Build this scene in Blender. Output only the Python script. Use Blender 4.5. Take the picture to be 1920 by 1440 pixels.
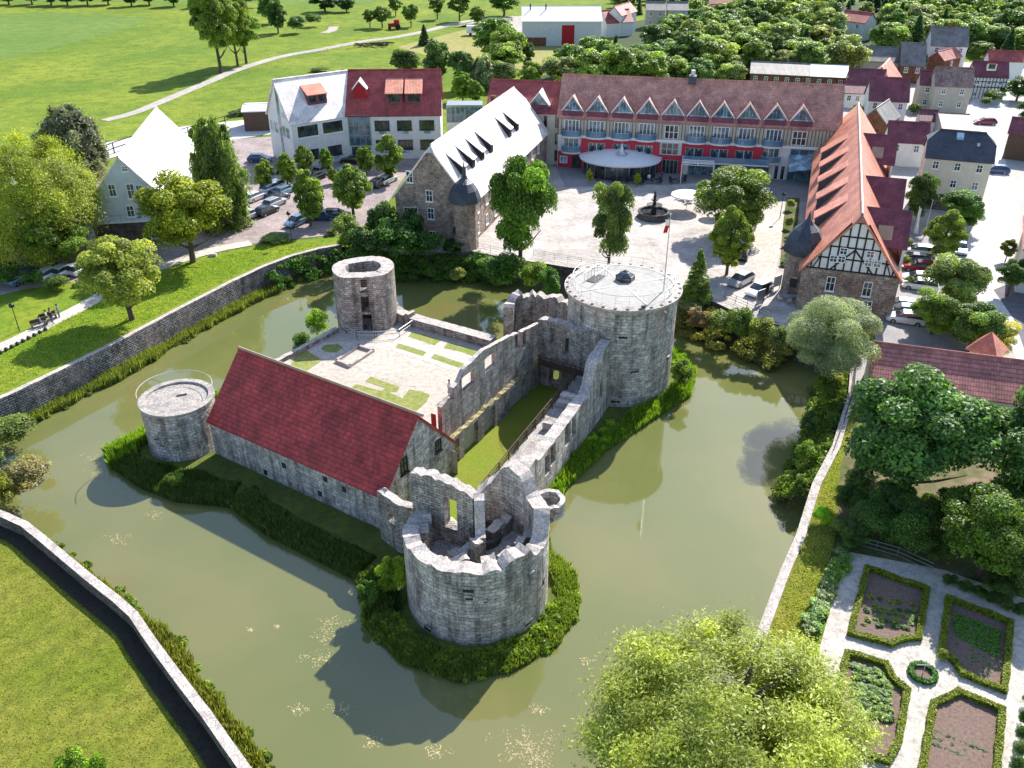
import bpy, math, random
import numpy as np
from mathutils import Vector, Matrix, geometry
R_ = math.radians
for o in list(bpy.data.objects): bpy.data.objects.remove(o)
scene = bpy.context.scene
COL = scene.collection
random.seed(7)

# ---------------------------------------------------------------- camera
CAM_H, CAM_PITCH, CAM_F = 45.0, 30.25, 1650.0      # metres, degrees below horizon, focal length in 1920-px units
cam = bpy.data.cameras.new('camera'); camo = bpy.data.objects.new('camera', cam); COL.objects.link(camo)
cam.sensor_width = 36.0; cam.lens = CAM_F/1920*36.0; cam.clip_end = 5000
camo.location = (0, 0, CAM_H); camo.rotation_euler = (R_(90-CAM_PITCH), 0, 0)
scene.camera = camo
# ---------------------------------------------------------------- light
SUN_EL, SUN_AZ = 39.0, 59.0        # azimuth: degrees counter-clockwise from +X
world = bpy.data.worlds.new('World'); scene.world = world; world.use_nodes = True
wn = world.node_tree; bg = wn.nodes['Background']
sky = wn.nodes.new('ShaderNodeTexSky'); sky.sky_type = 'NISHITA'; sky.sun_disc = False
sky.sun_elevation = R_(SUN_EL); sky.sun_rotation = R_(90-SUN_AZ)
sky.air_density = 1.0; sky.dust_density = .6
wn.links.new(sky.outputs[0], bg.inputs[0]); bg.inputs[1].default_value = 0.148
sun = bpy.data.lights.new('sun', 'SUN'); sun.energy = 5.0; sun.angle = R_(.5); sun.color = (1, .95, .87)
suno = bpy.data.objects.new('sun', sun); COL.objects.link(suno)
sd = Vector((math.cos(R_(SUN_AZ))*math.cos(R_(SUN_EL)), math.sin(R_(SUN_AZ))*math.cos(R_(SUN_EL)), math.sin(R_(SUN_EL))))
suno.rotation_euler = sd.to_track_quat('Z', 'Y').to_euler(); suno.location = (60, 90, 80)
scene.view_settings.view_transform = 'Standard'; scene.view_settings.look = 'None'
scene.view_settings.exposure = 0.85; scene.view_settings.gamma = 1

# ---------------------------------------------------------------- surveying helpers: photo bearing -> place on a level
_p = R_(CAM_PITCH)
_F = Vector((0, math.cos(_p), -math.sin(_p))); _U = Vector((0, math.sin(_p), math.cos(_p)))
def ray(x, y): return _F + Vector((1,0,0))*((x-960)/CAM_F) - _U*((y-720)/CAM_F)
def P(x, y, z=0.0):
    d = ray(x, y); t = (z-CAM_H)/d.z
    return Vector((d.x*t, d.y*t, z))
def V(q):
    q = Vector(q) - Vector((0,0,CAM_H)); z = q.dot(_F)
    return (960+CAM_F*q.x/z, 720-CAM_F*q.dot(_U)/z, z)
def zat(y, pos):
    lo, hi = -12, 60
    for i in range(40):
        m = (lo+hi)/2
        if V((pos[0], pos[1], m))[1] > y: lo = m
        else: hi = m
    return lo
def on_wall(x, y, o, u):
    """place of a bearing on the vertical plane through o along u: (distance along, height)"""
    d = ray(x, y); n = Vector((-u[1], u[0], 0)); oo = Vector((o[0], o[1], 0))
    t = oo.dot(n)/d.dot(n); q = Vector((0,0,CAM_H)) + d*t
    return ((q-oo).dot(Vector((u[0], u[1], 0))), q.z)

# ---------------------------------------------------------------- materials
def newmat(name):
    m = bpy.data.materials.new(name); m.use_nodes = True
    nt = m.node_tree; b = nt.nodes['Principled BSDF']
    return m, nt, b
def N(nt, t, **k):
    n = nt.nodes.new('ShaderNode'+t)
    for a, v in k.items(): setattr(n, a, v)
    return n
def mix(nt, fac, a, b, mode='MIX'):
    n = N(nt, 'Mix', data_type='RGBA', blend_type=mode)
    for s, v in ((0, fac), (6, a), (7, b)):
        if hasattr(v, 'is_output') or isinstance(v, bpy.types.NodeSocket): nt.links.new(v, n.inputs[s])
        elif s == 0: n.inputs[0].default_value = v
        else: n.inputs[s].default_value = (*v[:3], 1)
    return n.outputs[2]
def noise(nt, vec, scale, detail=4, rough=.55, dist=0):
    n = N(nt, 'TexNoise'); n.inputs['Scale'].default_value = scale; n.inputs['Detail'].default_value = detail
    n.inputs['Roughness'].default_value = rough; n.inputs['Distortion'].default_value = dist
    if vec is not None: nt.links.new(vec, n.inputs['Vector'])
    return n.outputs[0]
def ramp(nt, fac, *st):
    n = N(nt, 'ValToRGB'); e = n.color_ramp.elements
    while len(e) < len(st): e.new(.5)
    for i, (p, c) in enumerate(st):
        e[i].position = p; e[i].color = (c, c, c, 1) if isinstance(c, (int, float)) else (*c[:3], 1)
    nt.links.new(fac, n.inputs[0]); return n.outputs[0]
def geo(nt): return N(nt, 'NewGeometry').outputs['Position']
def uvn(nt): return N(nt, 'UVMap').outputs[0]
def scl(nt, vec, s):
    n = N(nt, 'Mapping'); n.inputs['Scale'].default_value = s; nt.links.new(vec, n.inputs['Vector']); return n.outputs[0]
def bump(nt, b, h, strength=.4, dist=.05):
    n = N(nt, 'Bump'); n.inputs['Strength'].default_value = strength; n.inputs['Distance'].default_value = dist
    nt.links.new(h, n.inputs['Height']); nt.links.new(n.outputs[0], b.inputs['Normal'])
def spec(b, v): b.inputs['Specular IOR Level'].default_value = v
M = {}
def plain(name, col, rough=.7, metal=0, var=.0, sp=.3, scale=1.2):
    m, nt, b = newmat(name); b.inputs['Base Color'].default_value = (*col, 1)
    b.inputs['Roughness'].default_value = rough; b.inputs['Metallic'].default_value = metal; spec(b, sp)
    if var:
        f = ramp(nt, noise(nt, geo(nt), scale, 6, .65), (.3, 1-var), (.7, 1+var*.6))
        nt.links.new(mix(nt, 1, col, f, 'MULTIPLY'), b.inputs['Base Color'])
    M[name] = m; return m
def masonry(name, c1, c2, mortar, bw=.6, rh=.3, dirt=.55, streak=.5, ms=.025, warm=(.36,.27,.2)):
    m, nt, b = newmat(name); uv = uvn(nt); g = geo(nt)
    w = N(nt, 'VectorMath', operation='ADD'); d = N(nt, 'VectorMath', operation='SCALE')
    nn = N(nt, 'TexNoise'); nn.inputs['Scale'].default_value = 2.2; nt.links.new(uv, nn.inputs['Vector'])
    nt.links.new(nn.outputs['Color'], d.inputs[0]); d.inputs['Scale'].default_value = .14
    nt.links.new(uv, w.inputs[0]); nt.links.new(d.outputs[0], w.inputs[1])
    br = N(nt, 'TexBrick'); nt.links.new(w.outputs[0], br.inputs['Vector'])
    br.inputs['Scale'].default_value = 1; br.inputs['Brick Width'].default_value = bw; br.inputs['Row Height'].default_value = rh
    br.inputs['Mortar Size'].default_value = ms; br.inputs['Mortar Smooth'].default_value = .3; br.inputs['Bias'].default_value = -.1
    br.inputs['Color1'].default_value = (*c1, 1); br.inputs['Color2'].default_value = (*c2, 1); br.inputs['Mortar'].default_value = (*mortar, 1)
    c = mix(nt, ramp(nt, noise(nt, g, .33, 3), (.5, 0), (.68, .75)), br.outputs[0], warm)
    c = mix(nt, 1, c, ramp(nt, noise(nt, g, 2.6, 7, .7), (.3, .5), (.62, 1.25)), 'MULTIPLY')
    c = mix(nt, 1, c, ramp(nt, noise(nt, scl(nt, uv, (1.3, .12, 1)), 1, 5, .6), (.36, 1-streak), (.52, 1)), 'MULTIPLY')
    c = mix(nt, 1, c, ramp(nt, noise(nt, g, .8, 5, .6), (.33, 1-dirt), (.6, 1.1)), 'MULTIPLY')
    c = mix(nt, 1, c, ramp(nt, noise(nt, g, 9, 3, .6), (.34, .62), (.62, 1.18)), 'MULTIPLY')
    nt.links.new(c, b.inputs['Base Color']); b.inputs['Roughness'].default_value = .93; spec(b, .15)
    add = N(nt, 'Math', operation='SUBTRACT'); nt.links.new(noise(nt, g, 7, 4), add.inputs[0]); nt.links.new(br.outputs['Fac'], add.inputs[1])
    bump(nt, b, add.outputs[0], 1.0, .14)
    M[name] = m; return m
def coping(name, c1, c2, dark, sc=1.7):
    m, nt, b = newmat(name); g = geo(nt)
    vo = N(nt, 'TexVoronoi'); vo.inputs['Scale'].default_value = sc; nt.links.new(g, vo.inputs['Vector'])
    ve = N(nt, 'TexVoronoi', feature='DISTANCE_TO_EDGE'); ve.inputs['Scale'].default_value = sc; nt.links.new(g, ve.inputs['Vector'])
    sx = N(nt, 'SeparateColor'); nt.links.new(vo.outputs['Color'], sx.inputs[0])
    c = mix(nt, sx.outputs[0], c1, c2)
    c = mix(nt, ramp(nt, ve.outputs[0], (.0, 0), (.09, 1)), dark, c)
    c = mix(nt, ramp(nt, noise(nt, g, 1.1, 7, .7), (.48, 0), (.68, .8)), c, dark)
    nt.links.new(c, b.inputs['Base Color']); b.inputs['Roughness'].default_value = .95; spec(b, .1)
    bump(nt, b, noise(nt, g, 9, 4), .6, .06); M[name] = m
def tiles(name, c1, c2, row=.33, width=.26, depth=.55, rough=.6, sp=.4):
    """roof tiles: rows step down the slope"""
    m, nt, b = newmat(name); uv = uvn(nt); g = geo(nt)
    sx = N(nt, 'SeparateXYZ'); nt.links.new(uv, sx.inputs[0])
    def saw(sock, per):
        a = N(nt, 'Math', operation='DIVIDE'); nt.links.new(sock, a.inputs[0]); a.inputs[1].default_value = per
        f = N(nt, 'Math', operation='FRACT'); nt.links.new(a.outputs[0], f.inputs[0]); return f.outputs[0]
    v = saw(sx.outputs[1], row); u = saw(sx.outputs[0], width)
    br = N(nt, 'TexBrick'); nt.links.new(uv, br.inputs['Vector']); br.inputs['Scale'].default_value = 1
    br.inputs['Brick Width'].default_value = width; br.inputs['Row Height'].default_value = row; br.inputs['Mortar Size'].default_value = 0
    br.inputs['Color1'].default_value = (*c1, 1); br.inputs['Color2'].default_value = (*c2, 1)
    c = mix(nt, 1, br.outputs[0], ramp(nt, noise(nt, g, .55, 6, .65), (.32, .62), (.68, 1.3)), 'MULTIPLY')
    c = mix(nt, 1, c, ramp(nt, noise(nt, g, 4, 4, .7), (.3, .8), (.7, 1.15)), 'MULTIPLY')
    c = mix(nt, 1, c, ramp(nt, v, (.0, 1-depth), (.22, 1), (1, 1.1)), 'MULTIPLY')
    nt.links.new(c, b.inputs['Base Color']); b.inputs['Roughness'].default_value = rough; spec(b, sp)
    pi = N(nt, 'Math', operation='PINGPONG'); nt.links.new(u, pi.inputs[0]); pi.inputs[1].default_value = .5
    ad = N(nt, 'Math', operation='SUBTRACT'); nt.links.new(pi.outputs[0], ad.inputs[0]); nt.links.new(v, ad.inputs[1])
    bump(nt, b, ad.outputs[0], .7, .07); M[name] = m
def ground(name, ca, cb, cc, s1=.06, s2=.9, s3=9, rough=.95, bs=.5, stripes=None):
    m, nt, b = newmat(name); g = geo(nt)
    c = mix(nt, ramp(nt, noise(nt, g, s1, 5, .6), (.38, 0), (.62, 1)), ca, cb)
    c = mix(nt, ramp(nt, noise(nt, g, s2, 6, .7), (.42, 0), (.7, .9)), c, cc)
    c = mix(nt, 1, c, ramp(nt, noise(nt, g, s3, 5, .75), (.25, .55), (.7, 1.3)), 'MULTIPLY')
    if stripes:
        w = N(nt, 'TexWave', wave_type='BANDS'); w.inputs['Scale'].default_value = stripes[1]; w.inputs['Distortion'].default_value = 1.5
        mp = N(nt, 'Mapping'); mp.inputs['Rotation'].default_value = (0, 0, R_(stripes[0])); nt.links.new(g, mp.inputs[0]); nt.links.new(mp.outputs[0], w.inputs['Vector'])
        c = mix(nt, 1, c, ramp(nt, w.outputs[0], (0, stripes[2]), (.6, 1)), 'MULTIPLY')
    nt.links.new(c, b.inputs['Base Color']); b.inputs['Roughness'].default_value = rough; spec(b, .1)
    bump(nt, b, noise(nt, g, s3*1.3, 5, .7), bs, .12); M[name] = m
def paving(name, c1, c2, mortar, bw=.3, rh=.2, rot=0, patch=.25):
    m, nt, b = newmat(name); g = geo(nt)
    mp = N(nt, 'Mapping'); mp.inputs['Rotation'].default_value = (0, 0, R_(rot)); nt.links.new(g, mp.inputs[0])
    br = N(nt, 'TexBrick'); nt.links.new(mp.outputs[0], br.inputs['Vector']); br.inputs['Scale'].default_value = 1
    br.inputs['Brick Width'].default_value = bw; br.inputs['Row Height'].default_value = rh; br.inputs['Mortar Size'].default_value = .02
    br.inputs['Color1'].default_value = (*c1, 1); br.inputs['Color2'].default_value = (*c2, 1); br.inputs['Mortar'].default_value = (*mortar, 1)
    c = mix(nt, 1, br.outputs[0], ramp(nt, noise(nt, g, .22, 6, .7), (.3, 1-patch), (.68, 1.12)), 'MULTIPLY')
    c = mix(nt, 1, c, ramp(nt, noise(nt, g, 3, 5, .7), (.3, .82), (.7, 1.08)), 'MULTIPLY')
    nt.links.new(c, b.inputs['Base Color']); b.inputs['Roughness'].default_value = .85; spec(b, .2); M[name] = m

masonry('castle_stone', (.74,.69,.62), (.46,.43,.39), (.33,.3,.27), bw=.75, rh=.32, ms=.018, dirt=.32, streak=.55, warm=(.5,.38,.33))
masonry('hall_stone', (.62,.57,.5), (.36,.33,.3), (.24,.215,.19), bw=.5, rh=.24, dirt=.36, warm=(.46,.36,.3))
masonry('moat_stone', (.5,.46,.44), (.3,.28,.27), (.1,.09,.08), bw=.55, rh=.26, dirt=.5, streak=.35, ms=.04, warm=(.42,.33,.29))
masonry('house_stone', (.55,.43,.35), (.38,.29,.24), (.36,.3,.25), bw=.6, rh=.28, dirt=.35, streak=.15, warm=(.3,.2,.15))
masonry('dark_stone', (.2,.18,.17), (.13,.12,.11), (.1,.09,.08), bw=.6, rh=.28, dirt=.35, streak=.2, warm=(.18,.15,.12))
masonry('orange_brick', (.36,.15,.08), (.28,.11,.06), (.3,.24,.2), bw=.3, rh=.12, dirt=.25, streak=.1, ms=.012, warm=(.33,.15,.09))
coping('coping', (.62,.56,.52), (.46,.41,.38), (.27,.235,.21), 3.3)
coping('mossy_top', (.5,.42,.26), (.36,.3,.12), (.09,.08,.05), 2.4)
coping('gravel_roof', (.5,.46,.42), (.36,.33,.3), (.2,.18,.17), 4)
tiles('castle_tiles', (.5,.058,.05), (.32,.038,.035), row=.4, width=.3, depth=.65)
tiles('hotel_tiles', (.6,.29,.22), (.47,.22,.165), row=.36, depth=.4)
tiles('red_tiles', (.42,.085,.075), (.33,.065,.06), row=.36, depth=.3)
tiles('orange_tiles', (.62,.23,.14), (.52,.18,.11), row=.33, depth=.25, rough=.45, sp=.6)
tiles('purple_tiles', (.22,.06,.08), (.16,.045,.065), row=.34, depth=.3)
tiles('sun_glare_tiles', (.78,.7,.66), (.7,.62,.58), row=.33, depth=.15, rough=.35, sp=.8)  # sun glare on the lit slopes put into the pale base colour
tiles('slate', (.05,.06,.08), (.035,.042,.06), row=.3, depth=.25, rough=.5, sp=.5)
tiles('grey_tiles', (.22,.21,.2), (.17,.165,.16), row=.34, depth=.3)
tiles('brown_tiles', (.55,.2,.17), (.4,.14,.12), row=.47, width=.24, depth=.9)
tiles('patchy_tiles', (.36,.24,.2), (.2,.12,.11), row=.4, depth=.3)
plain('white_plaster', (.72,.71,.69), .85, var=.12); plain('cream_plaster', (.6,.55,.45), .85, var=.12)
plain('blue_plaster', (.55,.58,.6), .85, var=.12); plain('beige_plaster', (.46,.43,.35), .85, var=.15)
plain('red_plaster', (.5,.045,.07), .8, var=.1); plain('brown_wood', (.11,.07,.05), .85, var=.3, scale=4)
plain('dark_timber', (.03,.025,.022), .8); plain('white_paint', (.8,.8,.79), .5); plain('white_canvas', (.82,.81,.78), .8)
plain('grey_metal', (.33,.34,.35), .35, .8); plain('dark_metal', (.05,.05,.055), .5, .6); plain('pale_metal', (.6,.61,.62), .4, .6)
plain('rubber', (.02,.02,.02), .8); plain('black_iron', (.03,.03,.032), .6); plain('red_cloth', (.6,.02,.03), .8)
plain('old_red', (.2,.02,.02), .8); plain('red_wood', (.35,.015,.02), .7); plain('concrete', (.4,.38,.35), .9, var=.2, scale=2); plain('skin', (.5,.3,.22), .6)
plain('sunny_cloth', (.75,.6,.1), .8); plain('white_roof', (.8,.8,.78), .5, var=.05); plain('yellow_paint', (.75,.45,.02), .5)
plain('blue_paint', (.03,.12,.45), .5); plain('copper', (.16,.3,.28), .6); plain('soil', (.19,.13,.105), .95, var=.4, scale=5)
plain('wall_shade', (.035,.03,.022), .95, var=.4, scale=3); plain('forest_floor', (.035,.06,.015), .95, var=.5, scale=.5); plain('bark', (.1,.075,.055), .95, var=.4, scale=5); plain('sandstone', (.4,.3,.22), .9, var=.2)  # wall-foot black and forest floor: shade put into the base colour
plain('plank', (.3,.27,.24), .85, var=.3, scale=3); plain('denim', (.05,.07,.16), .9); plain('hair', (.04,.025,.015), .8)
def glassy(name, col, rough=.08):
    m, nt, b = newmat(name); b.inputs['Base Color'].default_value = (*col, 1); b.inputs['Roughness'].default_value = rough; spec(b, .9)
    nt.links.new(mix(nt, ramp(nt, noise(nt, geo(nt), .9, 2), (.45, 0), (.6, 1)), col, tuple(c*2.4+.01 for c in col)), b.inputs['Base Color']); M[name] = m
glassy('glass', (.02,.025,.03)); glassy('blue_glass', (.05,.1,.13)); glassy('sheet_glass', (.16,.24,.3), .15)
m, nt, b = newmat('balustrade_glass'); b.inputs['Base Color'].default_value = (.12,.25,.36,1); b.inputs['Roughness'].default_value = .1; b.inputs['Alpha'].default_value = .75; M['balustrade_glass'] = m
ground('meadow', (.13,.2,.022), (.23,.27,.032), (.075,.14,.018), .035, .3, 1.6)
ground('lawn', (.16,.2,.022), (.25,.235,.045), (.1,.13,.02), .14, 1.1, 7, stripes=(35, .16, .88))
ground('grass', (.15,.24,.018), (.24,.28,.03), (.08,.15,.018), .12, 1.1, 8)
ground('dry_grass', (.3,.28,.09), (.36,.31,.13), (.2,.22,.05), .05, .6, 5)
ground('crop', (.14,.23,.045), (.19,.27,.055), (.1,.18,.035), .02, .3, 3, stripes=(60, .35, .6))
ground('hall_grass', (.16,.26,.02), (.2,.24,.03), (.24,.2,.05), .3, 1.6, 9)
ground('patch_grass', (.19,.25,.04), (.24,.27,.05), (.36,.33,.2), .4, 2.2, 9)
ground('bank_grass', (.08,.13,.025), (.15,.19,.035), (.1,.075,.04), .3, 1.6, 8)
ground('earth', (.09,.11,.03), (.26,.19,.13), (.05,.09,.02), .16, 1.0, 8)
ground('gravel', (.6,.54,.47), (.68,.61,.54), (.32,.3,.27), .15, 2.5, 14)
ground('cobble', (.5,.45,.39), (.58,.53,.46), (.33,.3,.24), .12, 2, 10)
ground('track', (.42,.38,.34), (.5,.46,.42), (.3,.27,.24), .1, 1, 8)
ground('road', (.6,.58,.56), (.68,.66,.64), (.5,.48,.47), .06, .8, 10, bs=.1)
ground('street', (.17,.16,.18), (.2,.19,.2), (.13,.12,.13), .1, .9, 10, bs=.1)  # darker than road: shade over the lane put into the colour
paving('plaza', (.62,.56,.52), (.48,.43,.39), (.33,.3,.27), .55, .4, 15, .4)
paving('carpark', (.46,.37,.35), (.34,.28,.27), (.24,.2,.19), .5, .36, 30, .4)
paving('grey_paving', (.4,.38,.37), (.33,.31,.31), (.25,.24,.23), .3, .2, 60)
# water: murky green pond, mirror-like skin
m, nt, b = newmat('pond_water'); g = geo(nt)
c = mix(nt, ramp(nt, noise(nt, g, .05, 3, .5), (.42, 0), (.62, 1)), (.13,.145,.045), (.17,.165,.06))
c = mix(nt, ramp(nt, noise(nt, g, .13, 5, .6, .6), (.6, 0), (.74, .55)), c, (.2,.12,.045))
nt.links.new(c, b.inputs['Base Color']); b.inputs['Roughness'].default_value = .035; b.inputs['IOR'].default_value = 1.6; spec(b, .55)
bump(nt, b, noise(nt, g, 2.5, 3, .5), .035, .05); M['pond_water'] = m
# leaves take their colour from the tree they grow on, with lighter and darker clumps
def leafmat(name, trans=.45):
    m, nt, b = newmat(name); oi = N(nt, 'ObjectInfo'); at = N(nt, 'Attribute'); at.attribute_name = 'tint'
    c = mix(nt, 1, oi.outputs['Color'], ramp(nt, at.outputs['Fac'], (0, (.55,.6,.5)), (.45, (1.35,1.35,1.2)), (1, (2.9,2.6,1.8))), 'MULTIPLY')
    nt.links.new(c, b.inputs['Base Color']); b.inputs['Roughness'].default_value = .48; spec(b, .4)
    tr = N(nt, 'BsdfTranslucent'); nt.links.new(mix(nt, 1, c, (1.2,1.25,.5), 'MULTIPLY'), tr.inputs[0])
    ms = N(nt, 'MixShader'); ms.inputs[0].default_value = trans
    nt.links.new(b.outputs[0], ms.inputs[1]); nt.links.new(tr.outputs[0], ms.inputs[2])
    nt.links.new(ms.outputs[0], nt.nodes['Material Output'].inputs[0]); M[name] = m
leafmat('leaf')
m, nt, b = newmat('car_paint'); oi = N(nt, 'ObjectInfo'); nt.links.new(oi.outputs['Color'], b.inputs['Base Color'])
b.inputs['Roughness'].default_value = .3; b.inputs['Metallic'].default_value = .35; b.inputs['Coat Weight'].default_value = .6; M['car_paint'] = m

# ---------------------------------------------------------------- scene bookkeeping
def tag(o, label=None, cat=None, group=None, kind=None):
    if label: o['label'] = label
    if cat: o['category'] = cat
    if group: o['group'] = group
    if kind: o['kind'] = kind
    return o
def empty(name, loc, label, cat, group=None, rz=0):
    o = bpy.data.objects.new(name, None); COL.objects.link(o); o.location = loc; o.rotation_euler = (0, 0, rz)
    o.empty_display_size = .5
    return tag(o, label, cat, group)
def origin(o):
    v = Vector((0,0,0))
    while o is not None: v += o.location; o = o.parent
    return v
class MB:
    def __init__(s): s.v = []; s.f = []; s.m = []; s.uv = []
    def face(s, pts, m=0, uv=None):
        i = len(s.v); s.v += [tuple(p) for p in pts]; s.f.append(tuple(range(i, i+len(pts)))); s.m.append(m)
        if uv is None:
            a, b_, c = Vector(pts[0]), Vector(pts[1]), Vector(pts[2]); n = (b_-a).cross(c-b_)
            if n.length < 1e-9: n = Vector((0,0,1))
            n.normalize()
            if abs(n.z) > .985: uv = [(p[0], p[1]) for p in pts]
            else:
                t = Vector((-n.y, n.x, 0)).normalized(); bb = n.cross(t)
                uv = [(Vector(p).dot(t), Vector(p).dot(bb)) for p in pts]
        s.uv += uv
    def prism(s, poly, z0, z1, m=0, mt=None, bottom=False):
        """poly: xy list counter-clockwise; z0, z1 numbers"""
        mt = m if mt is None else mt; n = len(poly)
        if sum(poly[i][0]*poly[(i+1)%n][1]-poly[(i+1)%n][0]*poly[i][1] for i in range(n)) < 0: poly = poly[::-1]
        for i in range(n):
            a, b_ = poly[i], poly[(i+1)%n]
            s.face([(a[0],a[1],z0),(b_[0],b_[1],z0),(b_[0],b_[1],z1),(a[0],a[1],z1)], m)
        s.poly([(p[0],p[1],z1) for p in poly], mt)
        if bottom: s.poly([(p[0],p[1],z0) for p in poly[::-1]], m)
    def poly(s, pts, m=0):
        if len(pts) <= 4: s.face(pts, m); return
        for t in geometry.tessellate_polygon([[Vector(p) for p in pts]]):
            q = [pts[k] for k in t]
            a, b_, c = [Vector(k) for k in q]; A = [Vector(k) for k in pts[:3]]
            if (b_-a).cross(c-b_).z < 0 and abs((b_-a).cross(c-b_).normalized().z) > .5: q = q[::-1]
            s.face(q, m)
    def box(s, o, u, v, a0, a1, b0, b1, z0, z1, m=0, bottom=True):
        """box in frame (o,u,v): a along u, b along v"""
        c = [tuple(o[k]+u[k]*a+v[k]*b_ for k in (0,1)) for a, b_ in ((a0,b0),(a1,b0),(a1,b1),(a0,b1))]
        s.prism(c, z0, z1, m, bottom=bottom)
    def tube(s, p, q, r, r2=None, n=6, m=0, caps=True):
        p, q = Vector(p), Vector(q); r2 = r if r2 is None else r2; d = (q-p)
        if d.length < 1e-6: return
        d.normalize(); a = d.orthogonal().normalized(); b_ = d.cross(a)
        A = [p+(a*math.cos(2*math.pi*k/n)+b_*math.sin(2*math.pi*k/n))*r for k in range(n)]
        B = [q+(a*math.cos(2*math.pi*k/n)+b_*math.sin(2*math.pi*k/n))*r2 for k in range(n)]
        for k in range(n): j = (k+1)%n; s.face([A[k],A[j],B[j],B[k]], m)
        if caps: s.face(B, m); s.face(A[::-1], m)
    def path(s, pts, r, n=6, m=0):
        for a, b_ in zip(pts, pts[1:]): s.tube(a, b_, r, n=n, m=m)
    def lathe(s, c, prof, n=24, m=0, uvs=1, a0=0, a1=2*math.pi):
        """prof: list (r, z) from bottom to top"""
        c = Vector(c); L = 0
        for (r0, z0), (r1, z1) in zip(prof, prof[1:]):
            dl = math.hypot(r1-r0, z1-z0); rr = max(r0, r1)
            for k in range(n):
                t0 = a0+(a1-a0)*k/n; t1 = a0+(a1-a0)*(k+1)/n
                q = [c+Vector((r0*math.cos(t0),r0*math.sin(t0),z0)), c+Vector((r0*math.cos(t1),r0*math.sin(t1),z0)),
                     c+Vector((r1*math.cos(t1),r1*math.sin(t1),z1)), c+Vector((r1*math.cos(t0),r1*math.sin(t0),z1))]
                uv = [(rr*t0,L),(rr*t1,L),(rr*t1,L+dl),(rr*t0,L+dl)]
                if r1 < 1e-4: q = q[:3]; uv = uv[:3]
                elif r0 < 1e-4: q = [q[0], q[2], q[3]]; uv = [uv[0], uv[2], uv[3]]
                s.face(q, m, uv)
            L += dl
    def build(s, name, mats, parent=None, label=None, cat=None, group=None, kind=None, base=None, smooth=False):
        if isinstance(mats, str): mats = [mats]
        if parent is not None: off = origin(parent)
        elif base is not None: off = Vector(base)
        else: off = Vector((0,0,0))
        me = bpy.data.meshes.new(name)
        me.from_pydata([(x-off.x, y-off.y, z-off.z) for x, y, z in s.v], [], s.f)
        for k in mats: me.materials.append(M[k])
        me.polygons.foreach_set('material_index', s.m)
        ul = me.uv_layers.new(name='UVMap'); ul.data.foreach_set('uv', [c for u in s.uv for c in u])
        if smooth: me.polygons.foreach_set('use_smooth', [True]*len(s.f))
        o = bpy.data.objects.new(name, me); COL.objects.link(o)
        if parent is not None: o.parent = parent
        else: o.location = off
        return tag(o, label, cat, group, kind)
def npmesh(name, verts, nper, mats, tint=None, col=None, parent=None, base=(0,0,0), **t):
    """verts: (n, nper, 3) array of separate faces"""
    verts = np.asarray(verts, dtype=np.float32); n = verts.shape[0]
    me = bpy.data.meshes.new(name); me.vertices.add(n*nper); me.vertices.foreach_set('co', verts.reshape(-1))
    me.loops.add(n*nper); me.loops.foreach_set('vertex_index', np.arange(n*nper, dtype=np.int32))
    me.polygons.add(n); me.polygons.foreach_set('loop_start', np.arange(0, n*nper, nper, dtype=np.int32))
    me.update(calc_edges=True)
    for k in mats: me.materials.append(M[k])
    if tint is not None:
        a = me.attributes.new('tint', 'FLOAT', 'FACE'); a.data.foreach_set('value', np.asarray(tint, dtype=np.float32))
    o = bpy.data.objects.new(name, me); COL.objects.link(o); o.location = base
    if col: o.color = (*col, 1)
    if parent is not None: o.parent = parent
    return tag(o, **t) if t else o
def xy(L): return [(p[0], p[1]) for p in L]
def PX(*px, z=0): return [P(a, b, z) for a, b in px]

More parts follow.
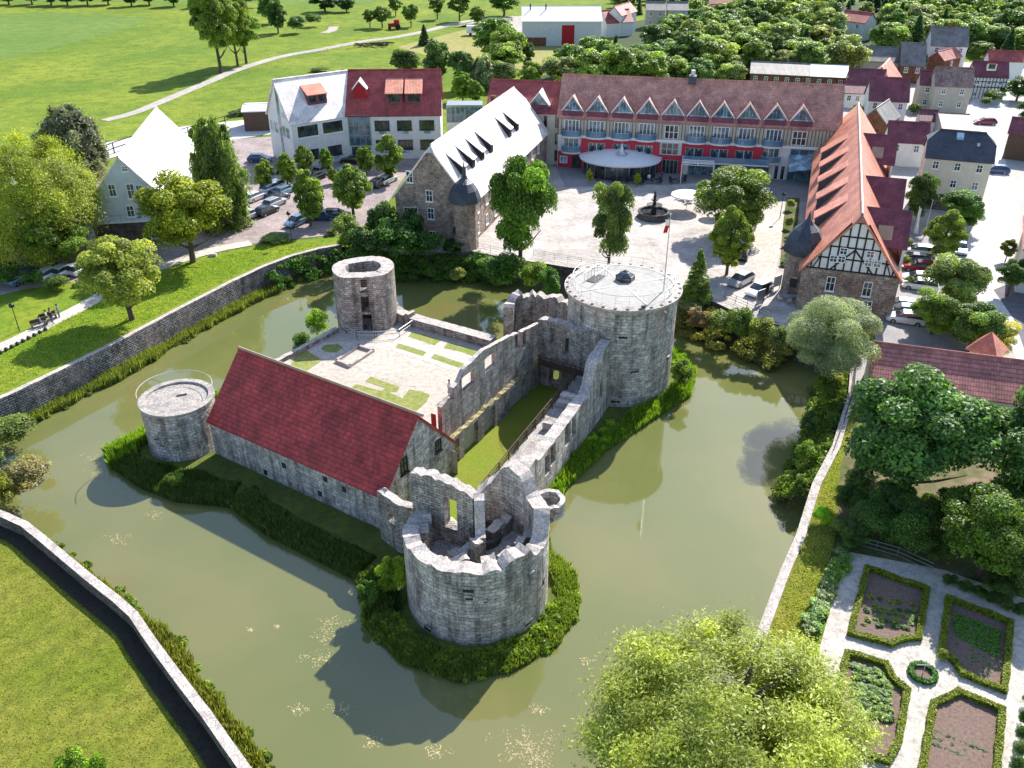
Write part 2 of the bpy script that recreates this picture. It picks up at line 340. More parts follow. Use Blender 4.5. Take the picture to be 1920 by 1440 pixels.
def grid_wall(mb, path, thick, z0, ztop, holes=(), du=.45, batter=0, closed=False, ragged=0, seed=1, arch=False, zbot=None, side=0):
    """a wall along path (xy list) with openings (s0,s1,z0,z1) and a top line ztop(s).
    side: 0 = path is the centre line, 1 = path is the outer face, thickness goes to the left"""
    rnd = random.Random(seed)
    pts = [Vector((p[0], p[1])) for p in path]
    if closed: pts.append(pts[0])
    S = [0]
    for a, b_ in zip(pts, pts[1:]): S.append(S[-1]+(b_-a).length)
    L = S[-1]; br = set(S)
    for h in holes: br |= {h[0], h[1]}
    br = sorted(b_ for b_ in br if -1e-6 <= b_ <= L+1e-6); ss = [br[0]]
    for b_ in br[1:]:
        if b_-ss[-1] < .02: continue
        k = max(1, int(round((b_-ss[-1])/du))); a = ss[-1]; ss += [a+(b_-a)*(i+1)/k for i in range(k)]
    def at(s):
        for i in range(len(S)-1):
            if s <= S[i+1]+1e-6 or i == len(S)-2:
                d = (pts[i+1]-pts[i]).normalized(); return pts[i]+d*(s-S[i]), d
    cols = []
    for i, s in enumerate(ss):
        p, d = at(s)
        e = 1e-3
        _, d2 = at(min(L, s+2e-3)); d = (d+d2).normalized()
        if closed and (i == 0 or i == len(ss)-1):
            _, da = at(e); _, db = at(L-e); d = (da+db).normalized()
        n = Vector((d.y, -d.x)); zt = ztop(s)+(rnd.uniform(-1, .35)*ragged if ragged else 0)
        cols.append((s, p, n, zt))
    if closed: cols[-1] = (cols[-1][0], cols[0][1], cols[0][2], cols[0][3])
    mz = max(c[3] for c in cols); zz = {z0, mz}
    for h in holes: zz |= {h[2], h[3]}
    zz = sorted(z for z in zz if z0 <= z <= mz+1e-6); rows = [zz[0]]
    for z in zz[1:]:
        if z-rows[-1] < .02: continue
        k = max(1, int(round((z-rows[-1])/(du*2)))); a = rows[-1]; rows += [a+(z-a)*(i+1)/k for i in range(k)]
    def solid(i, j):
        if i < 0 or i >= len(cols)-1:
            if closed: i %= (len(cols)-1)
            else: return False
        if j < 0: return True
        if j >= len(rows)-1: return False
        if rows[j] >= max(cols[i][3], cols[i+1][3])-.02: return False
        s = (cols[i][0]+cols[i+1][0])/2; z = (rows[j]+rows[j+1])/2
        for h in holes:
            if h[0] < s < h[1] and h[2] < z < h[3]:
                if len(h) > 4:
                    r = (h[1]-h[0])/2; c = (h[0]+h[1])/2
                    if z > h[3]-r and (s-c)**2+(z-(h[3]-r))**2 > r*r: continue
                return False
        return True
    o_in = thick/2 if side == 0 else thick; o_out = thick/2 if side == 0 else 0
    def pt(i, j, out):
        s, p, n, zt = cols[i]; z = min(rows[j], zt)
        if out: q = p+n*(o_out+batter*(mz-z))
        else: q = p-n*o_in
        return (q.x, q.y, z)
    for i in range(len(cols)-1):
        for j in range(len(rows)-1):
            if not solid(i, j): continue
            top_open = not solid(i, j+1)
            a, b_ = pt(i, j, 1), pt(i+1, j, 1)
            c, d = pt(i+1, j+1, 1), pt(i, j+1, 1); e, f = pt(i, j, 0), pt(i+1, j, 0); g, h = pt(i+1, j+1, 0), pt(i, j+1, 0)
            s0, s1 = cols[i][0], cols[i+1][0]
            mb.face([a, b_, c, d], 0, [(s0,a[2]),(s1,b_[2]),(s1,c[2]),(s0,d[2])])
            mb.face([f, e, h, g], 0, [(s1,f[2]),(s0,e[2]),(s0,h[2]),(s1,g[2])])
            if top_open: mb.face([d, c, g, h], 1 if j+1 >= len(rows)-1 or rows[j+1] >= max(cols[i][3], cols[i+1][3])-.02 else 0)
            if not solid(i, j-1): mb.face([e, f, b_, a], 0)
            if not solid(i-1, j): mb.face([e, a, d, h], 0)
            if not solid(i+1, j): mb.face([b_, f, g, c], 0)
    return mb
def lerp_pts(pts):
    def f(s):
        if s <= pts[0][0]: return pts[0][1]
        for (a, za), (b_, zb) in zip(pts, pts[1:]):
            if s <= b_: return za+(zb-za)*(s-a)/(b_-a)
        return pts[-1][1]
    return f
def circle(c, r, n=40, a0=0, a1=360):
    return [(c[0]+r*math.cos(R_(a0+(a1-a0)*k/n)), c[1]+r*math.sin(R_(a0+(a1-a0)*k/n))) for k in range(n if a1-a0 >= 360 else n+1)]
# ---------------------------------------------------------------- trees
def crown_pts(kind, seed, n, leaf):
    """separate leaf quads for a crown of height 10 (trunk foot at 0) and radius 4"""
    r = np.random.default_rng(seed)
    if kind in ('broad', 'oval', 'round', 'open', 'bush'):
        K = {'broad': 60, 'oval': 75, 'round': 42, 'open': 46, 'bush': 26}[kind]
        z0, z1 = {'broad': (1.3, 10.2), 'oval': (.3, 10.2), 'round': (.2, 10.2), 'open': (2.0, 10.2), 'bush': (0, 10)}[kind]
        cr = {'broad': 1.15, 'oval': .95, 'round': 1.25, 'open': 1.0, 'bush': 1.5}[kind]
        c = []; 
        while len(c) < K:
            q = r.uniform(-1, 1, 3)
            d = np.linalg.norm(q)
            if d > 1 or d < (.45 if kind != 'open' else .5): continue
            sh = 1.0
            if kind == 'oval': sh = 1-.5*max(0, q[2])-.12*max(0, -q[2])
            if kind == 'bush' and q[2] < -.5: continue
            c.append((q[0]*(4.25-cr)*sh*1.02, q[1]*(4.25-cr)*sh*1.02, (z0+cr)+(q[2]*.5+.5)*(z1-z0-2*cr)))
        c = np.array(c); ct = r.uniform(.12, .8, K); cr_ = cr*r.uniform(.7, 1.25, K)
        # keep the height scaling apart: squash z of each clump a little
        k = r.integers(0, K, n); d = r.normal(size=(n, 3)); d /= np.linalg.norm(d, axis=1)[:, None]
        d[:, 2] = np.where(d[:, 2] < -.35, -d[:, 2], d[:, 2])
        rad = cr_[k]*(.45+.6*r.random(n)**.5)
        p = c[k]+d*rad[:, None]*np.array([1, 1, .8 if kind != 'bush' else .95])
        nrm = d*.9+r.normal(size=(n, 3))*.55+np.array([0, 0, .35]); tint = ct[k]+r.normal(size=n)*.24
        el = 1.35
    elif kind == 'conifer':
        t = r.random(n)**.75; z = .6+t*9.4; B = 190; b_ = r.integers(0, B, n)
        ba = r.uniform(0, 2*np.pi, B); bz = .6+(r.random(B)**1.2)*9.2
        z = bz[b_]; R = 3.9*(1-(z-.6)/9.6)**.85+.15; f = r.random(n)**.6
        a = ba[b_]+r.normal(size=n)*.16
        p = np.stack([R*f*np.cos(a), R*f*np.sin(a), z-f*R*.22+r.normal(size=n)*.12], 1)
        nrm = np.stack([np.cos(a)*.4, np.sin(a)*.4, np.ones(n)], 1)+r.normal(size=(n, 3))*.5
        tint = r.uniform(.2, .6, B)[b_]+f*.25+r.normal(size=n)*.1; el = 1.6
    elif kind in ('willow', 'birch'):
        K = 260 if kind == 'willow' else 120; c = []
        while len(c) < K:
            v = r.uniform(-1, 1, 3); d = np.linalg.norm(v)
            if d > 1 or d < .55: continue
            if kind == 'willow': c.append((v[0]*3.7, v[1]*3.7, 5.2+v[2]*4.3))
            else:
                zz = 5+v[2]*4.7; rr = 3.4*min(1, .25+(9.8-zz)/5.5)*(.7 if zz < 2 else 1); a = r.uniform(0, 6.28); f = r.uniform(.35, 1); c.append((rr*f*np.cos(a), rr*f*np.sin(a), zz))
        c = np.array(c); k = r.integers(0, K, n); out = c[:, :2]/(np.linalg.norm(c[:, :2], axis=1)[:, None]+.5)
        dr = r.uniform(1.1, 2.3, K)*(.9 if kind == 'willow' else 1.1); s = r.random(n)**.8; cs = r.uniform(.45, .85, K)
        off = r.normal(size=(n, 3))*np.array([.34, .34, .22])*(.6+s*.6)[:, None]*(cs[k]/.65)[:, None]
        p = np.stack([c[k, 0]+out[k, 0]*.75*np.sin(s*2.2), c[k, 1]+out[k, 1]*.75*np.sin(s*2.2), c[k, 2]+.45*np.sin(s*3)-s**1.7*dr[k]], 1)+off
        p[:, 2] = np.maximum(p[:, 2], .25)
        nrm = np.stack([out[k, 0], out[k, 1], .7*np.ones(n)], 1)+r.normal(size=(n, 3))*.6
        tint = r.uniform(.2, .7, K)[k]-.12*s+r.normal(size=n)*.16; el = 2.4
    nrm /= np.linalg.norm(nrm, axis=1)[:, None]
    up = r.normal(size=(n, 3)); 
    if kind in ('willow', 'birch'): up = up*.75+np.array([0, 0, -1.0])
    t = np.cross(nrm, up); t /= np.linalg.norm(t, axis=1)[:, None]+1e-9; b_ = np.cross(nrm, t)
    s1 = (leaf*r.uniform(.7, 1.3, n))[:, None]; s2 = s1*el
    q = np.stack([p-b_*s2, p+t*s1*.8-b_*s2*.1, p+b_*s2, p-t*s1*.8+b_*s2*.1], 1)
    return q, np.clip(tint, 0, 1)
def trunk_mb(kind, seed):
    r = random.Random(seed); mb = MB()
    zt = {'broad': 7.5, 'oval': 8.5, 'round': 7, 'open': 8, 'conifer': 9.4, 'willow': 8, 'birch': 9.2, 'bush': 5}[kind]
    p = Vector((0,0,0)); rad = .3 if kind != 'bush' else .15
    k = 5; prev = p
    for i in range(k):
        nx = Vector((r.uniform(-.2,.2)*(i+1)*.5, r.uniform(-.2,.2)*(i+1)*.5, zt*(i+1)/k))
        mb.tube(prev, nx, rad*(1-i/k*.75), rad*(1-(i+1)/k*.75), n=7, caps=False)
        if kind not in ('conifer',) and i >= 1:
            for j in range(2):
                a = r.uniform(0, 6.28); l = r.uniform(1.6, 2.8)*(1 if kind not in ('birch', 'oval') else .6)
                e = prev+Vector((math.cos(a)*l, math.sin(a)*l, r.uniform(.8, 1.9))); m_ = (prev+e)/2+Vector((0,0,-.15))
                mb.tube(prev, m_, rad*.4, rad*.28, n=5, caps=False); mb.tube(m_, e, rad*.28, rad*.1, n=5, caps=False)
        prev = nx
    return mb
PROTO = {}
LOD = {0: (2600, .33), 1: (10000, .185), 2: (34000, .1), 3: (150000, .036)}
def proto(kind, var, lod):
    key = (kind, var, lod)
    if key not in PROTO:
        n, lf = LOD[lod]
        if kind == 'bush': n = n//2
        if kind in ('oval',) : n = int(n*1.25)
        q, t = crown_pts(kind, hash((kind == 'oval', len(kind), var)) % 9999+var*13, n, lf)
        o = npmesh('crown', q, 4, ['leaf'], tint=t); me = o.data; bpy.data.objects.remove(o)
        tk = None
        if kind != 'bush':
            o = trunk_mb(kind, var+len(kind)*7).build('trunk', 'bark'); tk = o.data; bpy.data.objects.remove(o)
        PROTO[key] = (me, tk)
    return PROTO[key]
ntree = 0
def tree_at(pos, h, rad, kind, col, label, cat='tree', group=None, lod=1, name=None):
    global ntree; ntree += 1
    r = random.Random(ntree*31); me, tk = proto(kind, ntree % (3 if lod < 2 else 2), lod)
    nm = name or {'conifer': 'spruce_tree', 'willow': 'willow_tree', 'birch': 'birch_tree', 'bush': 'bush'}.get(kind, 'leafy_tree')
    c = tuple(max(0, k*(1+r.uniform(-.08, .08))) for k in col)
    S = (rad/4*r.uniform(.97, 1.03), rad/4*r.uniform(.97, 1.03), h/10)
    if tk is None:
        o = bpy.data.objects.new(nm, me); COL.objects.link(o); o.color = (*c, 1); o.location = pos; o.scale = S; o.rotation_euler = (0,0,r.uniform(0,6.28))
        return tag(o, label, 'bush' if cat == 'tree' else cat, group)
    e = empty(nm, pos, label, cat, group, rz=r.uniform(0, 6.28)); e.scale = S
    o = bpy.data.objects.new('crown', me); COL.objects.link(o); o.parent = e; o.color = (*c, 1)
    o = bpy.data.objects.new('trunk', tk); COL.objects.link(o); o.parent = e
    return e
def tree(bx, by, ty, wpx, kind, col, label, cat='tree', group=None, lod=1, z=0, name=None):
    """tree standing at bearing (bx,by), top seen at ty, crown wpx wide"""
    p = P(bx, by, z); d = V((p.x, p.y, z+3))[2]
    h = zat(ty, p)-z; rad = wpx/2*d/CAM_F
    # the crown's near top edge hides the true top: the seen outline is a little higher than the axis point
    return tree_at(p, h, rad, kind, col, label, cat, group, lod, name)
GREEN = (.085,.155,.022); DARK = (.045,.1,.022); YELL = (.2,.25,.025); PALE = (.2,.23,.09); GREY = (.16,.2,.12); LIME = (.26,.32,.03); MID = (.11,.19,.025)

# ---------------------------------------------------------------- cars
def car_proto(kind='hatch'):
    e = empty('parked_car', (0,0,0), None, 'car')
    L, W, H = 4.3, 1.76, 1.46; zb = .3; zs = .86
    body = MB()
    def sec(x, w, z): return [(x, -w/2, z), (x, w/2, z)]
    # lower body by stations along x
    st = [(-2.15, .55, .80, 1.5), (-2.0, .32, .92, 1.7), (-1.2, .28, .96, 1.76), (0, .28, .96, 1.78), (1.0, .28, .95, 1.76), (1.75, .3, .80, 1.66), (2.1, .38, .68, 1.45)]
    for (x0, a0, b0, w0), (x1, a1, b1, w1) in zip(st, st[1:]):
        for s in (-1, 1):
            q = [(x0, s*w0/2, a0), (x1, s*w1/2, a1), (x1, s*w1/2, b1-.12), (x0, s*w0/2, b0-.12)]
            body.face(q if s < 0 else q[::-1])
            q = [(x0, s*w0/2, b0-.12), (x1, s*w1/2, b1-.12), (x1, s*w1/2*.9, b1), (x0, s*w0/2*.9, b0)]
            body.face(q if s < 0 else q[::-1])
        body.face([(x0, -w0/2*.9, b0), (x1, -w1/2*.9, b1), (x1, w1/2*.9, b1), (x0, w0/2*.9, b0)])
        body.face([(x0, w0/2, a0), (x1, w1/2, a1), (x1, -w1/2, a1), (x0, -w0/2, a0)])
    x, a, b_, w = st[0]; body.face([(x, w/2, a), (x, -w/2, a), (x, -w/2*.9, b_), (x, w/2*.9, b_)])
    x, a, b_, w = st[-1]; body.face([(x, -w/2, a), (x, w/2, a), (x, w/2*.9, b_), (x, -w/2*.9, b_)])
    # roof panel
    rs = [(-1.6, 1.36), (-1.2, 1.45), (-.3, H), (.35, 1.42)]
    for (x0, z0), (x1, z1) in zip(rs, rs[1:]): body.face([(x0,-.58,z0),(x1,-.6,z1),(x1,.6,z1),(x0,.58,z0)])
    for s in (-1, 1):
        for (x0, z0), (x1, z1) in zip(rs, rs[1:]):
            q = [(x0, s*.58, z0), (x1, s*.6, z1), (x1, s*.66, z1-.07), (x0, s*.64, z0-.07)]; body.face(q[::-1] if s < 0 else q)
        for xa, xb in ((-.35, -.28), (.33, .42)):
            pass
    body.build('body', 'car_paint', e)
    g = MB(); 
    g.face([(1.15,-.74,.96),(1.15,.74,.96),(.35,.62,1.41),(.35,-.62,1.41)])
    g.face([(-2.02,.72,.93),(-2.02,-.72,.93),(-1.62,-.6,1.35),(-1.62,.6,1.35)])
    for s in (-1, 1):
        q = [(-1.98, s*.8, .95), (1.1, s*.8, .95), (.37, s*.65, 1.36), (-1.6, s*.63, 1.3)]; g.face(q if s < 0 else q[::-1])
    g.build('windows', 'glass', e)
    for x in (-1.32, 1.3):
        for s in (-1, 1):
            w = MB(); w.tube((x, s*.7, .32), (x, s*.9, .32), .32, n=14); w.tube((x, s*.9, .32), (x, s*.91, .32), .2, n=10, m=1); w.build('wheel', ['rubber', 'grey_metal'], e)
    for s in (-1, 1):
        l = MB(); l.box((0,0,0), (1,0), (0,1), 1.93, 2.13, s*.62-.14, s*.62+.14, .58, .7); l.build('headlight', 'pale_metal', e)
    return e
CARP = car_proto(); ncar = 0
CG = 'cars parked around the hotel and the village'
def car(x, y, ang, col, label, z=0.02, s=1.0, cat='car', px=True, grp=None):
    global ncar; ncar += 1
    p = P(x, y, z+.6) if px else Vector((x, y, 0)); loc = (p.x, p.y, z)
    if ncar == 1: r = CARP
    else:
        r = CARP.copy(); COL.objects.link(r)
        for c in CARP.children:
            d = c.copy(); COL.objects.link(d); d.parent = r
    r.location = loc; r.rotation_euler = (0, 0, R_(ang)); r.scale = (s, s, s*(1.0 if s <= 1.03 else 1.1)); r['label'] = label; r['category'] = cat
    if grp: r['group'] = grp
    for c in r.children:
        if c.name.startswith('body'): c.color = (*col, 1)
    return r

# ---------------------------------------------------------------- houses
class Face:
    """a vertical wall: o = foot of its left end (seen from outside), u = unit along it, out = outward"""
    def __init__(s, o, u):
        s.o = Vector((o[0], o[1], 0)); s.u = Vector((u[0], u[1], 0)).normalized(); s.out = Vector((s.u.y, -s.u.x, 0))
    def pt(s, a, z, out=0): q = s.o+s.u*a+s.out*out; return (q.x, q.y, z)
    def at(s, x, y): return on_wall(x, y, s.o, s.u)
def window(face, a, z, w, h, parent, frame='white_paint', bars=(1, 1), fr=.09, out=.03, sill=True, pane='glass', name='window', depth=.06):
    """window centred at a along the face, sill height z"""
    mb = MB(); x0, x1, z0, z1 = a-w/2, a+w/2, z, z+h
    def bar(p0, p1, q0, q1, o1=out+depth):
        A = [face.pt(p0, q0, 0), face.pt(p1, q0, 0), face.pt(p1, q0, o1), face.pt(p0, q0, o1)]
        B = [(p[0], p[1], q1) for p in A]
        mb.face([A[3], A[2], B[2], B[3]]); mb.face([A[0], A[3], B[3], B[0]]); mb.face([A[2], A[1], B[1], B[2]])
        mb.face([B[3], B[2], B[1], B[0]]); mb.face([A[0], A[1], A[2], A[3]])
    bar(x0, x0+fr, z0, z1); bar(x1-fr, x1, z0, z1); bar(x0+fr, x1-fr, z1-fr, z1); bar(x0+fr, x1-fr, z0, z0+fr)
    for i in range(bars[0]):
        c = x0+(x1-x0)*(i+1)/(bars[0]+1); bar(c-fr*.35, c+fr*.35, z0+fr, z1-fr, out+depth-.012)
    for i in range(bars[1]):
        c = z0+(z1-z0)*(i+1.3)/(bars[1]+1.3); bar(x0+fr, x1-fr, c-fr*.35, c+fr*.35, out+depth-.02)
    if sill: bar(x0-.08, x1+.08, z0-.1, z0-.004, out+depth+.1)
    w_ = mb.build(name, frame, parent)
    g = MB(); g.face([face.pt(x0+fr*.5, z0+fr*.5, out), face.pt(x1-fr*.5, z0+fr*.5, out), face.pt(x1-fr*.5, z1-fr*.5, out), face.pt(x0+fr*.5, z1-fr*.5, out)])
    g.build('pane', pane, w_)
    return w_
def slab(mb, pts, t, m=0):
    """a sloping sheet with thickness t under it; pts counter-clockwise seen from above"""
    n = (Vector(pts[1])-Vector(pts[0])).cross(Vector(pts[2])-Vector(pts[1])).normalized()
    if n.z < 0: pts = pts[::-1]; n = -n
    lo = [tuple(Vector(p)-n*t) for p in pts]
    mb.face(pts, m); mb.face(lo[::-1], m)
    for i in range(len(pts)): j = (i+1) % len(pts); mb.face([lo[i], lo[j], pts[j], pts[i]], m)
class House:
    """gable house: foot corner o, u along the eave (to the right seen from the front), W deep"""
    def __init__(s, name, o, u, L, W, ze, zr, label, wall='white_plaster', roof='red_tiles', cat='house', over=.35, gover=.25, z0=0, hip=(0, 0), group=None, gable=None, ridge_at=.5, pale_front=None, build_walls=True):
        s.u = Vector((u[0], u[1], 0)).normalized(); s.v = Vector((-s.u.y, s.u.x, 0)); s.o = Vector((o[0], o[1], 0)); s.L, s.W, s.ze, s.zr = L, W, ze, zr
        s.e = empty(name, (s.o.x, s.o.y, z0), label, cat, group)
        s.front = Face(s.o, s.u); s.right = Face(s.o+s.u*L, s.v); s.back = Face(s.o+s.u*L+s.v*W, -s.u); s.left = Face(s.o+s.v*W, -s.v)
        rv = W*ridge_at; s.rv = rv
        def q(a, b_, z): p = s.o+s.u*a+s.v*b_; return (p.x, p.y, z)
        s.q = q
        w = MB(); 
        c = [q(0,0,0), q(L,0,0), q(L,W,0), q(0,W,0)]
        hl, hr = hip   # fraction of the gable height cut by a hip
        zl = zr-(zr-ze)*hl; zq = zr-(zr-ze)*hr
        if build_walls:
            up = lambda p, z: (p[0], p[1], z)
            w.face([up(c[0],z0), up(c[1],z0), up(c[1],ze), up(c[0],ze)]); w.face([up(c[2],z0), up(c[3],z0), up(c[3],ze), up(c[2],ze)])
            for (A, B, zz, a) in ((c[1], c[2], zq, L), (c[3], c[0], zl, 0)):
                w.face([up(A,z0), up(B,z0), up(B,ze), up(A,ze)])
                gm = 1 if gable else 0
                f0 = (zz-ze)/(zr-ze)
                k = (rv*f0, W-(W-rv)*f0)
                if zz >= zr-1e-3: w.face([q(a,0,ze), q(a,W,ze), q(a,rv,zr)] if a else [q(a,W,ze), q(a,0,ze), q(a,rv,zr)], gm)
                elif f0 > 1e-3:
                    P4 = [q(a,0,ze), q(a,W,ze), q(a,k[1],zz), q(a,k[0],zz)]
                    w.face(P4 if a else [P4[1], P4[0], P4[3], P4[2]], gm)
            s.wall = w.build('wall', [wall]+([gable] if gable else []), s.e)
        # roof
        r = MB(); sl = (zr-ze)/rv; sb = (zr-ze)/(W-rv); t = .22; g0, g1 = -gover, L+gover; dz = over*sl; dzb = over*sb; up = .05
        il = hl*(W/2)*1.0; ir = hr*(W/2)*1.0
        A0, A1 = q(g0,-over,ze-dz+up), q(g1,-over,ze-dz+up)
        fl, frr = 1-hl, 1-hr
        def fs(a, f): return q(a, -over+(rv+over)*1 if f >= 1 else rv*f, zr+up if f >= 1 else ze+(zr-ze)*f+up)
        def bs(a, f): return q(a, W-(W-rv)*f, ze+(zr-ze)*f+up)
        front = [A0, A1]
        if hr: front += [fs(g1, frr)]
        front += [q(g1-ir if hr else g1, rv, zr+up), q(g0+il if hl else g0, rv, zr+up)]
        if hl: front += [fs(g0, fl)]
        B0, B1 = q(g1,W+over,ze-dzb+up), q(g0,W+over,ze-dzb+up)
        back = [B0, B1]
        if hl: back += [bs(g0, fl)]
        back += [q(g0+il if hl else g0, rv, zr+up), q(g1-ir if hr else g1, rv, zr+up)]
        if hr: back += [bs(g1, frr)]
        slab(r, front, t); slab(r, back, t)
        if hr: slab(r, [fs(g1, frr), bs(g1, frr), q(g1-ir, rv, zr+up)], t)
        if hl: slab(r, [bs(g0, fl), fs(g0, fl), q(g0+il, rv, zr+up)], t)
        s.roof = r.build('roof', roof, s.e)
        rc = MB(); rc.tube(q(g0+il if hl else g0, rv, zr+up+.02), q(g1-ir if hr else g1, rv, zr+up+.02), .13, n=6); rc.build('ridge_cap', roof, s.roof)
    def roofz(s, b_): return s.ze+(s.zr-s.ze)*b_/s.rv+.05 if b_ <= s.rv else s.zr-(s.zr-s.ze)*(b_-s.rv)/(s.W-s.rv)+.05
    def chimney(s, a, b_, h=1.2, w=.6, m='orange_brick'):
        mb = MB(); z = s.roofz(b_); mb.box(s.o, s.u, s.v, a-w/2, a+w/2, b_-w/2, b_+w/2, z-.8, z+h, 0); mb.box(s.o, s.u, s.v, a-w/2-.07, a+w/2+.07, b_-w/2-.07, b_+w/2+.07, z+h, z+h+.12, 0)
        mb.build('chimney', m, s.roof)
    def skylight(s, a, b_, w=.8, h=1.1, m='blue_glass'):
        mb = MB(); z0, z1 = s.roofz(b_)+.07, s.roofz(b_+h*.8)+.07
        slab(mb, [s.q(a-w/2, b_, z0), s.q(a+w/2, b_, z0), s.q(a+w/2, b_+h*.8, z1), s.q(a-w/2, b_+h*.8, z1)], .05); mb.build('skylight', m, s.roof)
    def shed_dormer(s, a, w, b0, z_up, h=1.5, roof='red_tiles', cheek='dark_timber', glass=2, wallm=None, over=.25):
        """dormer with its front at depth b0 and front height h, its roof running back to height z_up"""
        zf = s.roofz(b0); bt = s.rv*(z_up-s.ze)/(s.zr-s.ze); f = Face(s.q(a-w/2, b0, 0), s.u)
        mb = MB(); k = wallm or cheek
        mb.face([s.q(a-w/2,b0,zf), s.q(a+w/2,b0,zf), s.q(a+w/2,b0,zf+h), s.q(a-w/2,b0,zf+h)])
        for sg in (-1, 1):
            t = [s.q(a+sg*w/2, b0, zf), s.q(a+sg*w/2, bt, z_up), s.q(a+sg*w/2, b0, zf+h)]; mb.face(t if sg > 0 else t[::-1])
        d = mb.build('dormer', cheek, s.roof)
        r = MB(); sl = (z_up-zf-h)/(bt-b0)
        slab(r, [s.q(a-w/2-.12,b0-over,zf+h-over*sl+.04), s.q(a+w/2+.12,b0-over,zf+h-over*sl+.04), s.q(a+w/2+.12,bt+.1,z_up+.1*sl+.04), s.q(a-w/2-.12,bt+.1,z_up+.1*sl+.04)], .14)
        r.build('dormer_roof', roof, d)
        for i in range(glass):
            c = w*(i+.5)/glass; wd = w/glass*.72
            g = MB(); g.face([f.pt(c-wd/2, zf+h*.25, .03), f.pt(c+wd/2, zf+h*.25, .03), f.pt(c+wd/2, zf+h*.88, .03), f.pt(c-wd/2, zf+h*.88, .03)]); g.build('dormer_window', 'glass', d)
        return d
def bld(e0, e1, ze, ridge, pitch, ang=None, Lmul=1.0):
    """footprint from the two ends of the eave line and one bearing on the ridge; returns o, u, L, W, zr"""
    a, b_ = P(*e0, ze), P(*e1, ze)
    if ang is not None:
        u = Vector((math.cos(R_(ang)), math.sin(R_(ang)), 0)); o_ = Vector((a.x, a.y, 0))
        s_, _ = on_wall(e1[0], e1[1], o_, u); d = ray(e1[0], e1[1])
        L = abs(s_)
        # length from the bearing's x only
        t = None; lo, hi = 0, 120
        for i in range(40):
            m_ = (lo+hi)/2; q = a+u*m_
            if V(q)[0] < e1[0]: lo = m_
            else: hi = m_
        L = lo
    else: u = (b_-a); u.z = 0; L = u.length; u.normalize()
    v = Vector((-u.y, u.x, 0)); lo, hi = ze+.2, ze+16; tp = math.tan(R_(pitch))
    for i in range(40):
        m_ = (lo+hi)/2; r_ = P(*ridge, m_); sb = (r_-a).dot(v)
        if sb*tp > m_-ze: lo = m_      # ridge ray still too deep: raise it
        else: hi = m_
    return Vector((a.x, a.y, 0)), u, L*Lmul, 2*(lo-ze)/tp, lo
# ---------------------------------------------------------------- the lie of the land
WZ = -3.0
LW = PX((-160,820), (-60,778), (0,752), (60,724), (130,690), (200,656), (300,602), (400,550), (450,524), (500,501), (550,482), (600,469), (640,462))
NB = PX((700,470), (790,478), (885,474), (960,488), (1040,500), (1140,514), (1230,530), (1290,551), (1345,572), (1400,598))
EB = PX((1462,612), (1505,636), (1560,662), (1594,692), (1590,740), (1559,840), (1522,910), (1492,1006), (1461,1076), (1424,1174), (1380,1300), (1330,1440), (1250,1700))
FL = [P(a, b_, 1.25) for a, b_ in ((-200,905), (-80,930), (0,955), (52,977), (101,1017), (173,1077), (226,1118), (258,1146), (282,1182), (314,1226), (354,1279), (395,1331), (435,1388), (467,1432), (540,1530), (640,1690))]
moat = xy(LW+NB+EB)+xy(FL[::-1])
def sheet_cdt(outer, hole, z):
    from mathutils.geometry import delaunay_2d_cdt
    pts = [Vector(p) for p in outer]+[Vector(p) for p in hole]; n = len(outer)
    e = [(i, (i+1) % n) for i in range(n)]+[(n+i, n+(i+1) % len(hole)) for i in range(len(hole))]
    # extra points so the triangles stay reasonable
    vs, _, fs, *_r = delaunay_2d_cdt(pts, e, [], 1, 1e-6)
    def inside(p, poly):
        c = False
        for i in range(len(poly)):
            a, b_ = poly[i], poly[i-1]
            if (a[1] > p[1]) != (b_[1] > p[1]) and p[0] < (b_[0]-a[0])*(p[1]-a[1])/(b_[1]-a[1])+a[0]: c = not c
        return c
    mb = MB()
    for f in fs:
        c = sum((vs[i] for i in f), Vector((0,0)))/len(f)
        if inside(c, hole): continue
        q = [(vs[i].x, vs[i].y, z) for i in f]
        if (Vector(q[1])-Vector(q[0])).cross(Vector(q[2])-Vector(q[1])).z < 0: q = q[::-1]
        mb.face(q)
    return mb
sheet_cdt([(-1500,-60), (1500,-60), (1500,3000), (-1500,3000)], moat, 0).build('meadow', 'meadow', kind='structure')
mb = MB(); mb.face([(-120,10,WZ), (60,10,WZ), (60,140,WZ), (-120,140,WZ)]); mb.build('moat_water', 'pond_water', kind='structure')
mb = MB(); mb.face([(-121,9,-4.5), (61,9,-4.5), (61,141,-4.5), (-121,141,-4.5)]); mb.build('moat_bed', 'soil', kind='structure')
_lv = [0]
def area(name, px, mat, z=None, world=False):
    _lv[0] += 1; z = .012+.006*_lv[0] if z is None else z
    mb = MB(); pts = px if world else [tuple(P(a, b_, 0)) for a, b_ in px]
    mb.poly([(p[0], p[1], z) for p in pts], 0); return mb.build(name, mat, kind='structure')
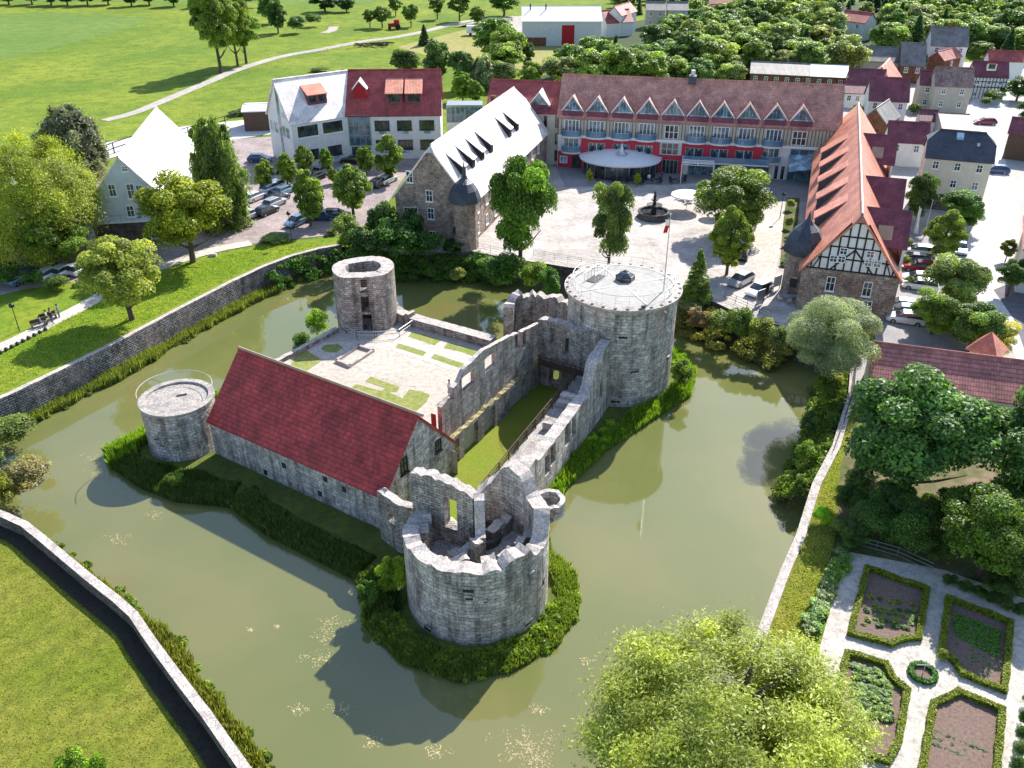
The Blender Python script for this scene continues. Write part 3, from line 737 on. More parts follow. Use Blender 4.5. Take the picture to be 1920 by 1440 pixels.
def ribbon(name, pts, w, mat, z=None):
    _lv[0] += 1; z = .012+.006*_lv[0] if z is None else z
    # Catmull-Rom smoothing
    P_ = [Vector((p[0], p[1])) for p in pts]; Q = [P_[0]*2-P_[1]]+P_+[P_[-1]*2-P_[-2]]; C = []
    for i in range(1, len(Q)-2):
        for k in range(6):
            t = k/6; a, b_, c, d = Q[i-1:i+3]
            C.append(.5*((2*b_)+(c-a)*t+(2*a-5*b_+4*c-d)*t*t+(3*b_-a-3*c+d)*t**3))
    C.append(P_[-1]); mb = MB(); L, R = [], []
    for i, p in enumerate(C):
        d = (C[min(i+1, len(C)-1)]-C[max(i-1, 0)]).normalized(); n = Vector((-d.y, d.x)); ww = w[0]+(w[1]-w[0])*i/len(C) if isinstance(w, tuple) else w
        L.append(p+n*ww/2); R.append(p-n*ww/2)
    for i in range(len(C)-1): mb.face([(R[i].x,R[i].y,z), (R[i+1].x,R[i+1].y,z), (L[i+1].x,L[i+1].y,z), (L[i].x,L[i].y,z)])
    return mb.build(name, mat, kind='structure')
area('crop_field', [(-400,30), (120,24), (290,34), (225,58), (90,92), (0,112), (-400,170)], 'crop')
area('far_field', [(-400,4), (300,3), (700,8), (700,-60), (-400,-60)], 'crop')
area('dry_meadow', [(745,88), (800,74), (905,47), (1010,66), (1170,88), (1150,140), (900,135)], 'dry_grass')
area('farm_yard', [(850,52), (885,42), (960,48), (970,60), (1140,70), (1130,36), (960,30)], 'track')
ribbon('gravel_track', PX((196,226), (250,212), (300,192), (400,150), (440,133), (520,108), (600,93), (680,78), (740,70), (800,58), (850,45), (900,37), (1000,30)), (2.6, 3.6), 'track')
ribbon('bike_path', PX((608,62), (622,57), (626,50)), 3.2, 'track')
area('service_road', [(-200,315), (100,290), (190,270), (340,238), (470,224), (520,232), (520,250), (440,262), (340,268), (230,290), (100,330), (-200,400)], 'road')
area('car_park', [(-200,460), (-100,415), (60,385), (200,330), (330,285), (430,262), (520,256), (640,272), (860,276), (905,290), (760,330), (715,400), (665,436), (600,444), (500,454), (420,466), (330,490), (250,505), (190,530), (120,540), (40,556), (-60,560), (-200,620)], 'carpark')
area('moat_lawn', [(-200,840), (-160,822), (-60,774), (0,748), (60,720), (130,686), (200,652), (300,598), (400,546), (500,497), (550,478), (600,465), (640,458), (640,447), (600,449), (500,458), (430,474), (360,486), (280,515), (200,560), (100,604), (0,652), (-200,740)], 'grass')
area('park_lawn', [(-200,735), (0,650), (100,602), (200,556), (280,508), (200,520), (120,532), (40,545), (-200,600)], 'grass')
ribbon('park_path', PX((-120,700), (0,653), (50,630), (100,603), (150,578), (200,550), (260,518), (320,494), (400,470), (470,456)), 2.1, 'gravel')
area('front_lawn', xy(FL)+[(-5,8), (-70,8), (-80,50)], 'lawn', world=True)
ribbon('wall_shade_strip', [tuple(Vector((a.x, a.y))+Vector((-.5, -.85))*1.15) for a in FL], 1.5, 'wall_shade', z=.3) if False else None
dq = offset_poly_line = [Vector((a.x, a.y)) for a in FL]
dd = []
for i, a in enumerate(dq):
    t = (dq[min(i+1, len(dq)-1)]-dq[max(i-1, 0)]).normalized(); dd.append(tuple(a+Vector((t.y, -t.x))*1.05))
ribbon('wall_foot_shade', dd, 1.25, 'wall_shade', z=.2)  # near-black strip standing in for the wall's shadow on the lawn
area('plaza', [(800,474), (884,470), (960,484), (1040,496), (1140,510), (1230,526), (1290,546), (1345,567), (1400,593), (1462,606), (1500,640), (1530,600), (1640,620), (1700,560), (1680,480), (1560,400), (1560,330), (1480,336), (1040,312), (940,300), (880,400)], 'plaza')
area('hotel_apron', [(1040,312), (1060,352), (1300,345), (1420,360), (1440,380), (1520,380), (1560,330), (1480,320), (1040,300)], 'grey_paving')
area('pale_drive', [(1424,378), (1474,378), (1462,470), (1452,520), (1480,560), (1440,552), (1402,470), (1415,420)], 'gravel')
area('herb_border', [(1474,372), (1500,372), (1494,440), (1490,520), (1462,500), (1468,420)], 'earth')
area('village_ground', [(1560,200), (1590,150), (1700,110), (1850,120), (1960,150), (1990,500), (1960,760), (1700,640), (1700,470), (1600,330)], 'concrete')
area('village_street', [(1812,206), (1828,212), (1842,258), (1846,290), (1870,310), (1850,380), (1826,430), (1786,462), (1800,520), (1850,580), (1890,640), (1925,720), (2000,720), (2000,640), (1920,600), (1875,545), (1895,470), (1915,400), (1905,360), (1892,345), (1880,270), (1884,215), (1905,160), (1940,130), (1920,128), (1885,145), (1840,165)], 'road')
area('shady_street', [(1862,545), (1900,600), (1935,700), (2030,700), (2000,560), (1900,530)], 'street')  # patch of lane shade, drawn as a darker road surface
area('parking_bays', [(1700,430), (1790,470), (1790,560), (1880,650), (1880,690), (1640,640), (1640,600), (1690,520)], 'grey_paving')
area('wall_verge', [(1592,762), (1606,770), (1575,880), (1566,1010), (1520,1180), (1430,1440), (1332,1440), (1382,1300), (1426,1174), (1463,1076), (1494,1006), (1524,910), (1561,840)], 'lawn')
area('terrace_path', [(1598,676), (1650,650), (1634,760), (1592,764), (1592,740)], 'paving' if 'paving' in M else 'grey_paving')
area('orchard_ground', [(1606,770), (1640,740), (2100,760), (2100,1150), (1770,1075), (1592,1038), (1566,1010), (1575,880)], 'earth')
area('garden_gravel', [(1592,1038), (1770,1072), (1960,1140), (2120,1200), (2050,1560), (1440,1560), (1530,1240), (1560,1130)], 'gravel')

# moat walls
def moat_wall(name, pts, label, top, thick=.6, z0=-4.4, seed=3, group=None, rag=.05, m='moat_stone'):
    mb = MB(); L = sum((a-b_).length for a, b_ in zip(pts, pts[1:]))
    grid_wall(mb, xy(pts), thick, z0, lambda s: top(s/L) if callable(top) else top, du=1.1, side=1, ragged=rag, seed=seed)
    return mb.build(name, [m, 'coping'], label=label, cat='wall', base=tuple(pts[len(pts)//2]), group=group)
moat_wall('moat_wall', LW, 'long curved stone retaining wall along the far left bank of the moat', .22)
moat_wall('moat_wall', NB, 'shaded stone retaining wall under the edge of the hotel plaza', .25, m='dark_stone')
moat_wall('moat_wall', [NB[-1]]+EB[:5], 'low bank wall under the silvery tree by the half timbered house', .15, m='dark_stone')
moat_wall('moat_wall', EB[4:], 'straight stone moat wall beside the kitchen garden, its pale top in the sun', .3, .7)
moat_wall('moat_wall', FL[::-1], 'kinked stone wall between the near lawn and the moat, its lawn side in black shade', 1.25, .62, m='dark_stone')  # dark stone colour stands in for deep shade on the lawn side

# castle island
isl = PX((203,852), (212,880), (262,915), (330,942), (430,952), (500,1005), (600,1055), (668,1090), (685,1170), (755,1240), (860,1277), (960,1256), (1040,1212), (1082,1150), (1076,1080), (1030,1040), (1020,985), (1062,915), (1130,850), (1215,792), (1292,742), (1302,700), (1270,660), z=WZ)
isl = xy(isl)+[(15,88), (6,91.5), (-2,92), (-10,95), (-18,97.5), (-23,92.5), (-27,85), (-33,77)]
def offset_poly(poly, d):
    n = len(poly); out = []; A = sum(poly[i][0]*poly[(i+1)%n][1]-poly[(i+1)%n][0]*poly[i][1] for i in range(n)); sg = 1 if A > 0 else -1
    for i in range(n):
        p, q, r = Vector(poly[i-1]), Vector(poly[i]), Vector(poly[(i+1)%n])
        d1 = (q-p).normalized(); d2 = (r-q).normalized(); t = (d1+d2).normalized(); nn = Vector((-t.y, t.x))*sg
        out.append(tuple(q+nn*d))
    return out
mb = MB(); r0 = offset_poly(isl, -.3); r1 = offset_poly(isl, .9); r2 = offset_poly(isl, 1.6)
for A, B, za, zb in ((r0, r1, -3.3, -2.65), (r1, r2, -2.65, -2.4)):
    for i in range(len(A)):
        j = (i+1) % len(A); mb.face([(*A[i],za), (*A[j],za), (*B[j],zb), (*B[i],zb)])
mb.poly([(*p, -2.4) for p in r2]); mb.build('castle_island', 'bank_grass', kind='structure')

# ---------------------------------------------------------------- reeds and bank plants
def blades(name, pts, width, n, h, label, cols, seed, z=WZ, lean=.35, zf=None, cat='reeds', w=.035):
    """upright leaf blades scattered in a band along a line (pts: xy); width = (left, right) of the line"""
    r = np.random.default_rng(seed); Q = np.array([(p[0], p[1]) for p in pts]); D = np.diff(Q, axis=0); Ls = np.hypot(D[:,0], D[:,1]); cum = np.r_[0, np.cumsum(Ls)]
    s = r.uniform(0, cum[-1], n); i = np.clip(np.searchsorted(cum, s)-1, 0, len(D)-1); t = (s-cum[i])/Ls[i]
    nr = np.stack([-D[:,1], D[:,0]], 1)/Ls[:,None]
    # clumpiness
    kn = r.random(int(cum[-1]/1.3)+3); kb = r.random(int(cum[-1]/5)+3); dens = .55*np.interp(s/1.3, np.arange(len(kn)), kn)+.75*np.interp(s/5, np.arange(len(kb)), kb)-.15
    keep = r.random(n) < np.clip(dens+.35, .12, 1); s, i, t = s[keep], i[keep], t[keep]; n = len(s)
    off = r.uniform(width[0], width[1], n)*(.6+.4*np.clip(dens[keep], 0, 1)); c = Q[i]+D[i]*t[:,None]+nr[i]*off[:,None]
    zz = np.full(n, z) if zf is None else zf(c, off)
    hh = h*r.uniform(.35, 1.15, n)*(.6+.5*np.clip(dens[keep], 0, 1)); a = r.uniform(0, 6.28, n); ln = r.uniform(0, lean, n)*hh
    ww = w*r.uniform(.7, 1.6, n); side = np.stack([np.cos(a), np.sin(a)], 1); a2 = r.uniform(0, 6.28, n); ld = np.stack([np.cos(a2), np.sin(a2)], 1)*ln[:,None]
    b0 = np.c_[c-side*ww[:,None], zz-.05]; b1 = np.c_[c+side*ww[:,None], zz-.05]; m1 = np.c_[c+ld*.35+side*ww[:,None]*1.1, zz+hh*.6]; tp = np.c_[c+ld, zz+hh]
    q = np.stack([b0, b1, m1, tp], 1); tint = np.clip(r.normal(.5, .22, n), 0, 1)
    o = npmesh(name, q, 4, ['leaf'], tint=tint, col=cols, label=label, cat=cat, kind='stuff')
    return o
def tufts(name, pts, width, n, size, label, col, seed, zf, cat='ground cover'):
    """small leaf clumps hugging a bank"""
    r = np.random.default_rng(seed); Q = np.array([(p[0], p[1]) for p in pts]); D = np.diff(Q, axis=0); Ls = np.hypot(D[:,0], D[:,1]); cum = np.r_[0, np.cumsum(Ls)]
    K = max(8, n//160); s = r.uniform(0, cum[-1], K); i = np.clip(np.searchsorted(cum, s)-1, 0, len(D)-1); t = (s-cum[i])/Ls[i]
    nr = np.stack([-D[:,1], D[:,0]], 1)/Ls[:,None]; off = r.uniform(width[0], width[1], K); c = Q[i]+D[i]*t[:,None]+nr[i]*off[:,None]
    zc = zf(c, off); cs = size*r.uniform(.5, 1.3, K); k = r.integers(0, K, n); d = r.normal(size=(n,3)); d /= np.linalg.norm(d, axis=1)[:,None]; d[:,2] = abs(d[:,2])*.8
    p = np.c_[c[k], zc[k]]+d*cs[k][:,None]*r.uniform(.5, 1.05, n)[:,None]
    nm = d+r.normal(size=(n,3))*.5; nm /= np.linalg.norm(nm, axis=1)[:,None]; up = r.normal(size=(n,3)); tt = np.cross(nm, up); tt /= np.linalg.norm(tt, axis=1)[:,None]; bb = np.cross(nm, tt)
    l = (.075*r.uniform(.6, 1.5, n))[:,None]; q = np.stack([p-bb*l*1.6, p+tt*l, p+bb*l*1.6, p-tt*l], 1)
    return npmesh(name, q, 4, ['leaf'], tint=np.clip(r.uniform(.2,.8,K)[k]+r.normal(size=n)*.13, 0, 1), col=col, label=label, cat=cat, kind='stuff')
cst = lambda v: (lambda c, off: np.full(len(c), v))
blades('reeds', xy(LW), (-2.2, -.3), 26000, 1.0, 'green and straw coloured reeds at the foot of the long curved moat wall', (.13,.165,.045), 3)
tufts('ground_cover', xy(LW), (-1.9, -.4), 14000, .45, 'low waterside herbs at the foot of the long curved moat wall', (.14,.16,.05), 4, cst(WZ))
blades('reeds', xy(FL), (.8, 2.3), 22000, .95, 'ragged reed fringe along the water side of the near kinked wall', (.15,.17,.05), 5)
tufts('ground_cover', xy(FL), (.7, 2.2), 16000, .4, 'leafy herbs between the reeds below the near kinked wall', (.12,.18,.03), 6, cst(WZ))
I = isl
blades('reeds', I[1:9], (.0, 2.3), 40000, .85, 'tall dark reeds in the shade under the red roofed castle wing', (.075,.12,.04), 7, zf=lambda c, off: -3.0+np.minimum(.6, off*.4), w=.045)  # shade under the wing put into the dark blade colours
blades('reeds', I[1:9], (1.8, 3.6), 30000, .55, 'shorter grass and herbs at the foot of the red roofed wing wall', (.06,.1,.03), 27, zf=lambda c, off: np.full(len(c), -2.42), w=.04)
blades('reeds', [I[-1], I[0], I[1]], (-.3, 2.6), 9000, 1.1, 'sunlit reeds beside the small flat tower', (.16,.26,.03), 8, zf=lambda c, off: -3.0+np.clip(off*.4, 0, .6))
blades('reeds', I[8:17], (-.25, 2.0), 34000, .7, 'long grass around the foot of the ruined front tower', (.13,.18,.045), 9, zf=lambda c, off: -3.0+np.clip(off*.4, 0, .6), w=.03)
tufts('ground_cover', I[7:17], (.0, 1.7), 42000, .42, 'bright leafy herbs around the foot of the ruined front tower', (.16,.235,.03), 10, lambda c, off: -3.0+np.clip(off*.5, 0, .6))
blades('reeds', I[16:24], (-.2, 1.8), 20000, .9, 'grass and sedge along the bank under the hall wall and the big tower', (.13,.22,.03), 11, zf=lambda c, off: -3.0+np.clip(off*.4, 0, .6))
tufts('ground_cover', I[17:24], (.1, 2.2), 22000, .45, 'bright green herbs at the foot of the big tower', (.17,.28,.02), 12, lambda c, off: -3.0+np.clip(off*.5, 0, .6))
blades('reeds', I[24:], (-.2, 1.6), 9000, 1.0, 'reeds on the island bank behind the courtyard', (.15,.24,.03), 13, zf=lambda c, off: -3.0+np.clip(off*.4, 0, .6))
tufts('ground_cover', xy(NB)[:4], (-2.6, -.2), 26000, .9, 'ivy and brambles hanging over the plaza wall beside the stone house', (.06,.13,.02), 14, lambda c, off: -2.9+np.clip((off+2.6)*1.1, 0, 2.9))
tufts('ground_cover', xy(NB)[5:]+xy(EB)[:2], (-4.6, -.3), 46000, .75, 'mixed green and reddish undergrowth on the bank below the parked silver cars', (.16,.17,.05), 15, lambda c, off: -2.9+np.clip((off+4.6)*.55, 0, 2.3))
tufts('ground_cover', xy(EB)[3:7], (-3.2, -.2), 34000, .7, 'tangled green scrub between the water and the garden wall railing', (.11,.17,.03), 16, lambda c, off: -2.9+np.clip((off+3.2)*.8, 0, 2.4))
tufts('ground_cover', xy(LW)[-4:]+xy(NB)[:2], (-2.2, -.1), 15000, .8, 'dark green creepers at the far end of the curved wall', (.05,.12,.02), 17, lambda c, off: -2.9+np.clip((off+2.2)*1.2, 0, 2.6))
def turf(name, px, n, seed, col, label, world=False, h=.11, w=.028, z=.1):
    r = np.random.default_rng(seed); Q = [Vector(p[:2]) for p in px] if world else [P(a, b_, 0).xy for a, b_ in px]
    tr = [[Q[k] for k in t] for t in geometry.tessellate_polygon([[v.to_3d() for v in Q]])]
    A = np.array([abs((t[1]-t[0]).cross(t[2]-t[0]))/2 for t in tr]); i = r.choice(len(tr), n, p=A/A.sum()); T_ = np.array([[tuple(v) for v in t] for t in tr])
    s, t = r.random(n), r.random(n); f = s+t > 1; s[f], t[f] = 1-s[f], 1-t[f]; c = T_[i,0]+(T_[i,1]-T_[i,0])*s[:,None]+(T_[i,2]-T_[i,0])*t[:,None]
    a = r.uniform(0, 6.28, n); sd = np.stack([np.cos(a), np.sin(a)], 1)*w*r.uniform(.6, 1.8, n)[:,None]; a2 = r.uniform(0, 6.28, n); hh = h*r.uniform(.3, 1.3, n); ld = np.stack([np.cos(a2), np.sin(a2)], 1)*(hh*r.uniform(.1, .9, n))[:,None]
    zz = np.full(n, z); q = np.stack([np.c_[c-sd, zz], np.c_[c+sd, zz], np.c_[c+ld+sd*.6, zz+hh], np.c_[c+ld-sd*.3, zz+hh]], 1)
    return npmesh(name, q, 4, ['leaf'], tint=np.clip(r.normal(.42, .28, n), 0, 1), col=col, label=label, cat='grass', kind='stuff')
turf('turf', [(0,985), (60,1010), (160,1100), (240,1170), (270,1230), (330,1320), (420,1430), (500,1560), (-60,1560), (-200,1200), (-60,990)], 26000, 51, (.22,.26,.04), 'short mown grass blades of the near lawn', h=.05, w=.035, z=.08)
turf('turf', [(0,660), (100,610), (200,562), (330,505), (430,478), (500,462), (620,454), (500,490), (400,538), (300,590), (200,643), (130,676), (0,738), (-60,760)], 16000, 52, (.2,.28,.035), 'short grass blades of the lawn above the curved wall', h=.08, w=.045, z=.1)
turf('turf', [(1602,780), (1604,784), (1573,880), (1563,1010), (1518,1180), (1440,1400), (1404,1400), (1448,1174), (1483,1080), (1512,1010), (1545,908)], 6000, 53, (.26,.28,.05), 'tufted grass of the strip beside the garden wall', h=.09, w=.045, z=.12)
# floating weed on the pond
r = np.random.default_rng(5); cl = [(620,1170,36), (600,1235,40), (615,1195,30), (560,1330,24), (985,1395,70), (1000,1420,60), (190,890,40), (230,925,28), (220,1010,26), (290,965,18), (520,1175,8), (640,1330,30), (1010,1330,22), (820,1410,30), (175,860,24), (540,560,22), (700,1390,26), (1100,1240,16), (470,1180,10)]
qs = []
for cx, cy, rr in cl:
    n = int(rr*3.4); a = r.uniform(0, 6.28, n); R = r.random(n)**.8*rr*1.15; ang = r.uniform(0, 3)
    for k in range(n):
        x = cx+R[k]*math.cos(a[k])*(1.0 if math.cos(a[k]*3+ang) > 0 else .5); y = cy+R[k]*math.sin(a[k])*.45
        p = P(x, y, WZ+.012); s = r.uniform(.025, .085); t = r.uniform(0, 3.14); u = np.array([math.cos(t), math.sin(t), 0])*s; v = np.array([-math.sin(t), math.cos(t), 0])*s*.5; c = np.array([p.x, p.y, WZ+.012+r.random()*.004])
        qs.append([c-u, c-v, c+u, c+v])
plain('weed', (.5,.42,.22), .8, var=.4, scale=3)
npmesh('floating_weed', np.array(qs), 4, ['weed'], label='pale scraps of water weed floating on the moat', cat='water weed', kind='stuff')

# ---------------------------------------------------------------- the castle
def hole(o, u, x0, y0, x1, y1, arch=False):
    xm, ym = (x0+x1)/2, (y0+y1)/2
    a, b_ = on_wall(x0, ym, o, u)[0], on_wall(x1, ym, o, u)[0]; z0, z1 = on_wall(xm, y1, o, u)[1], on_wall(xm, y0, o, u)[1]
    h = (min(a, b_), max(a, b_), min(z0, z1), max(z0, z1)); return h+(1,) if arch else h
# wing with the dark red roof
wing = House('castle_wing', (-27.9, 68.3), (.838, -.546), 21.0, 9.4, 1.5, 6.6, 'castle wing with a long dark red tiled roof and windowless stone wall above the moat', wall='castle_stone', roof='castle_tiles', cat='castle wing', z0=-2.6, over=.3, gover=.1)
wf = wing.right
for a, z, w, h in ((2.6, 2.1, .9, 1.5), (7.2, 1.6, .8, 1.2)): window(wf, a, z, w, h, wing.e, frame='dark_timber', bars=(1, 1))
for px in ((437,808), (432,880), (532,872), (498,885), (610,898), (645,917), (600,925)):
    a, z = wing.front.at(*px); window(wing.front, a, z-.3, .45, .55, wing.e, frame='dark_timber', bars=(0, 0), sill=False, name='loophole', out=.01, depth=.02)
# bright verge along the ridge
mb = MB(); mb.tube(wing.q(-.1, 4.7, 6.78), wing.q(21.6, 4.7, 6.78), .14, n=6); mb.build('ridge_tiles', 'sandstone', wing.roof)
# a patch of bright red tiles at the corner
a, z = 21.2, 0
def round_tower(c, r, z0, z1, label, n=44, rim=None, name='round_tower'):
    e = empty(name, (c[0], c[1], z0), label, 'tower')
    mb = MB(); mb.lathe((c[0], c[1], 0), [(r*1.02, z0), (r, z0+1.2), (r, z1)], n=n); mb.build('wall', 'castle_stone', e)
    return e
def slots(e, c, r, items, dark='dark_timber', name='loophole'):
    """dark openings on a round wall at bearings"""
    for x, y, w, h in items:
        d = ray(x, y); o = Vector((0,0,CAM_H)); A = d.x**2+d.y**2; B = 2*(o.x-c[0])*d.x+2*(o.y-c[1])*d.y; C_ = (o.x-c[0])**2+(o.y-c[1])**2-r*r
        D = B*B-4*A*C_
        if D < 0: continue
        t = (-B-math.sqrt(D))/(2*A); p = o+d*t; n = Vector((p.x-c[0], p.y-c[1], 0)).normalized(); u = Vector((-n.y, n.x, 0))
        q = Vector((p.x, p.y, 0))-u*w/2; f = Face(q, u); f.out = n
        mb = MB(); z = p.z-h/2
        mb.face([f.pt(0,z,.03), f.pt(w,z,.03), f.pt(w,z+h,.03), f.pt(0,z+h,.03)], 0)
        mb.face([f.pt(-.08,z+h,.0), f.pt(w+.08,z+h,.0), f.pt(w+.08,z+h,.12), f.pt(-.08,z+h,.12)][::-1], 1); mb.face([f.pt(-.08,z+h,.12), f.pt(w+.08,z+h,.12), f.pt(w+.08,z+h+.18,.12), f.pt(-.08,z+h+.18,.12)], 1); mb.face([f.pt(-.08,z+h+.18,.12), f.pt(w+.08,z+h+.18,.12), f.pt(w+.08,z+h+.18,0), f.pt(-.08,z+h+.18,0)], 1)
        mb.build(name, ['black_iron', 'castle_stone'], e)
# T1: small flat tower with gravel roof and curved rail
c = (-31.3, 70.3); r = 3.3
t1 = round_tower(c, r, -2.7, 2.35, 'small round tower with a flat gravel roof and a curved railing')
mb = MB(); mb.lathe((c[0], c[1], 0), [(r, 2.35), (r+.12, 2.4), (r+.12, 2.62), (r-.45, 2.62), (r-.45, 2.42), (0, 2.5)], n=44); mb.build('gravel_deck', 'gravel_roof', t1)
mb = MB(); pts = [(p[0], p[1], 3.6) for p in circle(c, r+.05, 26, 5, 215)]; mb.path(pts, .03)
for p in pts[::5]: mb.tube((p[0], p[1], 2.6), p, .015)
mb.build('railing', 'pale_metal', t1)
mb = MB(); mb.box((*P(341,741,2.5)[:2], 0), (.9,.4,0), (-.4,.9,0), -.45, .45, -.12, .12, 2.4, 2.56); mb.build('hatch', 'black_iron', t1)
slots(t1, c, r, [(293,823,.5,.25), (305,835,.4,.2)])
# T3: big tower
c3 = (11.3, 82.2); r3 = 5.55
t3 = round_tower(c3, r3, -2.7, 8.2, 'biggest round castle tower with a flat railed viewing deck and a flagpole', n=60)
mb = MB(); mb.lathe((c3[0], c3[1], 0), [(r3, 8.0), (r3+.1, 8.15), (r3+.38, 8.35), (r3+.42, 8.62), (r3-.45, 8.72), (r3-.45, 8.6), (0, 8.66)], n=60); mb.build('parapet_ring', 'coping', t3)
mb = MB(); mb.lathe((c3[0], c3[1], 0), [(r3-.5, 8.66), (r3-.5, 8.7), (0, 8.74)], n=48); mb.build('deck', 'concrete', t3)
mb = MB()
for k in range(4):
    a = R_(20+90*k); d = Vector((math.cos(a), math.sin(a), 0)); mb.box((c3[0], c3[1], 0), d, (-d.y, d.x, 0), .9, r3-.6, -.07, .07, 8.72, 8.76)
mb.build('deck_joint', 'pale_metal', t3)
for k in range(30):
    a = R_(k*12+4); d = Vector((math.cos(a), math.sin(a), 0)); mb = MB(); mb.box((c3[0], c3[1], 0), d, (-d.y, d.x, 0), r3+.02, r3+.28, -.14, .14, 8.6, 8.7); mb.build('drain_slot', 'black_iron', t3)
mb = MB(); rr = r3-.42
for zz, w in ((9.75, .022), (9.2, .008), (8.95, .008)): pts = [(p[0], p[1], zz) for p in circle(c3, rr, 48)]; mb.path(pts+[pts[0]], w)
for p in circle(c3, rr, 24): mb.tube((p[0], p[1], 8.68), (p[0], p[1], 9.75), .014)
mb.build('railing', 'pale_metal', t3)
# glass star lantern and stair hatch on the deck
p = P(1172,523,8.8); mb = MB(); mb.lathe((p.x, p.y, 0), [(.95,8.74), (.95,9.2), (.5,9.55), (0,9.7)], n=6); mb.build('roof_lantern', 'glass', t3)
mb = MB()
for k in range(6):
    a = R_(60*k); q = Vector((p.x+.95*math.cos(a), p.y+.95*math.sin(a), 0)); mb.tube((q.x,q.y,8.74), (q.x,q.y,9.22), .05); mb.tube((q.x,q.y,9.22), (p.x,p.y,9.75), .05); a2 = a+R_(60); mb.tube((q.x,q.y,9.22), (p.x+.95*math.cos(a2), p.y+.95*math.sin(a2), 9.22), .05)
mb.build('lantern_frame', 'dark_metal', t3)
p = P(1117,521,8.8); u = Vector((.55,.83,0)); v = Vector((-u.y,u.x,0)); mb = MB()
mb.box(p, u, v, -1.1, 1.1, -.5, .5, 8.72, 8.78); h_ = mb.build('stair_hatch', 'black_iron', t3)
mb = MB()
for s in (-.6, .6):
    for a0, a1 in ((-1.3, 1.5),): mb.path([tuple(p+u*a0+v*s)[:2]+(9.7,), tuple(p+u*a1+v*s)[:2]+(9.7,)], .03)
    for a in (-1.3, -.6, .1, .8, 1.5): q = p+u*a+v*s; mb.tube((q.x,q.y,8.74), (q.x,q.y,9.7), .025)
    for zz in (9.0, 9.2, 9.45): mb.path([tuple(p+u*-1.3+v*s)[:2]+(zz,), tuple(p+u*1.5+v*s)[:2]+(zz,)], .012)
mb.build('hatch_railing', 'pale_metal', t3)
slots(t3, c3, r3, [(1168,633,.85,.28), (1190,697,.85,.25), (1252,672,.5,.25), (1154,753,.9,.35), (1206,579,.4,.5)])
mb = MB(); q = P(1241,572,8.2); mb.tube((14.5, 77.6, 8.3), (14.9, 76.9, 8.05), .1, n=8); mb.build('rain_spout', 'sandstone', t3)
# flagpole
p = P(1244,545,8.74); fp = empty('flagpole', (p.x, p.y, 8.74), 'tall thin white flagpole with a furled red and white flag on the big tower deck', 'flagpole')
ztop = zat(402, p); mb = MB(); mb.tube((p.x,p.y,8.74), (p.x,p.y,ztop), .07, .04, n=8); mb.lathe((p.x,p.y,0), [(0,ztop), (.1,ztop+.08), (0,ztop+.2)], n=8); mb.build('pole', 'pale_metal', fp)
z1 = zat(424, p); z2 = zat(437, p); zt = zat(412, p); mb = MB()
for k in range(7):
    a0, a1 = k/7, (k+1)/7
    for j in range(3):
        w0, w1 = -.05-.42*j/3*(1-.1*a0), -.05-.42*(j+1)/3
        f = lambda a, w: (p.x+w+.1*math.sin(a*5), p.y+.13*math.sin(w*12+a*4), zt+(z2-zt)*a)
        mb.face([f(a1,w0), f(a1,w1), f(a0,w1), f(a0,w0)], 1 if a0 > .35 else 0)
mb.build('flag', ['white_canvas', 'red_cloth'], fp)

# T4: tower with one flat face towards the courtyard
CZ = .5; p = P(676, 501, 6.3); c4 = (P(690,621,CZ).x-.35, P(690,621,CZ).y+2.55); TZ = zat(501, c4); r4 = 3.4
nf = Vector((.1, -1, 0)).normalized()
def t4path(r, chord):
    out = []
    for q in circle((0,0), r, 48):
        d = Vector((*q, 0)); k = d.dot(nf)
        if k > chord: d = d-nf*(k-chord)
        out.append((c4[0]+d.x, c4[1]+d.y))
    return out
t4 = empty('round_tower', (*c4, CZ), 'open topped round tower with three stacked arched openings at the back of the courtyard', 'tower')
mb = MB(); pa = t4path(r4, 2.55); mb_o = Vector((pa[0][0], pa[0][1])); 
# openings: arc length of the points on the flat face
S = 0; ss = []
for i, q in enumerate(pa):
    ss.append(S); S += (Vector(pa[(i+1) % len(pa)])-Vector(q)).length
def s4(x, y):
    # intersect bearing with the flat face, return arc length
    o = Vector((c4[0], c4[1], 0))+nf*2.55; u = Vector((-nf.y, nf.x, 0)); a, z = on_wall(x, y, o, u); q = o+u*a
    best = min(range(len(pa)), key=lambda i: (Vector(pa[i])-Vector((q.x, q.y))).length)
    i0 = best; d = (Vector((q.x, q.y))-Vector(pa[i0])).length; t = (Vector(pa[(i0+1) % len(pa)])-Vector(pa[i0])).normalized(); sg = 1 if (Vector((q.x,q.y))-Vector(pa[i0])).dot(t) > 0 else -1
    return ss[i0]+sg*d, z
hs = []
for x0, y0, x1, y1 in ((674,524,688,549), (677,557,692,585), (680,590,698,619)):
    a, _ = s4(x0, (y0+y1)/2); b_, _ = s4(x1, (y0+y1)/2); z1_ = s4((x0+x1)/2, y0)[1]; z0_ = s4((x0+x1)/2, y1)[1]; hs.append((min(a,b_), max(a,b_), z0_, z1_, 1))
grid_wall(mb, pa, 1.45, -2.7, lambda s: TZ+.1*math.sin(s*.7), holes=hs, du=.28, closed=True, ragged=.05, side=1)
mb.build('wall', ['hall_stone', 'coping'], t4)
mb = MB(); mb.lathe((c4[0], c4[1], 0), [(2.3, CZ-.3), (0, CZ-.28)], n=24); mb.build('floor', 'dark_stone', t4)
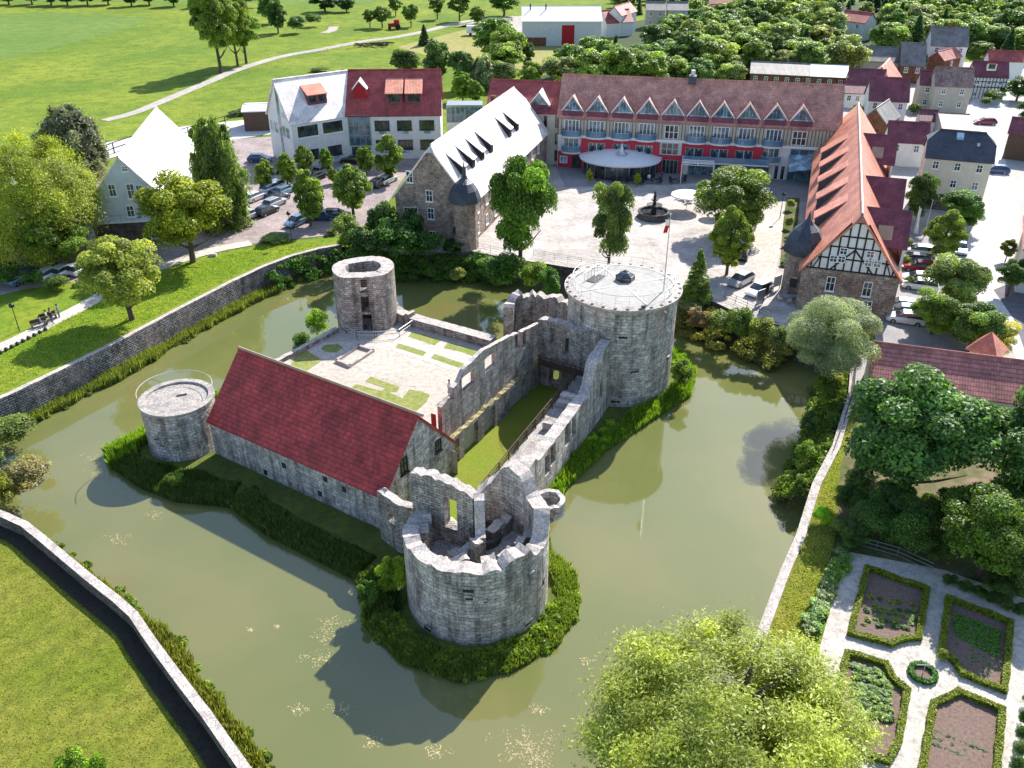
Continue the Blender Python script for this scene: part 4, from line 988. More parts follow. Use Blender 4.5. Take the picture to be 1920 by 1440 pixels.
# railing with two rails in front of the tower
rl = [P(a, b_, CZ+.9) for a, b_ in ((648,612), (668,622), (702,622), (706,622), (748,618), (774,600))]
fe = empty('railing', tuple(rl[2][:2])+(CZ,), 'low dark steel railing with two pale rails in front of the flat faced tower', 'railing')
mb = MB()
for zz in (1.4, 1.0): mb.path([(q.x, q.y, zz) for q in rl], .04)
mb.build('rail', 'pale_metal', fe); mb = MB()
for q in rl: mb.tube((q.x,q.y,CZ), (q.x,q.y,1.42), .04)
mb.build('post', 'dark_metal', fe)
# debris wall stub right of T4
mb = MB(); grid_wall(mb, xy([P(716,560,1.8), P(742,578,1.8), P(772,592,1.6)]), 1.2, -2.6, lerp_pts([(0,4.2),(1.2,2.9),(2.4,2.2),(4,1.9)]), du=.35, ragged=.35, seed=4); mb.build('ruined_wall', ['hall_stone', 'coping'], label='broken stub of wall stepping down from the flat faced tower', cat='ruin')
BK = [P(772,592,1.5), P(925,634,1.5)]
mb = MB(); grid_wall(mb, xy(BK), 1.35, -2.8, lambda s: 1.5, du=.6, ragged=.06, seed=6); mb.build('courtyard_wall', ['hall_stone', 'coping'], label='thick low wall with a flat pale top along the back of the courtyard', cat='wall', base=tuple(BK[0]))
LWc = [P(500,684,.95), P(560,654,.95), P(632,614,.95)]
mb = MB(); grid_wall(mb, xy(LWc[::-1]), .55, -2.8, lambda s: 1.0, du=.6, ragged=.08, seed=8); mb.build('courtyard_wall', ['hall_stone', 'coping'], label='narrow low wall along the left side of the courtyard', cat='wall', base=tuple(LWc[0]))

# hall walls
NA = Vector((2.9, 81.0, 0)); SA = Vector((-6.1, 64.9, 0)); ua = (SA-NA).normalized(); na = Vector((ua.y, -ua.x, 0)) # towards the courtyard (right of travel south is west)
LA = (SA-NA).length
cy = [wing.q(0, 9.2, 0)[:2], wing.q(21.5, 9.2, 0)[:2], (SA.x, SA.y), (NA.x, NA.y), (BK[1].x, BK[1].y), (BK[0].x, BK[0].y), (c4[0]-1, c4[1]+1), (LWc[2].x, LWc[2].y), (LWc[1].x, LWc[1].y), (LWc[0].x, LWc[0].y), (-26.4, 78.2)]
mb = MB(); mb.prism(cy, -2.8, CZ, 0); mb.build('courtyard', 'cobble', kind='structure')
def patch(name, pts, mat, z=CZ+.02, kind='structure'):
    mb = MB(); q = [P(a, b_, z) for a, b_ in pts]; mb.poly([tuple(k) for k in q]); return mb.build(name, mat, kind=kind)
z6 = lambda L: [(560+a/4, 440+b_/4) for a, b_ in L]
ctr = z6([(560,850),(700,880),(960,960),(1200,1040),(1120,1110),(1000,1210),(860,1140),(760,1130),(560,1060),(430,990),(390,1000)])
patch('courtyard_cobbles', ctr, 'cobble', CZ+.01)
patch('gravel_path', z6([(380,800),(600,780),(760,740),(820,720),(1100,800),(1400,880),(1330,1000),(1200,1040),(960,950),(700,870),(560,850),(450,830),(300,900),(180,940),(60,870),(150,810)]), 'gravel', CZ+.014)
patch('grass_patch', z6([(820,765),(850,730),(960,755),(1070,790),(1020,832),(930,800)]), 'patch_grass')
patch('grass_patch', z6([(725,845),(750,815),(850,845),(960,880),(930,912),(830,880)]), 'patch_grass')
patch('grass_patch', z6([(1085,850),(1120,806),(1250,840),(1375,880),(1340,925),(1220,880)]), 'patch_grass')
patch('grass_patch', z6([(990,925),(1020,893),(1130,930),(1250,970),(1205,1000),(1100,965)]), 'patch_grass')
patch('grass_patch', z6([(165,855),(200,825),(290,820),(335,845),(280,885),(200,880)]), 'patch_grass')
patch('grass_patch', z6([(-70,990),(-20,900),(60,868),(180,940),(60,1020),(30,1070)]), 'patch_grass')
patch('grass_patch', z6([(340,1190),(430,1120),(540,1150),(620,1172),(650,1150),(560,1120),(498,1100),(540,1063),(640,1100),(758,1140),(735,1180),(670,1180),(780,1225),(830,1160),(900,1170),(985,1200),(955,1260),(850,1345),(700,1340)]), 'patch_grass')
# stone frame of an excavated foundation in the courtyard
fr = [P(560+a/4, 440+b_/4, CZ) for a, b_ in ((285,955),(450,845),(560,880),(385,995))]
mb = MB()
for a, b_ in zip(fr, fr[1:]+fr[:1]):
    d = (b_-a); d.z = 0; l = d.length; d.normalize(); mb.box(a, d, (-d.y, d.x, 0), -.1, l+.1, -.13, .13, CZ, CZ+.32)
mb.build('foundation_frame', 'coping', label='low rectangular stone kerb in the courtyard cobbles', cat='foundation', base=tuple(fr[0]))
def zline(L, o, u):  # top line of a wall from bearings
    q = sorted(on_wall(a, b_, o, u) for a, b_ in L); return lerp_pts(q)
upo = NA+na*.25
upz = zline([(1025,597), (980,618), (934,638), (902,656), (867,691), (856,716), (846,726), (838,744), (826,760), (815,770)], upo, ua)
H_up = [hole(upo-na*.22, ua, *k) for k in ((966,625,978,655), (980,620,993,650), (909,666,929,692), (866,700,890,727), (841,732,851,752))]
mb = MB(); grid_wall(mb, [(upo.x, upo.y), (upo.x+ua.x*LA, upo.y+ua.y*LA)], .42, 1.1, upz, holes=H_up, du=.4, ragged=.1, seed=11)
hw = empty('hall_wall', (NA.x, NA.y, 0), 'tall ruined hall wall with two rows of empty windows between courtyard and grass', 'ruin')
mb.build('upper_wall', ['hall_stone', 'coping'], hw)
H_lo = [hole(NA-na*.4, ua, *k) for k in ((955,697,984,738), (906,728,928,768), (868,762,896,812), (844,790,860,836), (990,680,1003,716))]
H_lo = [(h[0], h[1], -2.2, min(h[3], .75)) for h in H_lo]
SB = Vector((-11.2, 58.4, 0)); ext = (SB-SA).length
mb = MB(); grid_wall(mb, [(NA.x, NA.y), (SA.x, SA.y), (SB.x, SB.y)], .85, -2.3, lerp_pts([(0,1.2), (LA,1.2), (LA+2,1.35), (LA+4,.9), (LA+6,1.3), (LA+ext,.8)]), holes=H_lo, du=.4, ragged=.2, seed=12)
mb.build('lower_wall', ['hall_stone', 'mossy_top'], hw)
# red door leaf at the broken end of the upper wall
p = P(813,785,1.6); mb = MB(); mb.box((p.x, p.y, 0), ua, na, -.05, .05, -.25, .25, CZ, 2.1); mb.build('door', 'old_red', label='narrow red door at the broken end of the hall wall', cat='door', base=(p.x,p.y,CZ))
# north end wall
NC = Vector((8.9, 77.4, 0)); uc = (NC-NA).normalized()
H_c = [hole(NA, uc, 1034,612,1046,642), hole(NA, uc, 1063,630,1070,658)]+[hole(NA, uc, 1034,676,1052,716, True)]
mb = MB(); grid_wall(mb, [(NA.x, NA.y), (NC.x, NC.y)], .9, -2.3, zline([(1025,597), (1050,600), (1080,612), (1120,618)], NA, uc), holes=H_c, du=.35, ragged=.2, seed=14)
ec = mb.build('end_wall', ['hall_stone', 'coping'], label='short hall end wall with a small arch, set against the big tower', cat='ruin', base=(NA.x,NA.y,-2.3))
# outer wall and walkway
OB0, OB1 = Vector((-.2, 55.6, 0)), Vector((9.7, 76.6, 0)); ub = (OB1-OB0).normalized(); nb = Vector((-ub.y, ub.x, 0)); LB = (OB1-OB0).length
H_b = [hole(OB0, ub, *k) for k in ((1020,852,1029,888), (1031,834,1040,868), (1058,795,1068,832), (1071,780,1079,815), (1123,715,1129,745))]
mb = MB(); grid_wall(mb, [(OB0.x, OB0.y), (OB1.x, OB1.y)], 1.05, -2.7, lerp_pts([(0,2.1), (3,2.4), (5,2.9), (5.6,2.2), (8,2.1), (14,2.2), (18.0,2.25), (18.6,3.4), (19.2,4.9), (LB,5.3)]), holes=H_b, du=.45, side=1, ragged=.13, seed=15, batter=.02)
ow = empty('hall_wall', tuple(OB0)[:2]+(-2.6,), 'outer hall wall above the water with paired window slots and a railed walkway on top', 'ruin'); mb.build('outer_wall', ['castle_stone', 'coping'], ow)
mb = MB(); mb.box(OB0, ub, nb, -.5, LB-1, 1.05, 2.95, -2.7, 1.1); mb.build('inner_wall', 'hall_stone', ow)
mb = MB(); mb.box(OB0, ub, nb, -.5, LB-1, 1.06, 2.93, 1.104, 1.16); mb.build('walkway', 'gravel_roof', ow)
mb = MB()
for zz in (2.15, 1.8, 1.5): mb.box(OB0, ub, nb, 0, LB-1.5, 2.83, 2.9, zz, zz+.09)
a = 0
while a < LB-1.5: mb.box(OB0, ub, nb, a, a+.1, 2.74, 2.828, 1.15, 2.22); a += 1.9
mb.build('railing', 'brown_wood', ow)
mb = MB(); mb.box(OB0, ub, nb, 11.6, 11.9, 1.3, 2.2, 1.165, 1.9); mb.box(OB0, ub, nb, 15.8, 16.6, 1.1, 2.6, 1.165, 1.7); mb.box(OB0, ub, nb, 16.62, 17.4, 1.1, 2.6, 1.165, 2.0); mb.build('step', 'coping', ow)
# timber gallery across the end of the hall
gl = NA+uc*.3-Vector((uc.y,-uc.x,0))*0; ng = Vector((uc.y, -uc.x, 0))
ga = empty('timber_gallery', (gl.x, gl.y, 1), 'dark timber gallery bridging the end of the hall', 'gallery')
mb = MB(); mb.box(NA, uc, ng, .6, 6.4, .46, 1.5, .95, 1.1); mb.build('deck', 'brown_wood', ga)
mb = MB()
for zz in (1.3, 1.6, 1.95): mb.box(NA, uc, ng, .6, 6.4, 1.4, 1.5, zz, zz+.1)
for a in (.6, 2, 3.4, 4.8, 6.2): mb.box(NA, uc, ng, a, a+.12, 1.3, 1.39, .4, 2.05)
mb.build('railing', 'brown_wood', ga)
# outer curved ruin
Dp = [(6.0, 87.6), (4.2, 89.2), (2.2, 89.8), (.4, 89.3), (-.6, 87.8), (-.9, 86.0)]
Dp = xy([P(1072,566,4.4), P(1040,552,4.6), P(1005,546,4.7), P(975,548,4.6), P(957,560,4.3), P(953,585,3.4)])
mb = MB(); grid_wall(mb, Dp, 1.1, -3.1, lerp_pts([(0,4.4), (4,4.7), (6.5,4.6), (8.5,4.2), (10,3.4), (12,.5)]), du=.35, ragged=.55, seed=21); mb.build('ruined_wall', ['hall_stone', 'coping'], label='thick curved ruin wall standing out in the water behind the hall', cat='ruin', base=(*Dp[2],-3))
# hall floor
hf = [(NA.x, NA.y), (NC.x, NC.y), tuple(OB0+nb*2.9)[:2], (-5, 53.5), (SB.x, SB.y), (SA.x, SA.y)]
mb = MB(); mb.prism(hf, -2.6, -1.85, 0); mb.build('hall_floor', 'hall_grass', kind='structure')

# T2: the ruined front tower
c2 = (-2.6, 49.8); r2_ = 5.3
t2 = empty('round_tower', (*c2, -2.7), 'large ruined round tower in front with a broken open top full of wall stumps', 'tower')
rp = circle(c2, r2_, 64, 133, 133+318)
tot = 318*math.pi/180*r2_
def z2(s):
    a = 133+s/r2_*180/math.pi
    L = [(133,3.6), (170,3.6), (185,4.2), (215,4.35), (225,4.3), (288,4.4), (289,3.9), (291,3.9), (292,4.5), (300,4.9), (318,5.0), (319,4.2), (345,4.1), (350,4.7), (360,5.6), (372,5.0), (392,5.3), (397,6.4), (410,6.9), (422,6.7), (430,5.9), (437,4.9), (451,3.6)]
    return lerp_pts(L)(a)
mb = MB(); grid_wall(mb, rp, 1.15, -2.7, z2, du=.42, side=1, ragged=.26, seed=31, holes=[(2.6,3.6,1.2,3.0), (18.6,19.1,.2,.9)])
mb.build('wall', ['castle_stone', 'coping'], t2)
mb = MB(); mb.lathe((c2[0], c2[1], 0), [(r2_-1.1, 1.2), (0, 1.25)], n=40); mb.build('floor', 'coping', t2)
slots(t2, c2, r2_, [(878,1107,.75,.4), (802,1178,.7,.45), (880,1122,.5,.3), (990,1168,.6,.3), (995,1077,.35,.2), (910,1128,.25,.2)])
PT = lambda x, y, z: P(x, y, z)
Ea, Eb = P(775,886,6.5), P(891,925,6.3); ue = (Eb-Ea); ue.z = 0; LE = ue.length; ue.normalize()
He = [hole(Ea, ue, 838,930,862,985)]
mb = MB(); grid_wall(mb, [(Ea.x,Ea.y), (Eb.x,Eb.y)], .85, .6, zline([(775,880), (800,884), (830,893), (860,908), (891,925)], Ea, ue), holes=He, du=.32, ragged=.3, seed=33); mb.build('inner_wall', ['hall_stone', 'coping'], t2)
mb = MB(); q = Eb+Vector((.25,-.2,0)); grid_wall(mb, [(q.x,q.y+.3), (q.x+.15,q.y-1.6)], .75, .6, lerp_pts([(0,6.3),(.9,5.9),(1.1,4.2),(1.9,3.6)]), du=.3, ragged=.25, seed=34); mb.build('pier', ['hall_stone', 'coping'], t2)
q = P(905,1008,1.3); mb = MB(); mb.lathe((q.x,q.y,0), [(1.45,1.2), (1.45,1.9), (1.15,1.95), (1.15,1.3), (0,1.29)], n=20); mb.build('well_ring', 'dark_stone', t2)
for (x, y, z, w, d, h, rot) in ((826,985,1.2,2.6,.9,.9,35), (870,985,1.2,1.1,1.3,1.4,35), (862,1030,1.2,1.8,.7,1.5,30), (893,1010,1.2,.7,.8,2.7,35), (935,980,1.2,2.3,.8,1.3,50), (950,1035,1.2,1.2,.8,2.4,50), (850,1045,1.2,2.2,.7,2.2,20), (785,985,1.2,1.2,.7,2.2,100), (770,960,1.2,.8,.7,2.6,100), (975,1010,1.2,.9,.6,2.2,70), (915,1045,1.2,1.0,.8,2.6,10), (1000,990,1.2,1.2,.7,1.6,80)):
    p = P(x, y, z+h); a = R_(rot); u = Vector((math.cos(a), math.sin(a), 0))
    dd = Vector((p.x-c2[0], p.y-c2[1])); 
    if dd.length > r2_-1.3: dd = dd.normalized()*(r2_-1.3); p = Vector((c2[0]+dd.x, c2[1]+dd.y, 0))
    mb = MB(); s0 = p-u*w/2; grid_wall(mb, [(s0.x,s0.y), (s0.x+u.x*w, s0.y+u.y*w)], d, 1.0, lambda s: 1.2+h, du=.3, ragged=.3, seed=int(x+y)); mb.build('wall_stump', ['hall_stone', 'coping'], t2)
p = P(1030,935,4.7); mb = MB(); grid_wall(mb, circle((p.x,p.y), 1.2, 20), .38, 3.7, lambda s: 4.75, du=.3, closed=True, side=1, ragged=.15, seed=41)
mb.lathe((p.x,p.y,0), [(.35,2.6), (.7,3.1), (1.2,3.5), (1.22,3.75), (0,3.78)], n=20); mb.build('turret', ['castle_stone', 'coping'], t2)
mb = MB(); q = P(742,935,2.6)
grid_wall(mb, xy([P(713,918,2.4), P(745,938,2.6), P(790,945,3.0)]), .7, -2.6, lambda s: 2.6, du=.35, ragged=.15, seed=43, holes=[(1.1,2.1,.2,2.0)]); mb.build('ruined_wall', ['hall_stone', 'coping'], label='low broken wall joining the red roofed wing to the ruined front tower', cat='ruin', base=(q.x,q.y,-2.6))
# ---------------------------------------------------------------- hotel
def face_panel(f, a0, a1, z0, z1, out, m, name, parent, thick=None):
    mb = MB(); t = out
    A = [f.pt(a0,z0,t), f.pt(a1,z0,t), f.pt(a1,z1,t), f.pt(a0,z1,t)]; B = [f.pt(a0,z0,0), f.pt(a1,z0,0), f.pt(a1,z1,0), f.pt(a0,z1,0)]
    mb.face(A)
    for i in range(4): j = (i+1) % 4; mb.face([B[i], B[j], A[j], A[i]])
    return mb.build(name, m, parent)
def balcony(f, a, z, w, d, parent, slabm='white_plaster', rail='balustrade_glass', h=1.0, n=9):
    mb = MB(); pts = [(a-w/2*math.cos(math.pi*k/n), d*math.sin(math.pi*k/n)**.8+.05) for k in range(n+1)]
    lo = [f.pt(x, z-.28, o) for x, o in pts]; hi = [f.pt(x, z, o) for x, o in pts]
    for i in range(n): mb.face([lo[i], lo[i+1], hi[i+1], hi[i]])
    mb.face([f.pt(a, z, .02)]+[] if False else hi[::-1] if False else hi); mb.face(lo[::-1])
    b_ = mb.build('balcony', slabm, parent)
    mb = MB()
    for i in range(n): mb.face([f.pt(pts[i][0], z+.05, pts[i][1]), f.pt(pts[i+1][0], z+.05, pts[i+1][1]), f.pt(pts[i+1][0], z+h, pts[i+1][1]), f.pt(pts[i][0], z+h, pts[i][1])])
    mb.build('balustrade', rail, b_); mb = MB(); mb.path([f.pt(x, z+h, o) for x, o in pts], .035); mb.build('handrail', 'pale_metal', b_)
    return b_
def glazing(f, a0, a1, z0, z1, n, parent, rows=1, frame='white_paint', pane='blue_glass', out=.04, fr=.06, name='glazing', step=0):
    w_ = None; mb = MB()
    def bar(p0, p1, q0, q1, o):
        mb.face([f.pt(p0,q0,o), f.pt(p1,q0,o), f.pt(p1,q1,o), f.pt(p0,q1,o)])
        mb.face([f.pt(p0,q0,out), f.pt(p0,q0,o), f.pt(p0,q1,o), f.pt(p0,q1,out)]); mb.face([f.pt(p1,q0,o), f.pt(p1,q0,out), f.pt(p1,q1,out), f.pt(p1,q1,o)])
    for i in range(n+1): x = a0+(a1-a0)*i/n; bar(x-fr, x+fr, z0, z1, out+.07)
    for j in range(rows+1): z = z0+(z1-z0)*j/rows; bar(a0, a1, z-fr*.8, z+fr*.8, out+.06)
    w_ = mb.build(name, frame, parent); g = MB(); g.face([f.pt(a0,z0,out), f.pt(a1,z0,out), f.pt(a1,z1,out), f.pt(a0,z1,out)]); g.build('pane', pane, w_); return w_
def sign_text(txt, f, a, z, size, parent, m, out=.06, name='lettering'):
    cu = bpy.data.curves.new(name, 'FONT'); cu.body = txt; cu.size = size; cu.extrude = .01; cu.align_x = 'CENTER'
    o = bpy.data.objects.new(name, cu); dg = bpy.context.evaluated_depsgraph_get(); COL.objects.link(o)
    me = bpy.data.meshes.new_from_object(o.evaluated_get(bpy.context.evaluated_depsgraph_get())); bpy.data.objects.remove(o)
    o = bpy.data.objects.new(name, me); COL.objects.link(o); me.materials.clear(); me.materials.append(M[m])
    X = f.u; Y = Vector((0,0,1)); Z = f.out
    mt = Matrix(((X.x,Y.x,Z.x),(X.y,Y.y,Z.y),(X.z,Y.z,Z.z))).transposed() if False else Matrix(((X.x,Y.x,Z.x),(X.y,Y.y,Z.y),(X.z,Y.z,Z.z)))
    me.transform(mt.to_4x4()); o.parent = parent; o.location = Vector(f.pt(a, z, out))-origin(parent); return o

o, u, L, W, zr = bld((1047,217), (1558,241), 8.9, (1300,149), 47)
print('H1', o, u, L, W, zr)
L = L+1.5
ht = House('hotel', o, u, L, 11, 8.9, zr, 'long three storey hotel with ten pointed dormers, curved balconies and red painted bays', wall='white_plaster', roof='hotel_tiles', cat='hotel', over=.3, ridge_at=min(.75, W/2/11))
F1 = ht.front; E1 = ht.e
a_ = lambda x, y=260: F1.at(x, y)[0]
AT = lambda x, y: F1.at(x, y)
z_s2 = AT(1165,256)[1]; z_s1 = AT(1071,281)[1]; print('storeys', z_s1, z_s2, AT(1047,310), AT(1466,334))
z_s2, z_s1 = 5.7, 3.0
# attic storey boards
mb = MB(); n = int(L/.55)
for i in range(n+1): x = min(L-.06, i*.55); mb.box(F1.o, F1.u, -F1.out, x, x+.09, -.1, .0, z_s2+.1, 8.75)
face_panel(F1, .02, L-.02, z_s2+.1, 8.8, .04, 'beige_plaster', 'upper_panel', E1); mb.build('upper_boards', 'brown_wood', E1)
dx = [1077,1125,1171,1217,1264,1311,1358,1406,1457,1505]
bays = [a_(x, 250) for x in (1072,1118,1165,1212,1259,1306,1352,1400,1451,1500)]
rb = ht
for i, a in enumerate(bays):
    # pointed dormer
    w = 3.45; f = F1; zb, zt, za = 8.75, 9.9, 12.2; out = .35
    sl = (zr-8.9)/ht.rv; back = lambda z: (z-8.9)/sl
    mb = MB()
    mb.face([f.pt(a-w/2,zb-.15,out-.28), f.pt(a+w/2,zb-.15,out-.28), f.pt(a+w/2,zt,-.2), f.pt(a-w/2,zt,-.2)])
    for s in (-1, 1):
        q = [f.pt(a+s*w/2,zb-.15,out-.28), f.pt(a+s*w/2,zt,-back(zt)), f.pt(a+s*w/2,zt,-.2)]; mb.face(q if s > 0 else q[::-1])
    d = mb.build('dormer', 'purple_tiles', ht.roof)
    g = MB(); g.face([f.pt(a-w/2+.2,zt,-.2), f.pt(a+w/2-.2,zt,-.2), f.pt(a,za-.25,-.2)]); g.build('gable_glass', 'blue_glass', d)
    g = MB()
    for k in (-.55, 0, .55): hh = (za-zt-.3)*(1-abs(k)/(w/2-.2)); g.box(f.pt(a+k,0,-.2), f.u, -f.out, -.045, .045, -.08, 0, zt, zt+hh)
    g.box(f.pt(a,0,-.2), f.u, -f.out, -w/2+.15, w/2-.15, -.1, 0, zt-.08, zt+.1)
    for s in (-1, 1):
        g.path([f.pt(a+s*(w/2-.2),zt+.1,-.12), f.pt(a,za-.3,-.12)], .07, n=4)
    g.build('gable_frame', 'sheet_glass', d)
    r = MB(); bz = back(za)
    for s in (-1, 1):
        slab(r, [f.pt(a+s*(w/2+.15), zt-.12, .12), f.pt(a, za, .12), f.pt(a, za, -bz-.1), f.pt(a+s*(w/2+.15), zt-.12, -back(zt-.12)-.05)], .1, 0)
    r.build('dormer_roof', 'hotel_tiles', d)
    r = MB()
    for s in (-1, 1):
        A, B = Vector(f.pt(a+s*(w/2+.2), zt-.2, .15)), Vector(f.pt(a, za+.05, .15)); up = Vector((0,0,.15))
        q = [A, B, B+up, A+up]; q = q if s < 0 else q[::-1]; r.face([tuple(k) for k in q]); q2 = [A+up, B+up, B+up-F1.out*.3, A+up-F1.out*.3]; r.face([tuple(k) for k in (q2 if s < 0 else q2[::-1])])
    r.build('barge_board', 'white_paint', d)
    # upper storey glazing and balcony
    if i not in (4, 9):
        glazing(F1, a-1.25, a+1.25, z_s2+.15, 8.3, 4, E1, name='balcony_window', out=.08); balcony(F1, a, z_s2+.05, 3.5, 1.25, E1)
        for s in (-1, 1):
            mb = MB(); mb.lathe(F1.pt(a+s*1.35, 0, .45)[:2]+(0,), [(.12,z_s2+.05), (.3,z_s2+.4), (.22,z_s2+.9), (0,z_s2+1.3)], n=8); mb.build('planter_shrub', 'black_iron', E1)
    else: glazing(F1, a-1.1, a+1.1, z_s2+.3, 8.2, 3, E1, rows=2, name='window', out=.08, pane='glass')
face_panel(F1, .0, L-.02, z_s2-.35, z_s2+.06, .14, 'white_paint', 'storey_band', E1)
# first floor
for x in (1071, 1448):
    a = a_(x, 270); glazing(F1, a-1.3, a+1.3, z_s1+.15, z_s2-.4, 3, E1, name='balcony_window', frame='white_paint'); balcony(F1, a, z_s1+.05, 3.4, 1.2, E1)
for (xa, xb, cs) in ((1090,1237,(1119,1165,1208)), (1279,1432,(1303,1350,1397))):
    a0, a1 = a_(xa, 270), a_(xb, 275)
    mb = MB(); cc = [a_(c, 270) for c in cs]; hw_ = 1.45
    xs = [a0]+sum([[c-hw_, c+hw_] for c in cc], [])+[a1]
    for k in range(0, len(xs), 2): mb.box(F1.o, F1.u, -F1.out, xs[k], xs[k+1], -.32, 0, z_s1-.1, z_s2-.42)
    for k in range(1, len(xs)-1, 2): mb.box(F1.o, F1.u, -F1.out, xs[k]+.002, xs[k+1]-.002, -.318, 0, z_s2-1.0, z_s2-.422)
    mb.build('red_bay', 'red_plaster', E1)
    for c in cc:
        glazing(F1, c-hw_+.02, c+hw_-.02, z_s1+.1, z_s2-1.05, 4, E1, name='bay_window', out=.03)
        for s in (-.75, .75):
            mb = MB(); mb.lathe(F1.pt(c+s, 0, .55)[:2]+(0,), [(.15,z_s1+.05), (.28,z_s1+.4), (.2,z_s1+1), (0,z_s1+1.5)], n=8); mb.build('planter_shrub', 'black_iron', E1)
a = a_(1256, 275); glazing(F1, a-1.4, a+1.4, z_s1+.35, z_s2-.5, 3, E1, rows=2, name='window', pane='glass', frame='blue_plaster')
# ground floor red wall parts, entrances
for xa, xb, z1 in ((1046,1096,2.9), (1226,1282,3.2)):
    face_panel(F1, max(.01, a_(xa, 300)), a_(xb, 300), 0, z1, .1, 'red_plaster', 'red_wall', E1)
a = a_(1060,300); glazing(F1, a-.9, a+.3, .9, 2.1, 2, E1, out=.12, name='window', pane='sheet_glass'); a = a_(1080,305); glazing(F1, a-.6, a+.7, .05, 2.2, 2, E1, out=.12, name='door', frame='dark_metal', pane='glass')
a = a_(1255,318); glazing(F1, a-1.3, a+1.3, .05, 2.4, 4, E1, out=.12, name='entrance_door', frame='grey_metal', pane='glass')
glazing(F1, a_(1290,320), a_(1440,325), .05, 2.6, 12, E1, out=.06, name='shop_front', frame='grey_metal', pane='blue_glass')
for x in (1455, 1467): a = a_(x, 322); glazing(F1, a-.35, a+.35, .1, 2.4, 1, E1, out=.06, name='tall_window', frame='white_paint', pane='glass')
# terrace with blue glass balustrade over the shop front
mb = MB(); mb.box(F1.o, F1.u, -F1.out, a_(1282,300), a_(1440,305), -2.4, 0, 2.72, 2.95); mb.build('terrace', 'white_plaster', E1)
mb = MB(); mb.box(F1.o, F1.u, -F1.out, a_(1282,300), a_(1440,305), -2.4, -2.34, 2.96, 3.9); mb.build('terrace_balustrade', 'balustrade_glass', E1)
# glass hall at the right end
glazing(F1, a_(1480,300), a_(1530,305), .05, 5.3, 3, E1, rows=3, out=.2, name='glass_hall', frame='grey_metal', pane='blue_glass')
mb = MB(); a0, a1 = a_(1476,310), a_(1530,315); slab(mb, [F1.pt(a0,2.5,3.6), F1.pt(a1,3.1,3.0), F1.pt(a1,4.6,.2), F1.pt(a0,4.4,.2)], .12); mb.build('glass_canopy', 'sheet_glass', E1)
# stair turret roof valley / chimney shaft
mb = MB(); a = a_(1296, 200)-.2; mb.box(F1.o, F1.u, -F1.out, a-.6, a+.6, ht.rv-1.2, ht.rv+.6, zr-.6, zr+.7); mb.build('chimney', 'slate', ht.roof)
mb = MB(); mb.tube(F1.pt(a, zr+.7, -ht.rv), F1.pt(a, zr+1.5, -ht.rv), .35, n=8); mb.build('vent', 'pale_metal', ht.roof)
# conservatory with white tent-like roof
a0, a1 = a_(1092,300), a_(1236,305); am = (a0+a1)/2; hwid = (a1-a0)/2
cv = empty('conservatory', F1.pt(am, 0, 3), 'half round glass conservatory with a pale domed roof in front of the hotel', 'conservatory')
mb = MB(); n = 20
ring = lambda rr, z, k: F1.pt(am-hwid*rr*math.cos(math.pi*k/n), z, .12+6.4*rr*math.sin(math.pi*k/n)**.75)
for k in range(n):
    for (r0_, z0_), (r1_, z1_) in (((1.05,2.5),(1.07,2.75)), ((1.07,2.75),(.75,3.35)), ((.75,3.35),(.4,3.75)), ((.4,3.75),(.0,4.0))):
        q = [ring(r0_,z0_,k), ring(r0_,z0_,k+1), ring(r1_,z1_,k+1), ring(r1_,z1_,k)]; mb.face(q if r1_ > 0 else q[:3])
mb.build('roof', 'white_roof', cv); mb = MB()
for k in range(n): mb.face([ring(.96,.05,k), ring(.96,.05,k+1), ring(.96,2.6,k+1), ring(.96,2.6,k)])
mb.build('glass_wall', 'glass', cv); mb = MB()
for k in range(0, n+1, 2): p = ring(.98,0,k); mb.tube((p[0],p[1],0), (p[0],p[1],2.6), .07)
mb.build('frame', 'grey_metal', cv); p = F1.pt(am+.3, 0, 2.6); mb = MB(); mb.lathe((*p[:2],0), [(1.2,3.7), (.5,4.1), (.15,5.0), (0,5.7)], n=6); mb.build('lantern', 'pale_metal', cv)
# white steel sun terrace frame
pg = empty('steel_pergola', F1.pt(a_(1300,320), 0, 4), 'white steel frame terrace with horizontal bars beside the hotel entrance', 'pergola')
mb = MB(); b0, b1 = a_(1278,320), a_(1335,325)
for k in range(6): o1 = .6+k*1.0; mb.path([F1.pt(b0, 3.3, o1), F1.pt(b1, 3.3, o1)], .06)
for x in (b0, (b0+b1)/2, b1): mb.path([F1.pt(x, 3.3, .2), F1.pt(x, 3.3, 5.8)], .08)
for x in (b0, b1): mb.tube(F1.pt(x, 0, 5.6), F1.pt(x, 3.3, 5.6), .09)
for zz in (3.7, 4.1): mb.path([F1.pt(b0, zz, 5.8), F1.pt(b1, zz, 5.8)], .035)
mb.build('frame', 'white_paint', pg)

# left wing of the hotel
ang1 = math.degrees(math.atan2(u.y, u.x))
wo = o-u*13.0+Vector((-u.y,u.x,0))*1.2
w2 = House('hotel_wing', wo, u, 13.0, 10, 9.2, 13.2, 'lower red roofed hotel wing with one pointed dormer behind the stone house', wall='cream_plaster', roof='red_tiles', cat='hotel wing', over=.35, gover=.02)
for k in range(6):
    for z in (.8, 3.7, 6.6): 
        if k == 1 and z == .8: continue
        window(w2.front, 12.3-k*2.0+.3, z, .55, 1.9, w2.e, frame='brown_wood', bars=(0,0), sill=False, name='slim_window')
a = w2.front.at(1010,200)[0]; zt = 10.2; za = 12.4; w = 3.6; f = w2.front
mb = MB(); sl = (13.2-9.2)/5; bk = lambda z: (z-9.2)/sl
mb.face([f.pt(a-w/2,9.2,.1), f.pt(a+w/2,9.2,.1), f.pt(a+w/2,zt,-.5), f.pt(a-w/2,zt,-.5)]); d = mb.build('dormer', 'purple_tiles', w2.roof)
